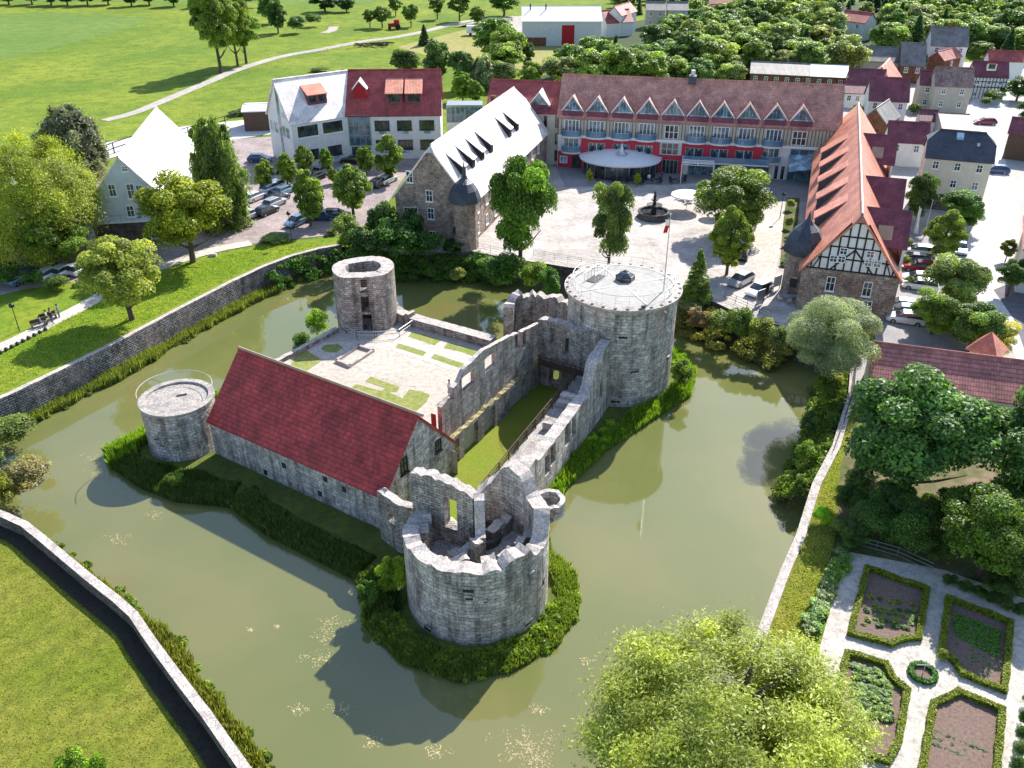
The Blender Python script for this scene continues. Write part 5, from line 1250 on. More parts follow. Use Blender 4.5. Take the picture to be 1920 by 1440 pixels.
mb = MB(); mb.face([f.pt(a-w/2+.1,zt,-.5), f.pt(a+w/2-.1,zt,-.5), f.pt(a,za-.1,-.5)]); mb.build('gable_glass', 'blue_glass', d)
mb = MB()
for s in (-1, 1): slab(mb, [f.pt(a+s*(w/2+.15), zt-.1, -.2), f.pt(a, za, -.2), f.pt(a, za, -bk(za)), f.pt(a+s*(w/2+.15), zt-.1, -bk(zt))], .14)
mb.build('dormer_roof', 'white_roof', d)

# white annex: right part and skewed left part
o3, u3, L3, W3, zr3 = bld((640,215), (825,213), 8.0, (738,131), 45, ang=2.5)
print('annex', o3, L3, W3, zr3)
an = House('hotel_annex', o3, u3, L3, W3, 8.0, zr3, 'white two winged hotel annex with a red roof, big windows and a glazed entrance', wall='white_plaster', roof='red_tiles', cat='hotel annex', over=.3, gover=.3)
F3 = an.front
for i in range(3):
    for z in (1.2, 4.6):
        a, _ = F3.at((705,745,785)[i] if True else 0, 245); a, _ = F3.at((716,758,800)[i], 230)
        window(F3, a, z+.6, 2.6, 1.7, an.e, frame='dark_metal', bars=(3,0), name='window'); face_panel(F3, a-.6, a+.6, z+.0, z+.55, .12, 'sheet_glass', 'window_balustrade', an.e)
a0, a1 = max(.2, F3.at(654,240)[0]), F3.at(694,240)[0]
glazing(F3, a0, a1, 2.6, 7.9, 4, an.e, rows=3, frame='grey_metal', pane='blue_glass', out=.1, name='stair_glazing'); glazing(F3, a0+.3, a1-.3, .05, 2.3, 3, an.e, frame='dark_metal', pane='glass', out=.1, name='entrance_door')
an.shed_dormer(F3.at(738,190)[0], 2.9, 1.3, zr3-1.2, h=2.0, roof='orange_tiles', cheek='purple_tiles', glass=1); an.shed_dormer(F3.at(775,190)[0], 2.9, 1.3, zr3-1.2, h=2.0, roof='orange_tiles', cheek='purple_tiles', glass=1)
a = F3.at(673,190)[0]; mb = MB(); zf = an.roofz(2.2); f = F3
mb.face([f.pt(a-1.1,zf,-2.2), f.pt(a+1.1,zf,-2.2), f.pt(a+1.1,zf+1.8,-2.2), f.pt(a,zf+3.0,-2.2), f.pt(a-1.1,zf+1.8,-2.2)]); 
for s in (-1,1):
    q = [f.pt(a+s*1.1,zf,-2.2), f.pt(a+s*1.1,zf+1.8,-2.2-1.9), f.pt(a+s*1.1,zf+1.8,-2.2)]; mb.face(q if s > 0 else q[::-1])
d = mb.build('dormer', 'red_wood', an.roof); mb = MB()
for s in (-1, 1): slab(mb, [f.pt(a+s*1.35, zf+1.6, -1.9), f.pt(a, zf+3.1, -1.9), f.pt(a, zf+3.1, -5.4), f.pt(a+s*1.35, zf+1.6, -4.0)], .12)
mb.build('dormer_roof', 'white_roof', d)
o4, u4, L4, W4, zr4 = bld((573,227), (640,215), 8.0, (580,138), 45)
print('annexL', o4, u4, L4, W4, zr4)
vang = 36; uu = Vector((math.cos(R_(vang)), math.sin(R_(vang)), 0)); Ln = 10.5; oo = Vector((o3.x+.3, o3.y-.2, 0))-uu*Ln*.93
al = House('hotel_annex', oo, uu, Ln+3, 10, 8.0, zr3-.05, 'white gabled annex wing with a glazed slit in its gable and a pale sunlit roof', wall='white_plaster', roof='sun_glare_tiles', cat='hotel annex', over=.3, gover=.35)
fl_ = al.left
face_panel(fl_, 4.7, 5.7, .3, zr3-1.4, .06, 'blue_glass', 'glazed_slit', al.e)
for a in (1.6, 3.4, 6.8, 8.4): window(fl_, a, 5.0, 1.5, 1.9, al.e, frame='white_paint', bars=(0,0), pane='blue_glass', fr=.07)
for a in (2.9, 7.6): window(al.front, a, 5.2, 4.0, 2.1, al.e, frame='white_paint', bars=(0,0), pane='glass', fr=.1)
for a in (3.2, 7.6): window(al.front, a, 1.3, 2.6, 1.7, al.e, frame='dark_metal', bars=(3,0)); face_panel(al.front, 7.0, 8.2, .7, 1.25, .12, 'sheet_glass', 'window_balustrade', al.e) if a > 5 else None
al.shed_dormer(6.0, 3.6, 1.6, zr3-1.3, h=1.8, roof='orange_tiles', cheek='purple_tiles', glass=2)
mb = MB()
for k, w in enumerate((1.5, 2.6, 2.0)): mb.box(fl_.pt(0,0,0), fl_.u, -fl_.out, 7.4-w/2, 7.4+w/2, -.05, 0, 9.1-k*.35, 9.2-k*.35)
mb.build('wall_sign', 'grey_metal', al.e)
# glazed link between annex and hotel
mb = MB(); q0, q1 = P(838,225,3.2), P(905,225,3.2)
lk = empty('glazed_link', (q0.x, q0.y, 0), 'low flat roofed glass passage between the annex and the hotel', 'passage'); du_ = (q1-q0).normalized(); vv = Vector((-du_.y, du_.x, 0)); ll = (q1-q0).length
mb.box(q0, du_, vv, 0, ll, -.3, 3.4, 5.8, 6.1); mb.build('roof', 'grey_metal', lk); f = Face(q0, du_); glazing(f, 0, ll, 2.8, 5.7, 8, lk, rows=2, frame='grey_metal', pane='blue_glass'); mb = MB(); mb.box(q0, du_, vv, 0, ll, 0, 3, .0, 2.7); mb.build('wall', 'white_plaster', lk)

# ---------------------------------------------------------------- stone house with the sunlit roof
o5, u5, L5, W5, zr5 = bld((880,377), (1025,243), 6.6, (863,234), 52)
print('B4', o5, u5, L5, W5, zr5)
sh = House('stone_house', o5, u5, L5, W5, 6.6, zr5, 'old stone house with ivy on its gable and a long glaring roof of slanting dormers', wall='house_stone', roof='sun_glare_tiles', cat='house', over=.5, gover=.15, hip=(.12, .3))
fL = sh.left   # gable towards the moat
for px in ((768,330), (736,360), (805,366), (727,392), (764,397), (778,397), (808,399), (766,438), (811,442)):
    a, z = fL.at(*px)
    if 0 < a < W5: window(fL, a, z-.9, 1.0, 1.6, sh.e, bars=(1,1))
for i in range(9): window(sh.front, 3.2+i*3.9, 3.9, .95, 1.5, sh.e, bars=(1,1)); window(sh.front, 3.2+i*3.9, .9, .95, 1.5, sh.e, bars=(1,1))
face_panel(sh.front, .3, L5-.3, 5.5, 6.5, .05, 'sandstone', 'eave_band', sh.e)
for px in ((833,344), (858,320), (888,290), (905,275), (922,260), (938,248), (972,232), (985,222)):
    a, _ = sh.front.at(px[0]+6, px[1]+22); 
    if 1 < a < L5-1: sh.shed_dormer(a, 1.25, 1.8, zr5-1.3, h=1.5, roof='sun_glare_tiles', cheek='dark_timber', glass=1)
sh.chimney(L5*.78, W5*.62, 1.6)
# bell-roofed stair turret at its near corner
q = Vector((o5.x-.6, o5.y-.2, 0)); tt = empty('stair_turret', (q.x, q.y, 0), 'slate bell roof and stone stair turret on the corner of the old stone house', 'turret')
mb = MB(); mb.lathe((q.x,q.y,0), [(1.75,-.2), (1.7,6.7), (1.95,6.8)], n=10); mb.build('wall', 'house_stone', tt)
mb = MB(); mb.lathe((q.x,q.y,0), [(2.2,6.75), (2.15,7.3), (1.8,8.3), (1.2,9.2), (.5,9.8), (.22,10.4), (.1,11.8), (0,12.6)], n=10); mb.build('roof', 'slate', tt)
slots(tt, (q.x,q.y), 1.75, [(852,432,.6,1.1)])

# ---------------------------------------------------------------- gabled house on the left
o6, u6, L6, W6, zr6 = bld((315,375), (370,273), 6.3, (253,253), 50)
print('B5', o6, u6, L6, W6, zr6)
lh = House('gabled_house', o6, u6, L6, W6, 6.3, zr6, 'tall gabled house with a glaring sunlit roof, blue grey gable and stone ground floor', wall='blue_plaster', roof='sun_glare_tiles', cat='house', over=.35, gover=.2)
face_panel(lh.left, -.01, W6+.01, 0, 3.7, .06, 'dark_stone', 'stone_storey', lh.e)
for px, w, h in (((234,317), .8, .7), ((211,358), .95, 1.7), ((246,360), 1.0, 2.1), ((262,358), .9, 1.5), ((245,397), 1.0, 1.6), ((290,440), 1.0, 1.2), ((292,400), 1.0, 1.5)):
    a, z = lh.left.at(*px); 
    if .3 < a < W6-.3: window(lh.left, a, z-h*.45, w, h, lh.e, bars=(1,1), out=.08 if z < 3.8 else .03)
bl = MB(); z = 3.75; bl.box(lh.left.o, lh.left.u, -lh.left.out, .2, W6-.2, -1.1, 0, z, z+.15); b_ = bl.build('balcony', 'white_plaster', lh.e)
bl = MB(); bl.path([lh.left.pt(.2,z+1.1,1.05), lh.left.pt(W6-.2,z+1.1,1.05)], .03)
for k in range(14): bl.tube(lh.left.pt(.2+k*(W6-.4)/13,z+.1,1.05), lh.left.pt(.2+k*(W6-.4)/13,z+1.1,1.05), .015)
bl.build('balustrade', 'grey_metal', b_)
for i in range(4): window(lh.right, W6*(i+1)/5, 3.9, .9, 1.4, lh.e)

# ---------------------------------------------------------------- half-timbered house on the right
o7, u7, L7, W7, zr7 = bld((1533,267), (1505,500), 5.4, (1614,310), 52)
print('B6', o7, u7, L7, W7, zr7)
th = House('half_timbered_house', o7, u7, L7, W7, 5.4, zr7, 'big orange roofed house with a black and white half timbered gable over stone', wall='house_stone', roof='orange_tiles', cat='house', over=.4, gover=.25, hip=(0, .12))
fr_ = th.right    # near gable: out faces the camera
g = MB(); rise = zr7-5.4; top = .88
gz = lambda a: 5.4+rise*(1-abs(a-W7/2)/(W7/2))
g.face([fr_.pt(.25,5.45,.05), fr_.pt(W7-.25,5.45,.05), fr_.pt(W7*(1-.44)-.1,5.4+rise*.88,.05), fr_.pt(W7*.44+.1,5.4+rise*.88,.05)]); gab = g.build('gable_plaster', 'white_plaster', th.e)
tb = MB()
def beam(a0, z0, a1, z1, w=.16):
    p, q = Vector(fr_.pt(a0,z0,.06)), Vector(fr_.pt(a1,z1,.06)); d = (q-p).normalized(); n = d.cross(fr_.out).normalized()*w/2; o_ = fr_.out*.06
    A = [p-n, q-n, q+n, p+n]; A = [k+o_ for k in A]
    nn = (A[1]-A[0]).cross(A[2]-A[1]); A = A if nn.dot(fr_.out) > 0 else A[::-1]; tb.face([tuple(k) for k in A])
    B = [k-o_ for k in A]
    for i in range(4): j = (i+1)%4; tb.face([tuple(B[i]), tuple(B[j]), tuple(A[j]), tuple(A[i])])
hz = [5.5, 6.9, 8.3, 9.6, 5.4+rise*.87]
for z in hz:
    k = (z-5.4)/rise; a0 = W7/2*k+.1; beam(a0, z, W7-a0, z, .17)
nst = 12
for i in range(1, nst):
    a = W7*i/nst; zt = min(gz(a)-.2, 5.4+rise*.87)
    for j in range(len(hz)-1):
        if hz[j] < zt-.2: beam(a, hz[j], a, min(hz[j+1], zt), .17)
for s in (-1, 1):
    beam(W7/2, 8.1, W7/2+s*2.3, 5.5, .17); beam(W7/2+s*(W7/2-.35), 5.5, W7/2+s*.9, 5.4+rise*.86, .2); beam(W7/2+s*4.2, 5.5, W7/2+s*3.6, 6.9, .12)
tb.build('timber_frame', 'dark_timber', gab)
for px in ((1582,470), (1563,484), (1578,485), (1632,476), (1628,492), (1645,494)):
    a, z = fr_.at(*px); window(fr_, a, z-.45, .85, .85, th.e, out=.13, bars=(1,1), sill=False)
for px in ((1557,532), (1626,542)): a, z = fr_.at(*px); window(fr_, a, z-.9, 1.0, 1.8, th.e, bars=(1,1))
for px in ((1557,575), (1622,590)): a, z = fr_.at(*px); window(fr_, a, .6, 1.0, 1.6, th.e, bars=(1,1))
for i in range(5):
    y0 = (268,292,325,352,385)[i]; a = L7*(.26+.135*i) 
    th.shed_dormer(a, 2.6, .7, zr7-1.6, h=1.7, roof='orange_tiles', cheek='slate', glass=2)
for i in range(9): window(th.front, 3+i*5.0, 2.0, 1.0, 1.6, th.e)
# cross wings on the far side
for i, xr in enumerate(((1622,1673), (1628,1687), (1629,1696))):
    # ridge runs out to the right at the height of this bearing
    yy = (249, 329, 387)[i]; v7 = th.v; lo, hi = 0, L7
    zc = zr7-.8
    q = P(xr[0], yy, zc); a = (q-Vector((o7.x,o7.y,zc))).dot(th.u); hw_ = 3.3; b1 = W7+.2
    mb = MB(); b0 = th.W/2+.3; zl = zc-2*hw_*.86
    ridge0, ridge1 = th.q(a, W7-(zc-5.4)/rise*(W7/2), zc), th.q(a, b1, zc)
    sl = 1.08
    for s in (-1, 1):
        q2 = [th.q(a, W7/2+.6, zc), th.q(a, b1+.2, zc), th.q(a+s*hw_, b1+.2, zc-hw_*sl), th.q(a+s*hw_, W7-(zc-hw_*sl-5.4)/rise*(W7/2)-.2, zc-hw_*sl)]
        slab(mb, q2, .18)
    cwg = mb.build('cross_wing_roof', 'purple_tiles', th.roof); mb = MB()  # darker tiles carry the shade of slopes turned from the sun
    mb.face([th.q(a+hw_-.2,b1,0), th.q(a+hw_-.2,b1,zc-hw_*sl), th.q(a,b1,zc-.1), th.q(a-hw_+.2,b1,zc-hw_*sl), th.q(a-hw_+.2,b1,0)][::-1]); 
    mb.face([th.q(a+hw_-.2,W7-.1,0), th.q(a+hw_-.2,b1,0), th.q(a+hw_-.2,b1,zc-hw_*sl), th.q(a+hw_-.2,W7-.1,zc-hw_*sl)][::-1]); mb.face([th.q(a-hw_+.2,W7-.1,0), th.q(a-hw_+.2,b1,0), th.q(a-hw_+.2,b1,zc-hw_*sl), th.q(a-hw_+.2,W7-.1,zc-hw_*sl)])
    mb.build('cross_wing', 'white_plaster', th.e)
    if i != 1:
        mb = MB(); k = hw_*.45; w_ = 1.2
        slab(mb, [th.q(a+k,b1-3.2,zc-k*sl+.06), th.q(a+k,b1-1.6,zc-k*sl+.06), th.q(a+k+1.2,b1-1.6,zc-(k+1.2)*sl+.06), th.q(a+k+1.2,b1-3.2,zc-(k+1.2)*sl+.06)], .05); mb.build('skylight', 'sandstone', cwg)
# bell-roofed stair turret
q = P(1472, 556, 0); q = Vector((q.x+1.6, q.y+1.0, 0)); tt = empty('stair_turret', (q.x, q.y, 0), 'stone stair turret with a dark slate bell roof beside the half timbered gable', 'turret')
mb = MB(); mb.lathe((q.x,q.y,0), [(2.0,-.1), (1.9,5.6)], n=8); mb.build('wall', 'house_stone', tt); mb = MB(); mb.lathe((q.x,q.y,0), [(2.35,5.5), (2.45,6.2), (2.15,7.3), (1.5,8.3), (.7,9.0), (.25,9.6), (0,10.6)], n=8); mb.build('roof', 'slate', tt)
slots(tt, (q.x,q.y), 1.95, [(1487,530,.8,1.2)])

# ---------------------------------------------------------------- dark roofed house by the street, village behind
def village(name, e0, e1, ze, ridge, pitch, ang, label, wall, roof, hip=(0,0), over=.35, gover=.25, W=None, wins=0, rows=2, cat='house', gable=None, chim=None, base=0, L=None, sz=(.9,1.2)):
    o_, u_, L_, W_, zr_ = bld(e0, e1, ze, ridge, pitch, ang=ang)
    W_ = min(max(W_, 4), 15); zr_ = ze+W_/2*math.tan(R_(pitch)); L_ = L or L_
    if W: W_ = W
    h = House(name, o_, u_, L_, W_, ze, zr_, label, wall=wall, roof=roof, hip=hip, over=over, gover=gover, cat=cat, gable=gable)
    for r_ in range(rows):
        for k in range(wins): window(h.front, L_*(k+.5)/wins, ze-1.9-2.6*r_, sz[0], sz[1], h.e)
    if chim: h.chimney(L_*chim, W_*.5, .9)
    print(label[:30], round(L_,1), round(W_,1), round(zr_,1)); return h
dk = village('street_house', (1738,291), (1862,306), 8.2, (1812,247), 42, -20, 'cream house with a dark slate half hipped roof beside the white village street', 'cream_plaster', 'slate', hip=(.45,.45), wins=3)
face_panel(dk.front, -.01, dk.L+.01, 0, 2.6, .07, 'dark_stone', 'stone_storey', dk.e); dk.skylight(4.2, 2.2, 1.0, 1.2, 'sheet_glass'); dk.skylight(6.8, 1.6, .4, .5, 'pale_metal')
for z in (3.2,):
    for k in range(2): window(dk.left, 2+k*3.5, z+2.4, .8, 1.2, dk.e)
village('village_house', (1747,83), (1815,85), 6.5, (1780,51), 45, -12, 'large pale house with a weathered grey roof below the wooded slope', 'white_plaster', 'grey_tiles', wins=3, chim=.5)
village('village_house', (1572,36), (1606,46), 5.5, (1612,22), 35, -50, 'white house with a dark red roof standing alone among the trees above the hotel', 'white_plaster', 'red_tiles', wins=2, L=9)
village('barn', (1620,112), (1690,117), 4.5, (1655,88), 38, -14, 'long grey roofed barn behind the orange gabled house', 'beige_plaster', 'grey_tiles', wins=0)
village('barn', (1690,120), (1734,124), 4.5, (1700,80), 42, -14, 'broad gabled barn with a pale edged grey roof', 'orange_brick', 'grey_tiles', wins=2, rows=1)
h4 = village('brick_house', (1676,160), (1719,163), 3.8, (1676,101), 48, 62, 'brick gabled house with a bright orange roof in the village', 'orange_brick', 'orange_tiles', wins=0, L=12)
village('barn', (1594,150), (1660,152), 5, (1630,130), 40, -12, 'long low barn with a dark purple roof behind the hotel end', 'red_plaster', 'purple_tiles', wins=0)
village('shed', (1586,172), (1634,173), 3.5, (1610,153), 35, -12, 'low white walled shed with a dark roof beside a small round tree', 'white_plaster', 'purple_tiles', wins=3, rows=1)
village('village_house', (1631,185), (1703,189), 5.2, (1676,146), 47, -12, 'large steep purple roofed house in the middle of the village', 'white_plaster', 'purple_tiles', wins=3, rows=1)
village('village_house', (1727,156), (1756,158), 5.5, (1742,133), 45, -12, 'narrow house with a dark red roof squeezed beside the beige gabled house', 'beige_plaster', 'purple_tiles', wins=1)
village('village_house', (1755,158), (1824,161), 6.2, (1793,127), 45, -12, 'beige house with a patchy brown roof facing the bend of the street', 'beige_plaster', 'patchy_tiles', wins=2, gable=None)
village('village_house', (1770,112), (1828,116), 4.2, (1790,90), 40, 40, 'low house with a brown orange roof below the grey roofed house', 'orange_brick', 'brown_tiles', wins=1, rows=1, L=9)
hf6 = village('half_timbered_house', (1826,141), (1890,143), 5.2, (1858,116), 48, -10, 'half timbered house with a dark roof and a white dormer at the street corner', 'white_plaster', 'purple_tiles', wins=3, sz=(.8,.9))
mb = MB(); f = hf6.front
for z in (2.6, 3.8, 5.0): mb.box(f.o, f.u, -f.out, 0, hf6.L, -.08, 0, z, z+.18)
for k in range(11): mb.box(f.o, f.u, -f.out, k*hf6.L/10-.07, k*hf6.L/10+.07, -.075, 0, .2, 5.0)
mb.build('timber_frame', 'dark_timber', hf6.e); hf6.shed_dormer(hf6.L*.5, 2.0, .8, hf6.zr-.6, h=1.6, roof='red_tiles', cheek='white_plaster', glass=1)
village('village_house', (1856,112), (1898,118), 5.5, (1880,95), 40, -10, 'house with a bright red roof peeping over the half timbered one', 'white_plaster', 'red_tiles', L=8)
village('brick_house', (1663,232), (1696,226), 3.6, (1668,186), 45, 55, 'small brick gable with a dark tiled roof right behind the half timbered house', 'orange_brick', 'grey_tiles', wins=0, L=9)
village('village_house', (1666,262), (1740,270), 4.6, (1722,230), 45, -14, 'long low house with a purple roof between the brick gable and the slate roofed house', 'white_plaster', 'purple_tiles', wins=2, rows=1)
village('shed', (1726,224), (1758,225), 2.8, (1742,207), 35, -12, 'small purple roofed shed in a back yard of the village', 'white_plaster', 'purple_tiles')
village('workshop', (1770,246), (1826,249), 3.0, (1798,208), 12, -14, 'flat roofed workshop with a patchy tiled roof beside the street', 'concrete', 'patchy_tiles')
fb = village('farm_building', (1408,136), (1588,148), 5.0, (1500,119), 25, -14, 'long low building with a grey and white roof and brick wall behind the hotel', 'orange_brick', 'grey_tiles', wins=9, rows=1)
mb = MB(); a0 = fb.L*.62; slab(mb, [fb.q(a0,-.42,fb.roofz(-.37)+.01), fb.q(fb.L+.3,-.42,fb.roofz(-.37)+.01), fb.q(fb.L+.3,fb.rv,fb.zr+.1), fb.q(a0,fb.rv,fb.zr+.1)], .04); mb.build('white_sheeting', 'white_roof', fb.roof)
bn = village('farm_barn', (980,39), (1128,39), 7.0, (1045,4), 22, 0, 'big barn at the upper edge with a dazzling white roof and red door', 'grey_metal' if False else 'blue_plaster', 'white_roof')
face_panel(bn.front, bn.L*.5, bn.L*.66, 0, 5.8, .08, 'red_wood', 'sliding_door', bn.e); face_panel(bn.front, 0, bn.L*.3, 0, 2.4, .06, 'orange_brick', 'brick_base', bn.e)
for k in (.1, .3): mb = MB(); q = bn.q(bn.L*k, bn.rv*.75, bn.roofz(bn.rv*.75)); mb.tube(q, (q[0],q[1],q[2]+1.6), .2, n=8); mb.build('vent_pipe', 'dark_metal', bn.roof)
village('shed', (915,48), (955,48), 2.8, (937,33), 15, -4, 'white flat shed beside the big barn', 'white_plaster', 'grey_tiles', wins=4, rows=1)
village('village_house', (1138,42), (1160,30), 4.5, (1155,18), 40, 20, 'white house with a red roof right of the big barn', 'white_plaster', 'red_tiles', L=9, wins=1)
village('village_house', (1165,28), (1200,24), 6.5, (1178,5), 42, 60, 'white gabled house with a long red roof at the upper edge', 'white_plaster', 'red_tiles', L=12, wins=2)
village('village_house', (1212,18), (1248,20), 6, (1228,3), 35, -5, 'first grey roofed house at the upper edge behind the forest', 'beige_plaster', 'grey_tiles', wins=2)
village('village_house', (1252,18), (1290,20), 6, (1270,3), 35, -5, 'second grey roofed house at the upper edge next to the tall trees', 'cream_plaster', 'grey_tiles', wins=2)
village('village_house', (1330,6), (1380,8), 5, (1350,-6), 35, -12, 'pale house half hidden at the top edge among the trees', 'white_plaster', 'red_tiles', wins=2)
# right edge: brown barn and half-timbered gable end
rh = village('old_barn', (1893,246), (1960,262), 5.0, (1915,222), 45, -30, 'old timber barn with a purple roof at the right edge above the street', 'brown_wood', 'purple_tiles', L=12)
q = P(1894,300,3.5); g2 = House('half_timbered_house', (q.x+1.0, q.y-9.0), (.35,-.94), 8, 8, 5.6, 10, 'white half timbered house cut by the right edge beyond the street', wall='white_plaster', roof='purple_tiles', cat='house', over=.3)
q = P(1884,350,0); g2.e.location
for k in range(3): window(g2.front, 1.5+k*2.5, 2.2, .6, 1.2, g2.e)
mb = MB(); f = g2.front
for z in (3.9, 5.4): mb.box(f.o, f.u, -f.out, 0, 8, -.08, 0, z, z+.18)
mb.build('timber_frame', 'dark_timber', g2.e)
q = P(1893,548,0); s2 = House('street_house', (q.x+.5+.45*13, q.y+.89*13), (-.45,-.89), 13, 9, 6.0, 10, 'cream house with a dark striped roof and pale blue base at the right edge', wall='yellow_wall' if 'yellow_wall' in M else 'cream_plaster', roof='brown_tiles', over=.5)
face_panel(s2.right, .0, 9, 0, 2.6, .06, 'blue_plaster', 'blue_base', s2.e); face_panel(s2.right, 1.0, 4.2, 1.9, 2.5, .12, 'blue_paint', 'sign_board', s2.e); face_panel(s2.right, 1.2, 4.0, 1.95, 2.2, .16, 'yellow_paint', 'sign_stripe', s2.e)
# garden shed with brown tiles
o8, u8, L8, W8, zr8 = bld((1636,712), (1800,744), 3.0, (1800,650), 38)
print('shed', o8, u8, L8, W8, zr8)
gs = House('garden_outbuilding', o8, (math.cos(R_(-17)), math.sin(R_(-17)), 0), 22, 6.4, 3.0, 3.0+3.2*.75, 'long low outbuilding with a striped brown tiled roof behind the big garden trees', wall='cream_plaster', roof='brown_tiles', over=.4, gover=.3)
q = P(1855,640,3.5); mb = MB(); mb.lathe((q.x,q.y,0), [(2.3,2.6), (0,4.6)], n=4); kx = empty('garden_kiosk', (q.x,q.y,0), 'tiny kiosk with a bright red pyramid roof', 'kiosk'); mb.build('roof', 'orange_tiles', kx); mb = MB(); mb.lathe((q.x,q.y,0), [(1.7,0), (1.7,2.6)], n=4); mb.build('wall', 'cream_plaster', kx)
# wooden garage behind the car park
q = P(460,247,0); gg = House('wooden_garage', (q.x,q.y), (math.cos(R_(8)), math.sin(R_(8)), 0), 6.5, 7, 4.0, 4.5, 'brown boarded garage with a flat pale roof left of the white annex', wall='brown_wood', roof='grey_metal' if False else 'white_roof', over=.2, cat='garage')
# ---------------------------------------------------------------- trees, left side
T = tree
T(80,486,242,222,'willow',(.29,.33,.045),'huge yellow green willow at the left edge over the car park', lod=3)
T(152,330,192,130,'birch',GREY,'grey green weeping tree behind the big left willow', lod=2)
T(118,512,392,128,'open',MID,'loose mid green tree between the parked cars and the willow', lod=2)
T(362,492,312,168,'broad',YELL,'spreading walnut tree with yellow green leaves in front of the blue grey gable', lod=2)
T(248,600,442,150,'broad',(.22,.26,.05),'pale yellow green tree on the lawn beside the white path', lod=2)
T(425,428,212,108,'birch',(.14,.2,.04),'tall weeping birch right of the gabled house', lod=2)
T(382,292,228,46,'open',MID,'small tree behind the right end of the gabled house')
for x, b_, t, w, l in ((500,360,292,42,'first small linden of the car park, left of the others'), (541,352,284,44,'second small linden of the car park'), (574,330,268,42,'slim linden by the corner of the white annex'), (583,424,305,66,'dark pointed linden in the middle of the car park'), (613,325,276,30,'smallest young tree in front of the annex windows'), (663,404,302,78,'broad bright linden next to the stone house gable'), (687,330,268,40,'young linden below the annex entrance'), (732,340,250,60,'full green linden between annex and stone house'), (626,345,312,26,'tiny tree between two rows of parked cars')):
    T(x, b_, t, w, 'oval', (.15,.22,.04), l, lod=1, group=None)
for x, b_, t, w in ((655,468,398,62), (622,440,428,26), (520,452,440,60)):
    T(x, b_, t, w, 'bush', (.14,.2,.04), {655:'rounded pale green bush left of the ivy covered gable', 622:'low bush beside the dark parked car', 520:'low yellowish shrub bed at the car park bend'}[x])
for i, (x, b_, t, w) in enumerate(((15,535,498,70), (62,542,505,50), (108,545,515,50), (168,530,505,40), (190,520,495,34))): T(x, b_, t, w, 'bush', (.09,.16,.03), 'dark green bush in the hedge in front of the parked cars by the lawn', group='bushes between the car park and the lawn')
for i, (x, b_, t, w) in enumerate(((28,835,782,95), (55,930,862,95), (20,960,880,60), (-20,900,830,80), (82,885,868,40))): T(x, b_, t, w, 'bush', ((.12,.18,.04), (.24,.25,.13), (.2,.22,.04), (.12,.18,.04), (.24,.25,.13))[i], ('leafy bush on the left bank above the creamy flowering shrub','cream flowering shrub hanging over the water at the left edge','yellow green bush behind the near wall corner','bush cut by the left edge between the two walls','small pale shrub at the tip of the left bank')[i], z=-2.6, lod=1)
T(150,1475,1404,70,'bush',(.14,.24,.02),'bright green bush at the bottom edge of the near lawn', lod=1); T(195,1478,1415,46,'bush',(.14,.24,.02),'smaller bright bush beside the one at the bottom edge', lod=1)
# bank shrubs
T(705,600,565,20,'bush',(.13,.2,.03),'small shrub', z=-2.6) if False else None
T(735,1120,1040,70,'bush',(.2,.32,.02),'bright sunlit shrub standing in the shade left of the ruined front tower', z=-2.5, lod=2); T(690,1140,1085,50,'bush',(.09,.17,.03),'dark shrub at the water edge left of the ruined front tower', z=-2.6, lod=1)
T(600,640,575,50,'bush',(.19,.27,.03),'yellow green bushes left of the flat faced tower', z=-2.6, lod=1); T(570,670,622,40,'bush',(.1,.18,.03),'darker bush on the island bank left of the courtyard', z=-2.6, lod=1)
T(1275,735,672,56,'bush',(.13,.2,.03),'shrub on the bank right of the big tower', z=-2.5, lod=1); T(330,915,885,40,'bush',(.12,.2,.03),'single brighter tuft in the reeds below the small tower', z=-2.8, lod=1)
T(858,530,500,32,'bush',(.26,.3,.1),'small pale tree growing out of the water near the stone house', z=-3)
# ivy and bushes on the stone house and plaza edge
for i, (x, b_, t, w) in enumerate(((690,500,420,80), (745,500,400,90), (800,492,430,80), (850,480,448,50), (665,478,430,60), (720,470,372,66), (775,470,385,60))): T(x, b_, t, w, 'bush', (.05,.12,.025) if i != 4 else (.09,.17,.03), ('dark bush under the left corner of the stone house','dark bush at the foot of the stone house gable','dark bush between the stone house and the plaza wall','low dark bush in front of the stair turret of the stone house','green bush at the far end of the curved wall','climbing ivy on the left part of the stone gable','climbing ivy on the middle of the stone gable')[i], z=-.6 if i < 5 else 0, lod=1)
T(975,504,252,126,'round',(.1,.19,.025),'tall dense round topped tree in front of the stone house', lod=2)
T(1140,508,320,84,'round',(.12,.17,.045),'slim dense hornbeam standing on the plaza', lod=2)
T(1105,345,315,16,'oval',LIME,'thin young column tree left in front of the conservatory'); T(1194,350,322,16,'oval',LIME,'thin young column tree right in front of the conservatory')
T(1368,440,294,152,'round',(.13,.19,.035),'wide plane tree beside the parasol on the plaza', lod=2)
T(1362,516,378,88,'oval',(.15,.2,.03),'bright green tree in front of the plane tree', lod=2)
T(1304,562,468,66,'conifer',(.12,.17,.035),'small pointed conifer right of the big tower', lod=2)
for i, (x, b_, t, w) in enumerate(((950,540,475,90), (1005,545,485,60), (915,520,480,50), (1030,560,500,50))): T(x, b_, t, w, 'bush', (.07,.15,.02) if i != 1 else (.17,.27,.03), ('dark bush hanging over the plaza wall behind the castle','sunlit bush at the plaza wall corner','bush at the water edge below the dense round topped tree','low bush against the plaza wall near the big tower')[i], z=-1.5, lod=1)
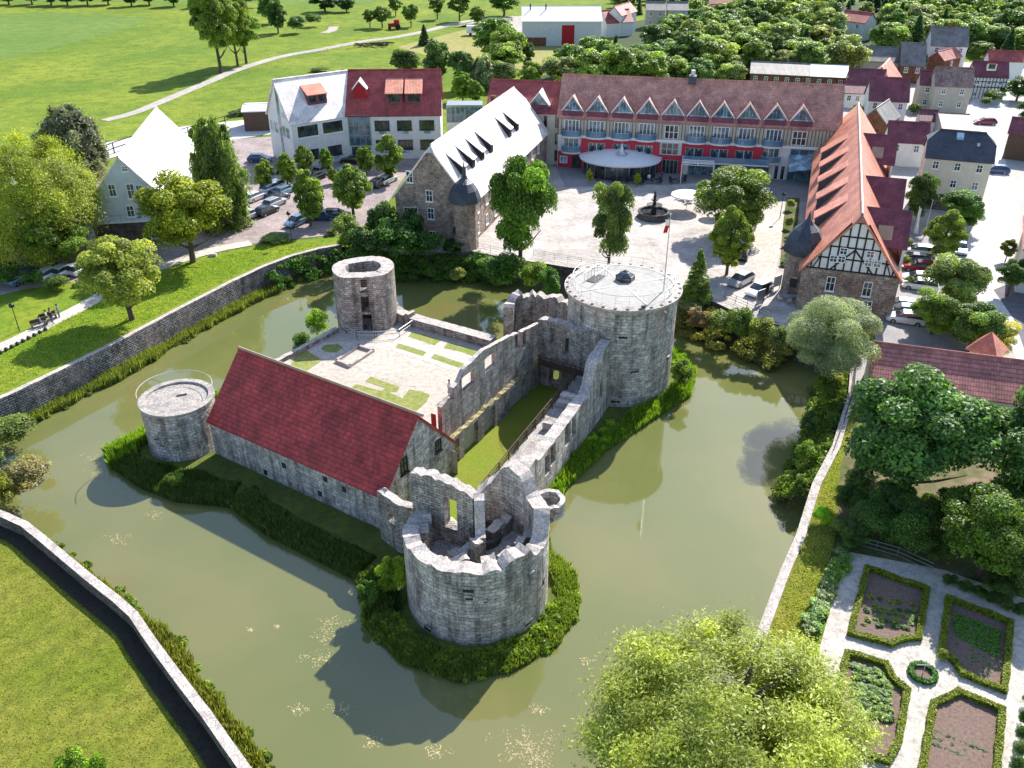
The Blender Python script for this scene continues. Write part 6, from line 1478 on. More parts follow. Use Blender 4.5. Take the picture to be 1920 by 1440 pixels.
for i, (x, b_, t, w) in enumerate(((1310,625,575,55), (1345,630,580,60), (1385,640,575,60), (1425,650,590,60), (1290,605,560,50), (1455,665,610,50), (1400,605,580,40))): T(x, b_, t, w, 'bush', ((.2,.14,.08), (.14,.19,.05), (.12,.2,.03), (.2,.24,.06), (.11,.12,.06), (.16,.2,.06), (.14,.22,.03))[i], ('reddish shrub nearest the big tower on the bank','green shrub beside the reddish one on the bank','round shrub below the left silver car','pale shrub below the right silver car','dark shrub in the corner behind the big tower','shrub next to the silvery tree','small shrub on the parapet below the silver cars')[i], z=-1.6, lod=1)
T(1545,722,548,190,'broad',(.25,.29,.2),'silvery grey green tree leaning over the moat in front of the half timbered house', z=-.5, lod=3)
for i, (x, b_, t, w) in enumerate(((1540,760,700,55), (1515,820,770,45), (1560,735,690,45), (1510,880,825,50), (1500,925,890,36))): T(x, b_, t, w, 'bush', ((.13,.19,.03), (.08,.13,.03), (.2,.22,.05), (.14,.22,.03), (.15,.22,.03))[i], ('bank shrub under the silvery tree','dark bank shrub halfway along the railing','yellowish bank shrub by the terrace','bright bank shrub below the railing','last bank shrub before the bare moat wall')[i], z=-1.6, lod=1)
# garden trees, right
T(1690,940,690,262,'broad',(.075,.16,.045),'big dark glossy garden tree in front of the striped brown roof', lod=2)
T(1915,975,712,215,'broad',(.07,.15,.045),'second big dark garden tree cut by the right edge', lod=2)
T(1835,1085,915,190,'broad',(.085,.17,.02),'bushy tree at the upper edge of the kitchen garden', lod=2)
T(1930,1120,985,120,'open',(.14,.22,.03),'lighter tree at the right edge above the kitchen garden', lod=2)
for i, (x, b_, t, w) in enumerate(((1585,960,905,70), (1640,1010,945,110), (1700,1030,935,120), (1755,1050,1000,80), (1600,1030,985,60), (1540,985,950,40), (1870,1125,1075,90), (1740,965,925,46))): T(x, b_, t, w, 'bush', (.06,.12,.025) if i not in (5, 7) else (.22,.36,.02), ('dark bush by the earth path near the moat wall','broad dark bush below the big garden tree','large dark bush in the middle of the shrubbery','dark bush against the garden fence','low dark bush at the garden fence corner','pale young bush beside the moat wall','dark bush at the right of the garden hedge','bright lime bush catching the sun in the shrubbery')[i], lod=2)
T(1350,1462,1262,470,'willow',(.27,.36,.075),'huge golden green willow filling the lower right corner', lod=3)
# street trees, right
for x, b_, t, w, k, c, l in ((1718,418,318,60,'round',(.07,.14,.035),'dark round tree left of the slate roofed house'), (1795,436,345,88,'round',(.09,.17,.035),'dark tree in front of the slate roofed house'), (1760,492,386,80,'oval',(.17,.25,.05),'bright pointed tree beside the parking bays'), (1778,592,460,112,'round',(.17,.24,.07),'wide pale green tree above the white parked cars'), (1745,628,540,100,'round',(.14,.23,.04),'green tree in front of the right corner of the half timbered house'), (1818,655,556,105,'round',(.13,.21,.045),'tree behind the striped brown roof'), (1858,664,597,92,'round',(.34,.33,.025),'yellow leaved round tree beside the red kiosk'), (1785,622,552,66,'round',(.32,.28,.03),'small yellow crowned tree between the two green street trees'), (1884,492,448,34,'open',(.1,.16,.03),'slim young street tree farther up the white street'), (1888,556,484,60,'open',(.07,.13,.025),'street tree on the corner of the shaded lane')):
    T(x, b_, t, w, k, c, l, lod=2)
T(1604,222,193,28,'oval',(.15,.22,.03),'small round tree behind the end of the hotel roof')
for i, (x, b_, t, w) in enumerate(((1860,196,165,40), (1840,172,150,26), (1872,186,160,30), (1722,250,240,26))): T(x, b_, t, w, 'bush', (.08,.14,.03), ('garden bush at the bend of the village street','shrub below the half timbered corner house','shrub right of the half timbered corner house','hedge shrub in a village yard')[i])
T(1905,190,142,60,'broad',(.05,.1,.02),'dark tree at the right edge above the street bend'); T(1920,240,175,50,'bush',(.05,.1,.02),'dark hedge at the right edge of the street')
for i, (x, b_, t, w) in enumerate(((1480,395,370,18), (1478,430,405,18), (1474,462,440,18), (1478,490,470,22), (1490,515,498,22), (1468,500,488,16))): T(x, b_, t, w, 'bush', (.2,.24,.09), 'pale herb clump in the border beside the gravel drive', group='herb clumps in the plaza border')
for i, (x, b_, t, w) in enumerate(((1700,470,445,22), (1698,500,478,20), (1700,540,515,20), (1696,580,560,24))): T(x, b_, t, w, 'bush', (.2,.26,.09), 'pale green shrub in the strip along the half timbered house', group='shrubs along the half timbered house')
# field trees
T(415,137,-30,95,'open',(.12,.19,.03),'tallest poplar on the track, its long shadow on the meadow', lod=2)
T(446,124,-22,66,'open',(.15,.22,.03),'second poplar on the track, between two others', lod=2)
T(462,119,5,72,'open',(.17,.25,.03),'right hand poplar on the track', lod=2)
for x, b_, t, w, k, c, l in ((522,62,-6,42,'oval',(.06,.13,.03),'dark columnar tree beyond the poplars'), (560,62,26,44,'bush',(.06,.13,.03),'dark round field bush, larger of two'), (590,50,22,34,'bush',(.07,.14,.03),'dark round field bush, smaller of two'), (505,44,-10,50,'broad',(.09,.16,.03),'mid green tree behind the poplars'), (694,52,16,28,'open',(.11,.18,.03),'orchard tree farthest left'), (717,52,10,40,'open',(.1,.17,.03),'second orchard tree from the left'), (771,50,6,34,'open',(.11,.18,.03),'third orchard tree near the bend of the track'), (742,30,-6,30,'open',(.1,.16,.03),'orchard tree in the back row'), (796,85,46,26,'conifer',(.03,.07,.03),'single dark conifer at the bend of the track'), (895,45,10,34,'round',(.11,.18,.03),'round tree left of the white shed'), (862,40,-12,44,'open',(.1,.16,.03),'tree by the farm yard entrance'), (820,36,-8,36,'open',(.11,.18,.03),'tree above the track near the farm'), (650,22,-12,40,'oval',(.05,.11,.03),'dark tree at the upper edge above the bike path'), (610,22,-20,60,'oval',(.04,.09,.03),'very dark group tree at the upper edge'), (945,30,-20,60,'broad',(.07,.14,.03),'tree behind the white shed')):
    T(x, b_, t, w, k, c, l, lod=1)
for i in range(9): T(20+i*38+random.uniform(-8,8), 10+random.uniform(-2,2), -34, 44, 'oval', (.05,.11,.03), 'dark tree of the row along the upper left field edge', group='trees of the row along the upper left field edge')
for i in range(6): T(375+i*20, 14, -24, 36, 'bush', (.08,.15,.03), 'bush of the hedge along the upper field edge', group='bushes of the upper field hedge')
T(600,134,126,40,'bush',(.14,.22,.03),'low bush just behind the annex roof'); T(452,215,205,50,'bush',(.06,.12,.02),'low dark hedge bush beside the service road')
# trees behind the annex and hotel
for x, b_, t, w, k, c, l in ((762,150,86,60,'round',(.09,.15,.04),'round tree above the right end of the annex roof'), (818,160,68,62,'round',(.1,.16,.05),'tall round tree behind the glazed link'), (868,168,80,56,'round',(.085,.15,.04),'round tree right of the tallest one behind the link'), (905,168,100,56,'birch',(.2,.24,.14),'pale silvery tree behind the hotel wing'), (868,190,130,46,'oval',(.13,.22,.03),'bright green tree standing closest behind the link'), (892,194,150,34,'oval',(.12,.2,.03),'small bright tree beside the closest one behind the link'), (935,150,85,34,'conifer',(.1,.17,.04),'narrow green conifer at the edge of the dry meadow'), (985,130,72,36,'round',(.07,.13,.03),'dark round tree in the dry meadow'), (1062,170,118,74,'round',(.3,.36,.09),'pale lime tree showing over the hotel ridge')):
    T(x, b_, t, w, k, c, l, lod=1)
rnd = random.Random(42); cols = [(.12,.2,.045), (.16,.24,.06), (.09,.16,.04), (.2,.28,.06), (.15,.22,.08), (.17,.25,.045), (.22,.27,.1)]
houses_px = [(960,1135,-10,72), (1130,1212,-10,45), (1205,1292,-10,28), (1560,1650,5,62), (1725,1822,42,118), (1612,1740,76,135), (1590,1900,128,330), (1400,1592,112,172), (1850,1900,90,170)]
def blocked(x, t, b_):
    return any(x0-6 < x < x1+6 and (y1-14 < b_ < y1+2 or (b_ >= y1 and t < y1-7)) for x0, x1, y0, y1 in houses_px)
n1 = 0
area('forest_floor', [(930,172), (1000,150), (1160,92), (1150,50), (1290,20), (1560,6), (1960,2), (2060,60), (2000,110), (1850,100), (1700,90), (1580,135), (1400,168), (1060,172)], 'forest_floor')  # undergrowth, its colour darkened to stand for shade between the trees
def wl(x, b_, cn):
    row = 'nearest row of' if b_ > 125 else 'middle rows of' if b_ > 70 else 'far rows of' if b_ > 30 else 'topmost row of'
    L = [(1060, 'left of the hotel ridge'), (1180, 'above the first hotel dormers'), (1300, 'left of the hotel chimney'), (1420, 'right of the hotel chimney'), (1560, 'above the long low building'), (1700, 'around the lone white house'), (1830, 'by the big grey roofed house'), (9999, 'at the right edge')]
    w = next(t for a, t in L if x < a); k = 'dark spruce' if cn else 'leafy tree'
    return f'{k} in the {row} the wood {w}', None, (f'{k}s in the {row} the wood {w}')
for b_, h in ((168,68), (150,70), (132,68), (114,64), (97,60), (80,55), (65,49), (51,44), (39,38), (28,33), (18,29), (9,25), (1,22)):
    x = 925+rnd.uniform(0, 30)
    while x < 1960:
        hh = h*rnd.uniform(.85, 1.35); t = b_-hh; ok = True
        if x < 1150 and b_ < 112: ok = False
        if x > 1400 and b_ > 150: ok = False
        if b_ > 140 and x > 1060 and rnd.random() < .3: pass
        if x > 1585 and b_ > 120: ok = False
        if 1590 < x < 1625 and b_ < 30: ok = rnd.random() < .4
        if ok and not blocked(x, t, b_):
            cn = (b_ < 110 and 1560 < x < 1700 and rnd.random() < .75) or rnd.random() < .07
            T(x, b_+rnd.uniform(-4, 4), t, hh*rnd.uniform(.85, 1.15)*(0.6 if cn else 1), 'conifer' if cn else rnd.choice(['round', 'oval', 'round', 'broad']), (.035,.08,.035) if cn else rnd.choice(cols), **dict(zip(('label','group'), wl(x, b_, cn)[::2])), lod=1 if b_ > 60 else 0); n1 += 1
        x += h*rnd.uniform(.62, .95)
T(1548,108,58,32,'round',(.1,.03,.03),'dark copper beech right of the wood'); T(1500,118,84,44,'round',(.3,.3,.03),'yellow crowned tree at the near edge of the wood')
print('forest', n1)

for i, (x, b_, t, w, k, c) in enumerate(((1655,205,180,26,'round',(.12,.2,.04)), (1712,215,190,24,'round',(.1,.17,.03)), (1738,130,100,30,'round',(.13,.21,.05)), (1600,128,98,30,'broad',(.12,.19,.04)), (1835,108,72,44,'round',(.14,.22,.05)), (1730,96,60,40,'round',(.1,.17,.04)), (1660,84,48,44,'broad',(.13,.2,.05)), (1700,74,36,42,'round',(.17,.25,.07)), (1868,92,52,50,'round',(.12,.2,.04)), (1905,108,62,52,'round',(.15,.23,.05)), (1720,305,275,26,'round',(.13,.2,.04)), (1845,200,180,22,'bush',(.1,.17,.03)), (1560,92,50,46,'round',(.12,.19,.04)), (1535,100,60,44,'broad',(.16,.24,.05)))):
    T(x, b_, t, w, k, c, ('small round tree behind the purple roofed house','tree in the yard right of the big purple roof','round tree between the grey roofs of the village','tree at the left end of the dark purple barn','tree right of the big grey roofed house','tree left of the big grey roofed house','broad tree above the long grey barn','pale tree above the broad gabled barn','tree above the bright red roof','tree at the right edge above the red roof','small tree in front of the purple roofed long house','bush beside the bend of the white street','tree below the lone white house, nearer one','broad tree below the lone white house')[i], lod=1)
for i, (x, b_, t, w, l) in enumerate(((1630,905,800,90,'dark shrubby tree at the left foot of the big garden tree'), (1790,1010,900,110,'dark tree between the big garden tree and the kitchen garden'), (1880,1000,880,110,'dark bushy tree under the second big garden tree'), (1665,985,905,90,'shrubby tree in the dark middle of the shrubbery'))): T(x, b_, t, w, 'round', (.07,.14,.03), l, lod=2)

for i, (x, b_, t, w) in enumerate(((1625,880,835,60), (1600,925,880,56), (1690,990,945,70), (1745,985,935,70), (1800,985,935,80), (1850,1000,950,70), (1905,1010,955,80), (1650,960,915,60), (1570,1005,975,40))): T(x, b_, t, w, 'bush', ((.07,.14,.03), (.1,.17,.04), (.06,.12,.025), (.12,.2,.03), (.07,.14,.03), (.1,.18,.03), (.06,.13,.03), (.08,.15,.03), (.13,.2,.05))[i], ('bush at the wall foot beneath the big garden tree','paler bush beside the earth path','dark bush directly below the big garden tree trunk','brighter bush in the right half of the shrubbery','bush between the two big garden trees','green bush below the gap between the big garden trees','bush below the second big garden tree','small bush in the left half of the shrubbery','little pale bush at the garden fence end')[i], lod=1)
# ---------------------------------------------------------------- plaza furniture
p = P(1225,408,0); fo = empty('fountain', (p.x,p.y,0), 'dark round stone fountain with a tiered column in the middle of the plaza', 'fountain')
mb = MB(); mb.lathe((p.x,p.y,0), [(2.5,.02), (2.6,.12), (2.3,.2), (2.25,.85), (2.45,.9), (2.45,1.05), (2.1,1.05), (2.1,.55), (0,.5)], n=12); mb.build('basin', 'dark_stone', fo)
mb = MB(); mb.lathe((p.x,p.y,0), [(.7,.5), (.45,1.0), (.3,1.5), (1.15,1.9), (1.2,2.05), (.3,1.95), (.2,2.5), (.55,2.75), (.58,2.85), (.2,2.8), (.25,3.3), (.12,3.7), (.2,3.9), (0,4.1)], n=14); mb.build('column', 'black_iron', fo)
mb = MB(); mb.lathe((p.x,p.y,0), [(2.09,.8), (0,.8)], n=12); mb.build('water', 'glass', fo)
def parasol(x, y, r, label, h=2.7):
    p = P(x, y, h); e = empty('parasol', (p.x,p.y,0.02), label, 'parasol')
    mb = MB(); mb.tube((p.x,p.y,0), (p.x,p.y,h+.2), .04); mb.build('pole', 'grey_metal', e); mb = MB(); mb.lathe((p.x,p.y,0), [(r,h-.35), (r*.97,h-.2), (r*.4,h+.2), (0,h+.42)], n=12); mb.build('canopy', 'white_canvas', e)
    mb = MB(); mb.box((p.x,p.y,0), (1,0), (0,1), -.35, .35, -.35, .35, .02, .14); mb.build('base', 'concrete', e)
parasol(1290,362,2.6,'large white parasol beside the fountain'); parasol(1345,372,1.6,'smaller white parasol under the plane tree'); parasol(1345,350,1.5,'white parasol behind the plane tree nearest the hotel')
def table_proto():
    e = empty('cafe_table', (0,0,0), None, 'table'); mb = MB(); mb.lathe((0,0,0), [(0,.7), (.5,.7), (.5,.74), (0,.745)], n=12); mb.build('table_top', 'dark_metal', e); mb = MB(); mb.tube((0,0,0), (0,0,.7), .04); mb.build('leg', 'dark_metal', e); return e
def chair_proto(m='dark_metal'):
    e = empty('garden_chair', (0,0,0), None, 'chair'); mb = MB(); mb.box((0,0,0), (1,0), (0,1), -.24, .24, -.24, .24, .43, .47); mb.build('seat', m, e)
    mb = MB(); mb.box((0,0,0), (1,0), (0,1), -.24, .24, .2, .24, .5, .9); mb.build('backrest', m, e)
    for sx in (-.21, .21):
        for sy in (-.21, .21): mb = MB(); mb.tube((sx,sy,0), (sx,sy,.43), .02, n=4); mb.build('leg', m, e)
    return e
def dup(root, loc, rz, label, group):
    r = root.copy(); COL.objects.link(r); r.location = loc; r.rotation_euler = (0,0,rz); r['label'] = label; r['group'] = group
    for c in root.children: d = c.copy(); COL.objects.link(d); d.parent = r
    return r
tp, cp = table_proto(), chair_proto(); first = [True, True]
def put(pr, k, loc, rz, label, group):
    if first[k]: first[k] = False; pr.location = loc; pr.rotation_euler = (0,0,rz); pr['label'] = label; pr['group'] = group
    else: dup(pr, loc, rz, label, group)
for i, (x, y) in enumerate(((1215,338), (1232,345), (1262,345), (1200,346), (1178,344), (1278,342), (1150,342), (1280,375), (1296,380), (1120,338))):
    q = P(x, y, 0); lb = 'dark round cafe table in the shade in front of the hotel' if i not in (7, 8) else 'dark round cafe table in the shade of the large parasol'; gp = 'cafe tables before the hotel' if i not in (7, 8) else 'cafe tables under the large parasol'
    put(tp, 0, (q.x,q.y,.1), 0, lb, gp)
    for k in range(3): a = k*2.1+i; put(cp, 1, (q.x+.8*math.cos(a), q.y+.8*math.sin(a), .1), a-math.pi/2, lb.replace('round cafe table', 'metal cafe chair'), gp.replace('tables', 'chairs'))
ch2 = chair_proto('pale_metal'); q = P(1482,566,0); tb2 = empty('garden_table', (q.x,q.y,0.05), 'pale blue white garden table at the foot of the stair turret', 'table'); mb = MB(); mb.box(q, (1,0), (0,1), -.8, .8, -.45, .45, .77, .82); mb.build('table_top', 'pale_metal', tb2)
for sx in (-.7,.7):
    for sy in (-.35,.35): mb = MB(); mb.tube((q.x+sx,q.y+sy,.05), (q.x+sx,q.y+sy,.77), .03, n=5); mb.build('leg', 'pale_metal', tb2)
for i, (dx, dy, rz) in enumerate(((-.5,.85,0), (.5,.85,0), (-.5,-.85,3.14), (.5,-.85,3.14), (1.35,0,-1.57), (-1.35,0,1.57))):
    l = 'pale garden chair at the table by the stair turret'
    if i == 0: ch2.location = (q.x+dx,q.y+dy,.05); ch2.rotation_euler = (0,0,rz); ch2['label'] = l; ch2['group'] = 'pale chairs by the stair turret'
    else: dup(ch2, (q.x+dx,q.y+dy,.05), rz, l, 'pale chairs by the stair turret')
# railings
def railing(name, pts, h, label, z0=0, n=2, post=2.0, m='pale_metal', r=.025, cat='railing', postm=None):
    e = empty(name, (pts[0].x, pts[0].y, z0), label, cat); mb = MB()
    for k in range(n): zz = z0+h*(k+1)/n; mb.path([(q.x,q.y,zz) for q in pts], r)
    mb.build('rail', m, e)
    for a, b_ in zip(pts, pts[1:]):
        l = (b_-a).length; k = max(1, round(l/post))
        for i in range(k): q = a+(b_-a)*i/k; mb = MB(); mb.tube((q.x,q.y,z0), (q.x,q.y,z0+h), r*1.3, n=5); mb.build('post', postm or m, e)
    return e
railing('railing', PX((1000,482), (1040,490), (1140,506), (1200,518), (1232,522)), 1.1, 'pale railing along the plaza edge behind the big tower', n=4)
railing('railing', PX((890,468), (920,474), (955,481)), 1.0, 'short pale railing beside the stone house corner', n=3)
railing('railing', PX((1604,690), (1598,742), (1580,800), (1562,850)), 1.0, 'dark thin railing along the terrace path above the moat', n=3, m='dark_metal')
railing('garden_fence', PX((1566,1030), (1552,1075), (1533,1130), (1514,1185), (1490,1250)), 1.0, 'thin dark fence between the grass verge and the flower bed', n=3, m='dark_metal', cat='fence')
railing('garden_fence', PX((1602,1026), (1680,1048), (1745,1078)), 1.1, 'low green grey fence at the top of the kitchen garden', n=3, m='grey_metal', cat='fence')
railing('timber_fence', PX((185,300), (215,288), (250,276), (290,262)), 2.0, 'dark timber post fence along the service road', n=2, m='dark_timber', r=.09, post=4, cat='fence')
railing('timber_fence', PX((330,262), (400,240), (445,226)), 1.6, 'dark timber fence left of the wooden garage', n=2, m='dark_timber', r=.07, post=3.5, cat='fence')
railing('field_fence', PX((430,150), (500,125), (560,108), (640,92), (720,78)), 1.0, 'thin wire field fence along the lower side of the track', n=2, m='brown_wood', r=.02, post=5, cat='fence')
railing('railing', PX((1358,560), (1400,578), (1445,600)), 1.0, 'dark bridge railing below the two silver cars', n=3, m='dark_metal')
# boards and posts by the silver cars
for i, (x, y) in enumerate(((1432,560), (1455,545), (1424,572))):
    q = P(x, y, 0); e = empty('notice_board', (q.x,q.y,0), ('dark notice board beside the right silver car','tall white post panel left of the stair turret','small sign stand on the bridge corner')[i], 'board'); mb = MB(); mb.box(q, (.8,.6,0), (-.6,.8,0), -.7, .7, -.05, .05, .6, 2.0); mb.build('panel', ('dark_metal','white_plaster','grey_metal')[i], e)
    for s in (-.6, .6): mb = MB(); mb.tube((q.x+s*.8,q.y+s*.6,0), (q.x+s*.8,q.y+s*.6,2.0), .05); mb.build('post', 'dark_metal', e)
# lamps, banners, bench
def lamp(x, y, h, label):
    q = P(x, y, 0); e = empty('street_lamp', (q.x,q.y,0), label, 'lamp'); mb = MB(); mb.tube(q, (q.x,q.y,h), .06, .04); mb.build('pole', 'dark_metal', e); mb = MB(); mb.lathe((q.x,q.y,0), [(.1,h), (.28,h+.1), (.3,h+.4), (.05,h+.6), (0,h+.65)], n=8); mb.build('lamp_head', 'dark_metal', e)
lamp(37,622,3.0,'black park lamp on the lawn beside the white path'); lamp(1538,1428,3,'lamp') if False else None
lamp(548,455,4,'slim lamp at the edge of the car park lawn'); lamp(1462,410,3.5,'lamp beside the gravel drive of the plaza')
for i, (x, y, t) in enumerate(((1712,440,388), (1732,445,375))):
    q = P(x, y, 0); h = zat(t, q); e = empty('banner_pole', (q.x,q.y,0), ('white drooping banner on a pole behind the half timbered house','bare thin flag pole next to the white banner')[i], 'flag pole'); mb = MB(); mb.tube(q, (q.x,q.y,h), .06, .04); mb.build('pole', 'pale_metal', e)
    if i == 0:
        mb = MB()
        for k in range(6): a0, a1 = k/6, (k+1)/6; f = lambda a, w: (q.x+.08+w*.55*(.4+.6*a), q.y+.12*math.sin(a*8+w*5), h-.2-a*4.2); mb.face([f(a1,0), f(a1,1), f(a0,1), f(a0,0)])
        mb.build('banner', 'white_canvas', e)
def bench(x, y, ang, label):
    q = P(x, y, 0); e = empty('park_bench', (q.x,q.y,0.03), label, 'bench'); u = Vector((math.cos(R_(ang)), math.sin(R_(ang)), 0)); v = Vector((-u.y,u.x,0))
    mb = MB(); mb.box(q, u, v, -.9, .9, -.25, .2, .43, .48); mb.build('seat', 'brown_wood', e); mb = MB(); mb.box(q, u, v, -.9, .9, .2, .25, .5, .9); mb.build('backrest', 'brown_wood', e)
    for s in (-.8, .8): mb = MB(); mb.box(q, u, v, s-.04, s+.04, -.22, .22, .03, .43); mb.build('leg', 'dark_metal', e)
bench(92,600,42,'brown park bench with resting walkers beside the white path'); bench(75,612,42,'second park bench at the left of the resting walkers')
q = P(400,481,0); mb = MB(); mb.box(q, (1,0), (0,1), -.5, .5, -.25, .25, 0, .35); mb.box(q, (1,0), (0,1), -.42, .42, -.2, .2, .351, .42); mb.build('stone_block', 'coping', label='small pale stone block lying on the moat lawn', cat='stone', base=tuple(q))
rr = random.Random(3)
for i in range(9):
    x, y = 2+i*10.5, 664-i*5.4; q = P(x, y, 0); mb = MB(); mb.lathe((q.x,q.y,0), [(.2,0), (.23,.3), (.1,.45), (0,.48)], n=7); mb.build('boundary_stone', 'black_iron', label='knee high dark stone marking the edge of the white path', cat='stone', group='dark stones along the white path', base=tuple(q))

# ---------------------------------------------------------------- people
def person(x, y, z, head, pose, shirt, legs, label, px=True, skin='skin'):
    """one continuous skinned body; pose: 'stand', 'walk', 'sit'"""
    q = P(x, y, z) if px else Vector((x, y, z))
    J = {'pel': (0,0,.93), 'bel': (0,.0,1.08), 'che': (0,-.01,1.32), 'nec': (0,-.01,1.47), 'hd0': (0,-.02,1.56), 'hd1': (0,-.03,1.70)}
    E = [('pel','bel'), ('bel','che'), ('che','nec'), ('nec','hd0'), ('hd0','hd1')]
    Rr = {'pel': (.15,.11), 'bel': (.13,.1), 'che': (.16,.11), 'nec': (.06,.06), 'hd0': (.085,.09), 'hd1': (.075,.085)}
    for s, S in ((-1, 'l'), (1, 'r')):
        if pose == 'sit': hip, kn, an, to = (s*.1,0,.5), (s*.12,-.42,.5), (s*.12,-.44,.1), (s*.12,-.6,.05)
        elif pose == 'walk': hip, kn, an, to = (s*.1,0,.88), (s*.1,-s*.18-.05,.5), (s*.1,-s*.28+.05,.1), (s*.1,-s*.28-.1,.05)
        else: hip, kn, an, to = (s*.1,0,.88), (s*.11,-.02,.48), (s*.12,.02,.09), (s*.14,-.13,.04)
        J.update({'hip'+S: hip, 'kn'+S: kn, 'an'+S: an, 'to'+S: to}); E += [('pel','hip'+S), ('hip'+S,'kn'+S), ('kn'+S,'an'+S), ('an'+S,'to'+S)]; Rr.update({'hip'+S: (.095,.1), 'kn'+S: (.062,.065), 'an'+S: (.045,.05), 'to'+S: (.04,.035)})
        fw = -.25 if pose != 'stand' else -.06
        J.update({'sh'+S: (s*.19,0,1.4), 'el'+S: (s*.27,.03,1.12), 'wr'+S: (s*.25,fw,.9), 'hn'+S: (s*.23,fw-.06,.82)}); E += [('che','sh'+S), ('sh'+S,'el'+S), ('el'+S,'wr'+S), ('wr'+S,'hn'+S)]; Rr.update({'sh'+S: (.06,.06), 'el'+S: (.045,.045), 'wr'+S: (.03,.03), 'hn'+S: (.035,.02)})
    if pose == 'sit':
        for k in J:
            if k in ('pel','bel','che','nec','hd0','hd1') or k[:2] in ('sh','el','wr','hn'): J[k] = (J[k][0], J[k][1], J[k][2]-.42)
    ks = list(J); me = bpy.data.meshes.new('person'); me.from_pydata([J[k] for k in ks], [(ks.index(a), ks.index(b_)) for a, b_ in E], [])
    o = bpy.data.objects.new('person', me); COL.objects.link(o)
    md = o.modifiers.new('skin', 'SKIN'); 
    if not me.skin_vertices: bpy.context.view_layer.objects.active = o
    sv = me.skin_vertices[0].data if me.skin_vertices else None
    if sv is None: me.attributes; 
    for i, k in enumerate(ks):
        sv[i].radius = Rr[k]; sv[i].use_root = (k == 'pel')
    o.modifiers.new('sub', 'SUBSURF').levels = 1
    m2 = bpy.data.meshes.new_from_object(o.evaluated_get(bpy.context.evaluated_depsgraph_get())); m2.name = 'person'
    bpy.data.objects.remove(o); m2.materials.clear()
    for k in (skin, shirt, legs, 'rubber'): m2.materials.append(M[k])
    dz = -.42 if pose == 'sit' else 0
    for f in m2.polygons:
        c = f.center; zc = c.z-dz
        if pose == 'sit': i = 3 if c.z < .12 else 2 if (c.z < .62 and abs(c.x) < .21 and c.y < .15 and not (zc > 1.12)) else 1
        else: i = 3 if c.z < .1 else 2 if (c.z < .95 and abs(c.x) < .21) else 1
        if zc > 1.47: i = 0
        if abs(c.x) > .2 and zc < 1.14: i = 0
        f.material_index = i; f.use_smooth = True
    o = bpy.data.objects.new('person', m2); COL.objects.link(o); o.location = q; o.rotation_euler = (0,0,R_(head)); tag(o, label, 'person')
    hz_ = 1.66+dz; mb = MB(); mb.lathe((0,.0,0), [(.088,hz_-.06), (.1,hz_), (.085,hz_+.09), (.04,hz_+.125), (0,hz_+.13)], n=10)
    mb.v = [(x_, y_*1.05+.0, z_) for x_, y_, z_ in mb.v]; hr = mb.build('hair', 'hair'); hr.parent = o
    # simple face: nose and eyes
    mb = MB(); mb.tube((0,-.11,hz_-.03), (0,-.135,hz_-.06), .012, .018, n=5); n_ = mb.build('nose', skin); n_.parent = o
    for s in (-.035, .035): mb = MB(); mb.lathe((s,-.112,0), [(0,hz_-.035), (.012,hz_-.02), (0,hz_-.005)], n=6); k = mb.build('eye', 'black_iron'); k.parent = o
    return o
plain('white_shirt', (.75,.78,.82), .8); plain('pink_shirt', (.5,.15,.2), .8); plain('blue_shirt', (.1,.2,.5), .8); plain('black_shirt', (.03,.03,.035), .8); plain('grey_trousers', (.12,.12,.13), .9)
person(843,741,CZ,60,'stand','white_shirt','denim','person in a white shirt standing at the broken hall wall in the courtyard')
person(89,601,0.05,222-90,'sit','white_shirt','denim','seated walker in white on the park bench'); person(97,597,.05,222-90,'sit','pink_shirt','grey_trousers','seated walker in a pink top on the park bench')
person(112,596,0,100,'stand','blue_shirt','denim','walker in a blue top standing right of the bench'); person(78,612,.05,132,'sit','blue_shirt','grey_trousers','seated walker in blue on the second bench'); person(99,607,0,20,'walk','black_shirt','grey_trousers','walker in dark clothes in front of the benches')
for i, (x, y, s, l) in enumerate(((1216,344,'white_shirt','guest in white standing among the cafe tables'), (1240,340,'black_shirt','guest in dark clothes near the hotel entrance'))): person(x, y, .1, 40*i, 'stand', s, 'grey_trousers', l)

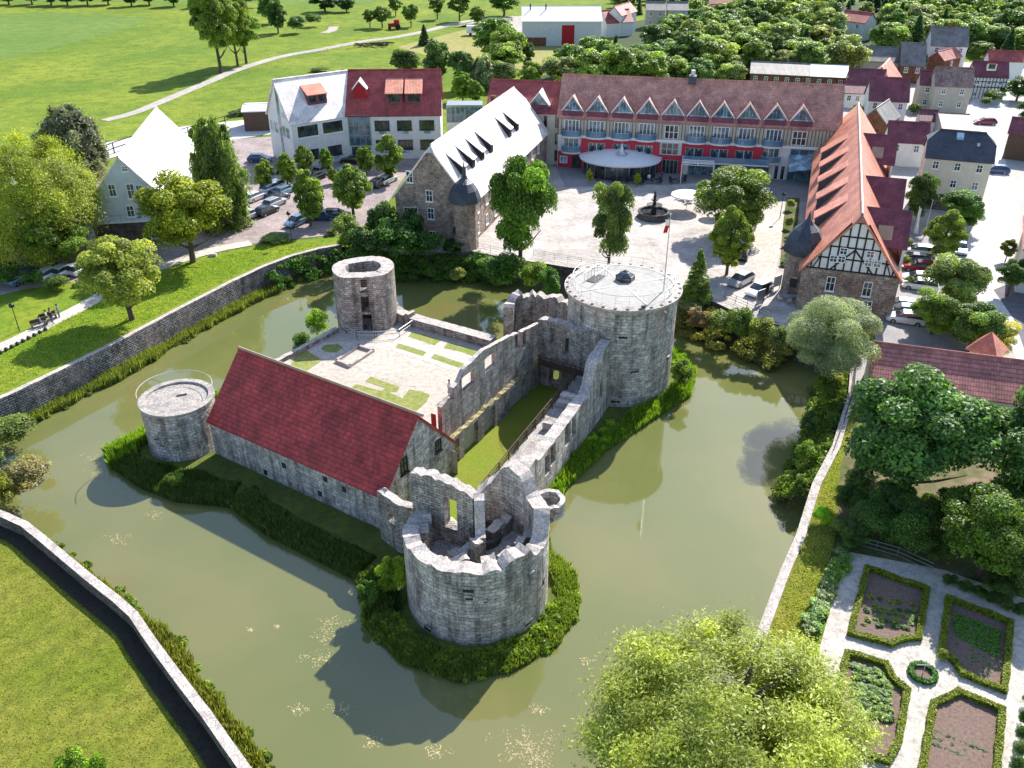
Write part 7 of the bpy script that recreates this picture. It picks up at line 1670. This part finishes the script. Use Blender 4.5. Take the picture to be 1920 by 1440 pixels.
# ---------------------------------------------------------------- cars
SIL, WHI, BLK, BLU, LBL, RED = (.45,.47,.5), (.75,.76,.77), (.015,.017,.02), (.03,.07,.2), (.16,.28,.38), (.25,.01,.015)
CARS = [(1389,524,225,SIL,'silver car parked at the plaza corner, left of two'), (1424,542,225,WHI,'pale silver car parked at the plaza corner, right of two'),
 (14,434,172,BLU,'dark blue car at the left edge of the car park, nearest of three'), (18,416,172,LBL,'blue grey car at the left edge between two others'), (12,402,172,BLK,'dark car at the left edge half under the willow'),
 (58,512,66,BLU,'blue estate car in the row above the moat lawn'), (40,520,66,LBL,'pale blue car at the left of the row above the moat lawn'), (95,512,66,WHI,'white car third in the row above the moat lawn'), (124,506,66,WHI,'white hatchback under the loose green tree'), (155,502,66,WHI,'white car at the right end of the row above the moat lawn'),
 (467,402,62,SIL,'silver car beneath the weeping birch'), (500,394,62,BLK,'black car right of the weeping birch'), (515,379,62,SIL,'silver estate car in the middle row of the car park'), (522,370,62,BLK,'dark car behind the silver estate'), (508,352,62,WHI,'white car between the first small lindens'), (521,346,62,WHI,'second white car between the first small lindens'), (534,356,62,LBL,'grey blue car beside the two white ones'),
 (556,414,242,LBL,'light blue car alone on the open lane of the car park'), (606,404,0,BLU,'dark blue car behind the pointed linden'), (630,402,0,BLK,'black car beside the dark blue one'), (622,291,172,LBL,'pale blue car right in front of the annex'), (606,318,62,SIL,'silver car below the smallest young tree'), (593,330,62,BLK,'black car beside the slim linden'), (711,342,62,BLK,'black car next to the stone house gable'), (726,336,62,WHI,'white car squeezed beside the stone house roof'), (487,297,0,BLU,'blue car at the annex forecourt'), (645,322,62,BLU,'dark car behind the broad linden'), (660,300,172,BLK,'black car at the annex entrance'), (545,300,0,SIL,'silver car under the annex corner'), (478,368,62,WHI,'white car left of the small lindens'),
 (1402,432,70,BLK,'black car in the row under the plane tree, farthest down'), (1408,418,70,SIL,'silver car in the row under the plane tree'), (1396,458,70,WHI,'white car between the two green plaza trees'), (1392,474,70,BLK,'dark car behind the bright green plaza tree'), (1414,400,70,BLU,'blue car at the upper end of the plaza row'), (1436,362,70,WHI,'white car in the hotel shade beside the plane tree'), (1420,372,70,LBL,'pale blue car behind the plane tree'),
 (1716,486,160,BLK,'black car in the bays beside the half timbered house'), (1724,470,160,WHI,'white car at the top of the parking bays'), (1724,500,160,RED,'dark red car in the parking bays'), (1722,522,160,WHI,'white estate car in the parking bays'), (1725,534,160,WHI,'white car nearest the pale green tree'), (1690,572,160,SIL,'silver car at the foot of the stone gable wall'), (1694,583,160,LBL,'grey car at the foot of the stone gable wall'), (1698,596,160,WHI,'pale car below the stone gable corner'), (1800,464,250,LBL,'pale blue car parked at the street side'), (1868,318,160,BLU,'dark blue car between slate roofed house and street'), (1898,350-35,100,BLK,'x'), (1848,228,170,RED,'dark red car driving on the village street'), (1645,20,60,BLK,'black car by the white house above the wood')]
for c in CARS:
    if c[4] != 'x': car(*c)
# yellow digger at the left edge
q = P(6,484,.8); dg = empty('mini_digger', (q.x,q.y,0.05), 'small yellow digger at the left edge of the car park', 'digger'); u = Vector((.8,.6,0)); v = Vector((-.6,.8,0))
mb = MB(); mb.box(q, u, v, -1.0, .8, -.7, .7, .6, 1.3); mb.box(q, u, v, -.3, .7, -.5, .5, 1.31, 2.3); mb.build('cab', 'yellow_paint', dg)
for s in (-.85, .55): mb = MB(); mb.box(q, u, v, -1.2, 1.2, s, s+.3, .05, .58); mb.build('track', 'rubber', dg)
mb = MB(); mb.tube(q+u*.8+Vector((0,0,.1)), q+u*1.9+Vector((0,0,1.6)), .12); mb.tube(q+u*1.9+Vector((0,0,1.6)), q+u*2.7+Vector((0,0,.2)), .1); mb.build('arm', 'yellow_paint', dg)
# farm odds and ends
q = P(893,66,0); e = empty('white_trailer', (q.x,q.y,0), 'white box trailer on the dry meadow below the farm yard', 'trailer'); mb = MB(); mb.box(q, (1,0), (0,1), -3.0, 3.0, -1.2, 1.2, .7, 2.9); mb.build('box', 'white_paint', e)
for s in (-1.8, 1.8): mb = MB(); mb.tube((q.x+s,q.y-1.3,.45), (q.x+s,q.y-1.1,.45), .45, n=12); mb.build('wheel', 'rubber', e)
q = P(740,55,0); e = empty('farm_tractor', (q.x,q.y,0), 'small red brown tractor beside the track under the orchard trees', 'tractor'); mb = MB(); mb.box(q, (1,0), (0,1), -2.0, .4, -.8, .8, .8, 1.9); mb.box(q, (1,0), (0,1), .0, 1.6, -.9, .9, .8, 3.0); mb.build('body', 'red_wood', e)
for s, r_ in ((-1.5,.5), (1.2,.9)): mb = MB(); mb.tube((q.x+s,q.y-1.1,r_), (q.x+s,q.y-.7,r_), r_, n=14); mb.build('wheel', 'rubber', e)
for i, (x, y, w) in enumerate(((695,88,5), (712,84,4), (930,96,4), (925,98,3))):
    q = P(x, y, 0); mb = MB()
    for k in range(int(w*3)): a = q+Vector((rr.uniform(-w,w)*.8, rr.uniform(-1,1), .2+rr.random()*.6)); d = Vector((rr.uniform(-1,1), rr.uniform(-.4,.4), 0)).normalized()*1.4; mb.tube(a-d, a+d, .17, n=6)
    mb.build('log_pile', 'bark', label=('pile of logs beside the track, larger of two','pile of logs beside the track, smaller of two','dark log stack on the dry meadow','second dark log stack on the dry meadow')[i], cat='log pile', base=tuple(q))

# ---------------------------------------------------------------- kitchen garden
def hedge(pts, label, h=.5, w=.38, closed=True, dens=620, col=(.16,.2,.02), cat='hedge', seed=1, round_=False):
    r = np.random.default_rng(seed); pts = [Vector((p[0],p[1])) for p in pts]
    if closed: pts = pts+[pts[0]]
    core = MB(); q = []
    for a, b_ in zip(pts, pts[1:]):
        d = (b_-a); L = d.length; d.normalize(); n = Vector((-d.y, d.x)); k = int(L*dens)
        core.box((a.x,a.y,0), (d.x,d.y), (n.x,n.y), -w*.3, L+w*.3, -w*.4, w*.4, .05, h*.9)
        t = r.uniform(-w*.4, L+w*.4, k); s = r.uniform(-1, 1, k); side = r.random(k); 
        off = np.where(side < .45, s*w*.5, np.where(s > 0, 1, -1)*w*.5*r.uniform(.85, 1.1, k)); zz = np.where(side < .45, h*r.uniform(.9, 1.08, k), r.uniform(.05, 1, k)*h)
        bul = 1+.12*np.sin(t*3.1+seed); off = off*bul; zz = zz*(1+.07*np.sin(t*2.3+seed*2))
        p = np.stack([a.x+d.x*t+n.x*off, a.y+d.y*t+n.y*off, zz], 1)
        nm = np.stack([n.x*np.sign(off)*(side >= .45), n.y*np.sign(off)*(side >= .45), (side < .45)*1.0], 1)+r.normal(size=(k,3))*.45; nm /= np.linalg.norm(nm, axis=1)[:,None]
        up = r.normal(size=(k,3)); tt = np.cross(nm, up); tt /= np.linalg.norm(tt, axis=1)[:,None]; bb = np.cross(nm, tt); l = (.045*r.uniform(.7,1.4,k))[:,None]
        q.append(np.stack([p-bb*l*1.3, p+tt*l, p+bb*l*1.3, p-tt*l], 1))
    q = np.concatenate(q); cen = pts[0]
    o = npmesh('box_hedge', q-np.array([cen.x,cen.y,0]), 4, ['leaf'], tint=np.clip(r.normal(.5,.2,len(q)),0,1), col=col, base=(cen.x,cen.y,0), label=label, cat=cat)
    c = core.build('stems', 'hedge_core'); c.parent = o; c.location = (-cen.x, -cen.y, 0); return o
plain('hedge_core', (.03,.04,.012), .9)
zg = lambda L: [(1400+a/3.273, 1000+b_/3.273) for a, b_ in L]
arc = lambda cx, cy, r, a0, a1, n=5: [(cx+r*math.cos(R_(a0+(a1-a0)*k/n)), cy-r*.62*math.sin(R_(a0+(a1-a0)*k/n))) for k in range(n+1)]
beds = [([(735,232), (1100,362), (1048,660), (960,668), (878,700), (632,632)], 'square clipped box hedge round the mixed herb bed, upper left of the garden'),
 ([(1232,418), (1612,566), (1572,985), (1318,882), (1262,800), (1188,742)], 'clipped box hedge round the bed of planted rows, upper right of the garden'),
 ([(1140,1062), (1225,1030), (1295,992), (1560,1105), (1520,1520), (1060,1520)], 'clipped box hedge round the bare brown bed at the bottom right'),
 ([(610,755), (848,822), (885,910), (978,985), (925,1290), (860,1420), (500,1300)], 'clipped box hedge of the bed half covered by the golden willow')]
for i, (L, lb) in enumerate(beds):
    w = [P(a, b_, 0) for a, b_ in zg(L)]; area('garden_bed', zg(L), 'soil'); hedge(xy(w), lb, seed=i+3)
    for k in (1, 3):
        q = w[k]; hb = MB()
w = P(*zg([(1075,875)])[0], 0); hedge(circle((w.x,w.y), .75, 14), 'small round box hedge ring in the centre of the garden paths', h=.42, w=.3, dens=800, col=(.06,.16,.025), seed=9)
area('ring_bed', [(V((w.x+.6*math.cos(k), w.y+.6*math.sin(k), 0))[:2]) for k in [i*.52 for i in range(12)]], 'soil')
mb = MB(); mb.tube((w.x,w.y,0), (w.x,w.y,1.5), .03); mb.path([(w.x-.5,w.y+.1,.9), (w.x+.5,w.y-.1,1.1)], .02); mb.build('rose_stake', 'pale_metal', label='thin stake in the middle of the round hedge', cat='stake', base=(w.x,w.y,0))
rv = random.Random(11); pm = proto('bush', 0, 0)[0]
def plantlet(px, r_, h, col, label, group):
    q = P(px[0], px[1], 0); o = bpy.data.objects.new('garden_plant', pm); COL.objects.link(o); o.location = (q.x, q.y, .03); r_ *= 1.45; s = r_/4*rv.uniform(.8, 1.25); o.scale = (s, s, h/10*rv.uniform(.8,1.25)); o.rotation_euler = (0,0,rv.uniform(0,6)); o.color = (*col, 1); tag(o, label, 'plant', group)
def quad(a, b_, c, d, s, t): return tuple((a[k]*(1-s)+b_[k]*s)*(1-t)+(d[k]*(1-s)+c[k]*s)*t for k in (0,1))
Z = zg
A = Z([(1270,500), (1560,620), (1530,930), (1260,760)])
for i in range(8):
    for j in range(13):
        x, y = quad(*A, (i+.5)/8, (j+.3)/13); y2 = y
        if j > 9 and i < 2: continue
        plantlet((x+rv.uniform(-1,1), y), .17 if j < 7 else .11, .3 if j < 7 else .18, (.12,.26,.04), 'young green vegetable plant in the straight rows of the planted bed', 'plants in rows in the upper right bed')
A = Z([(740,380), (1050,440), (1010,620), (700,600)])
for i in range(7):
    for j in range(5):
        if rv.random() < .85: x, y = quad(*A, (i+.5)/7, (j+.5)/5); plantlet((x+rv.uniform(-4,4), y+rv.uniform(-3,3)), .2, .32, rv.choice([(.12,.22,.04), (.22,.28,.05), (.07,.15,.05)]), 'herb clump in the mixed herb bed', 'herb clumps in the upper left bed')
A = Z([(1140,1200), (1480,1340), (1440,1430), (1120,1320)])
for i in range(9):
    for j in range(3): x, y = quad(*A, (i+.5)/9, (j+.5)/3); plantlet((x, y), .14, .2, (.06,.14,.04), 'small dark seedling in the bare brown bed', 'seedlings in the bottom right bed')
A = Z([(640,800), (850,870), (900,1180), (660,1150)])
for i in range(5):
    for j in range(6): x, y = quad(*A, (i+.5)/5, (j+.5)/6); plantlet((x+rv.uniform(-3,3), y), .3, .4, rv.choice([(.12,.24,.04), (.16,.26,.04), (.08,.16,.04)]), 'leafy herb in the bed next to the golden willow', 'herbs in the lower left bed')
for i in range(16):
    x, y = 1577-i*4.0+rv.uniform(-3,5), 1048+i*9+rv.uniform(-3,3); plantlet((x, y), .55, .75, rv.choice([(.12,.25,.04), (.18,.3,.05), (.2,.26,.12)]), 'flowering shrub in the narrow bed along the garden fence', 'shrubs along the garden fence')
T(1764,1240,1218,22,'bush',(.2,.24,.05),'small pale shrub at the inner corner of the planted bed',lod=1)
for i in range(7): T(1780+i*26, 1098+i*11, 1078+i*11, 34, 'bush', (.06,.12,.025), 'dark shrub of the hedge above the garden path', group='shrubs of the hedge above the kitchen garden')
for i in range(5): T(1925-i*6, 1330+i*30, 1300+i*30, 30, 'bush', (.07,.14,.03), 'shrub at the right edge of the kitchen garden', group='shrubs at the right garden edge')
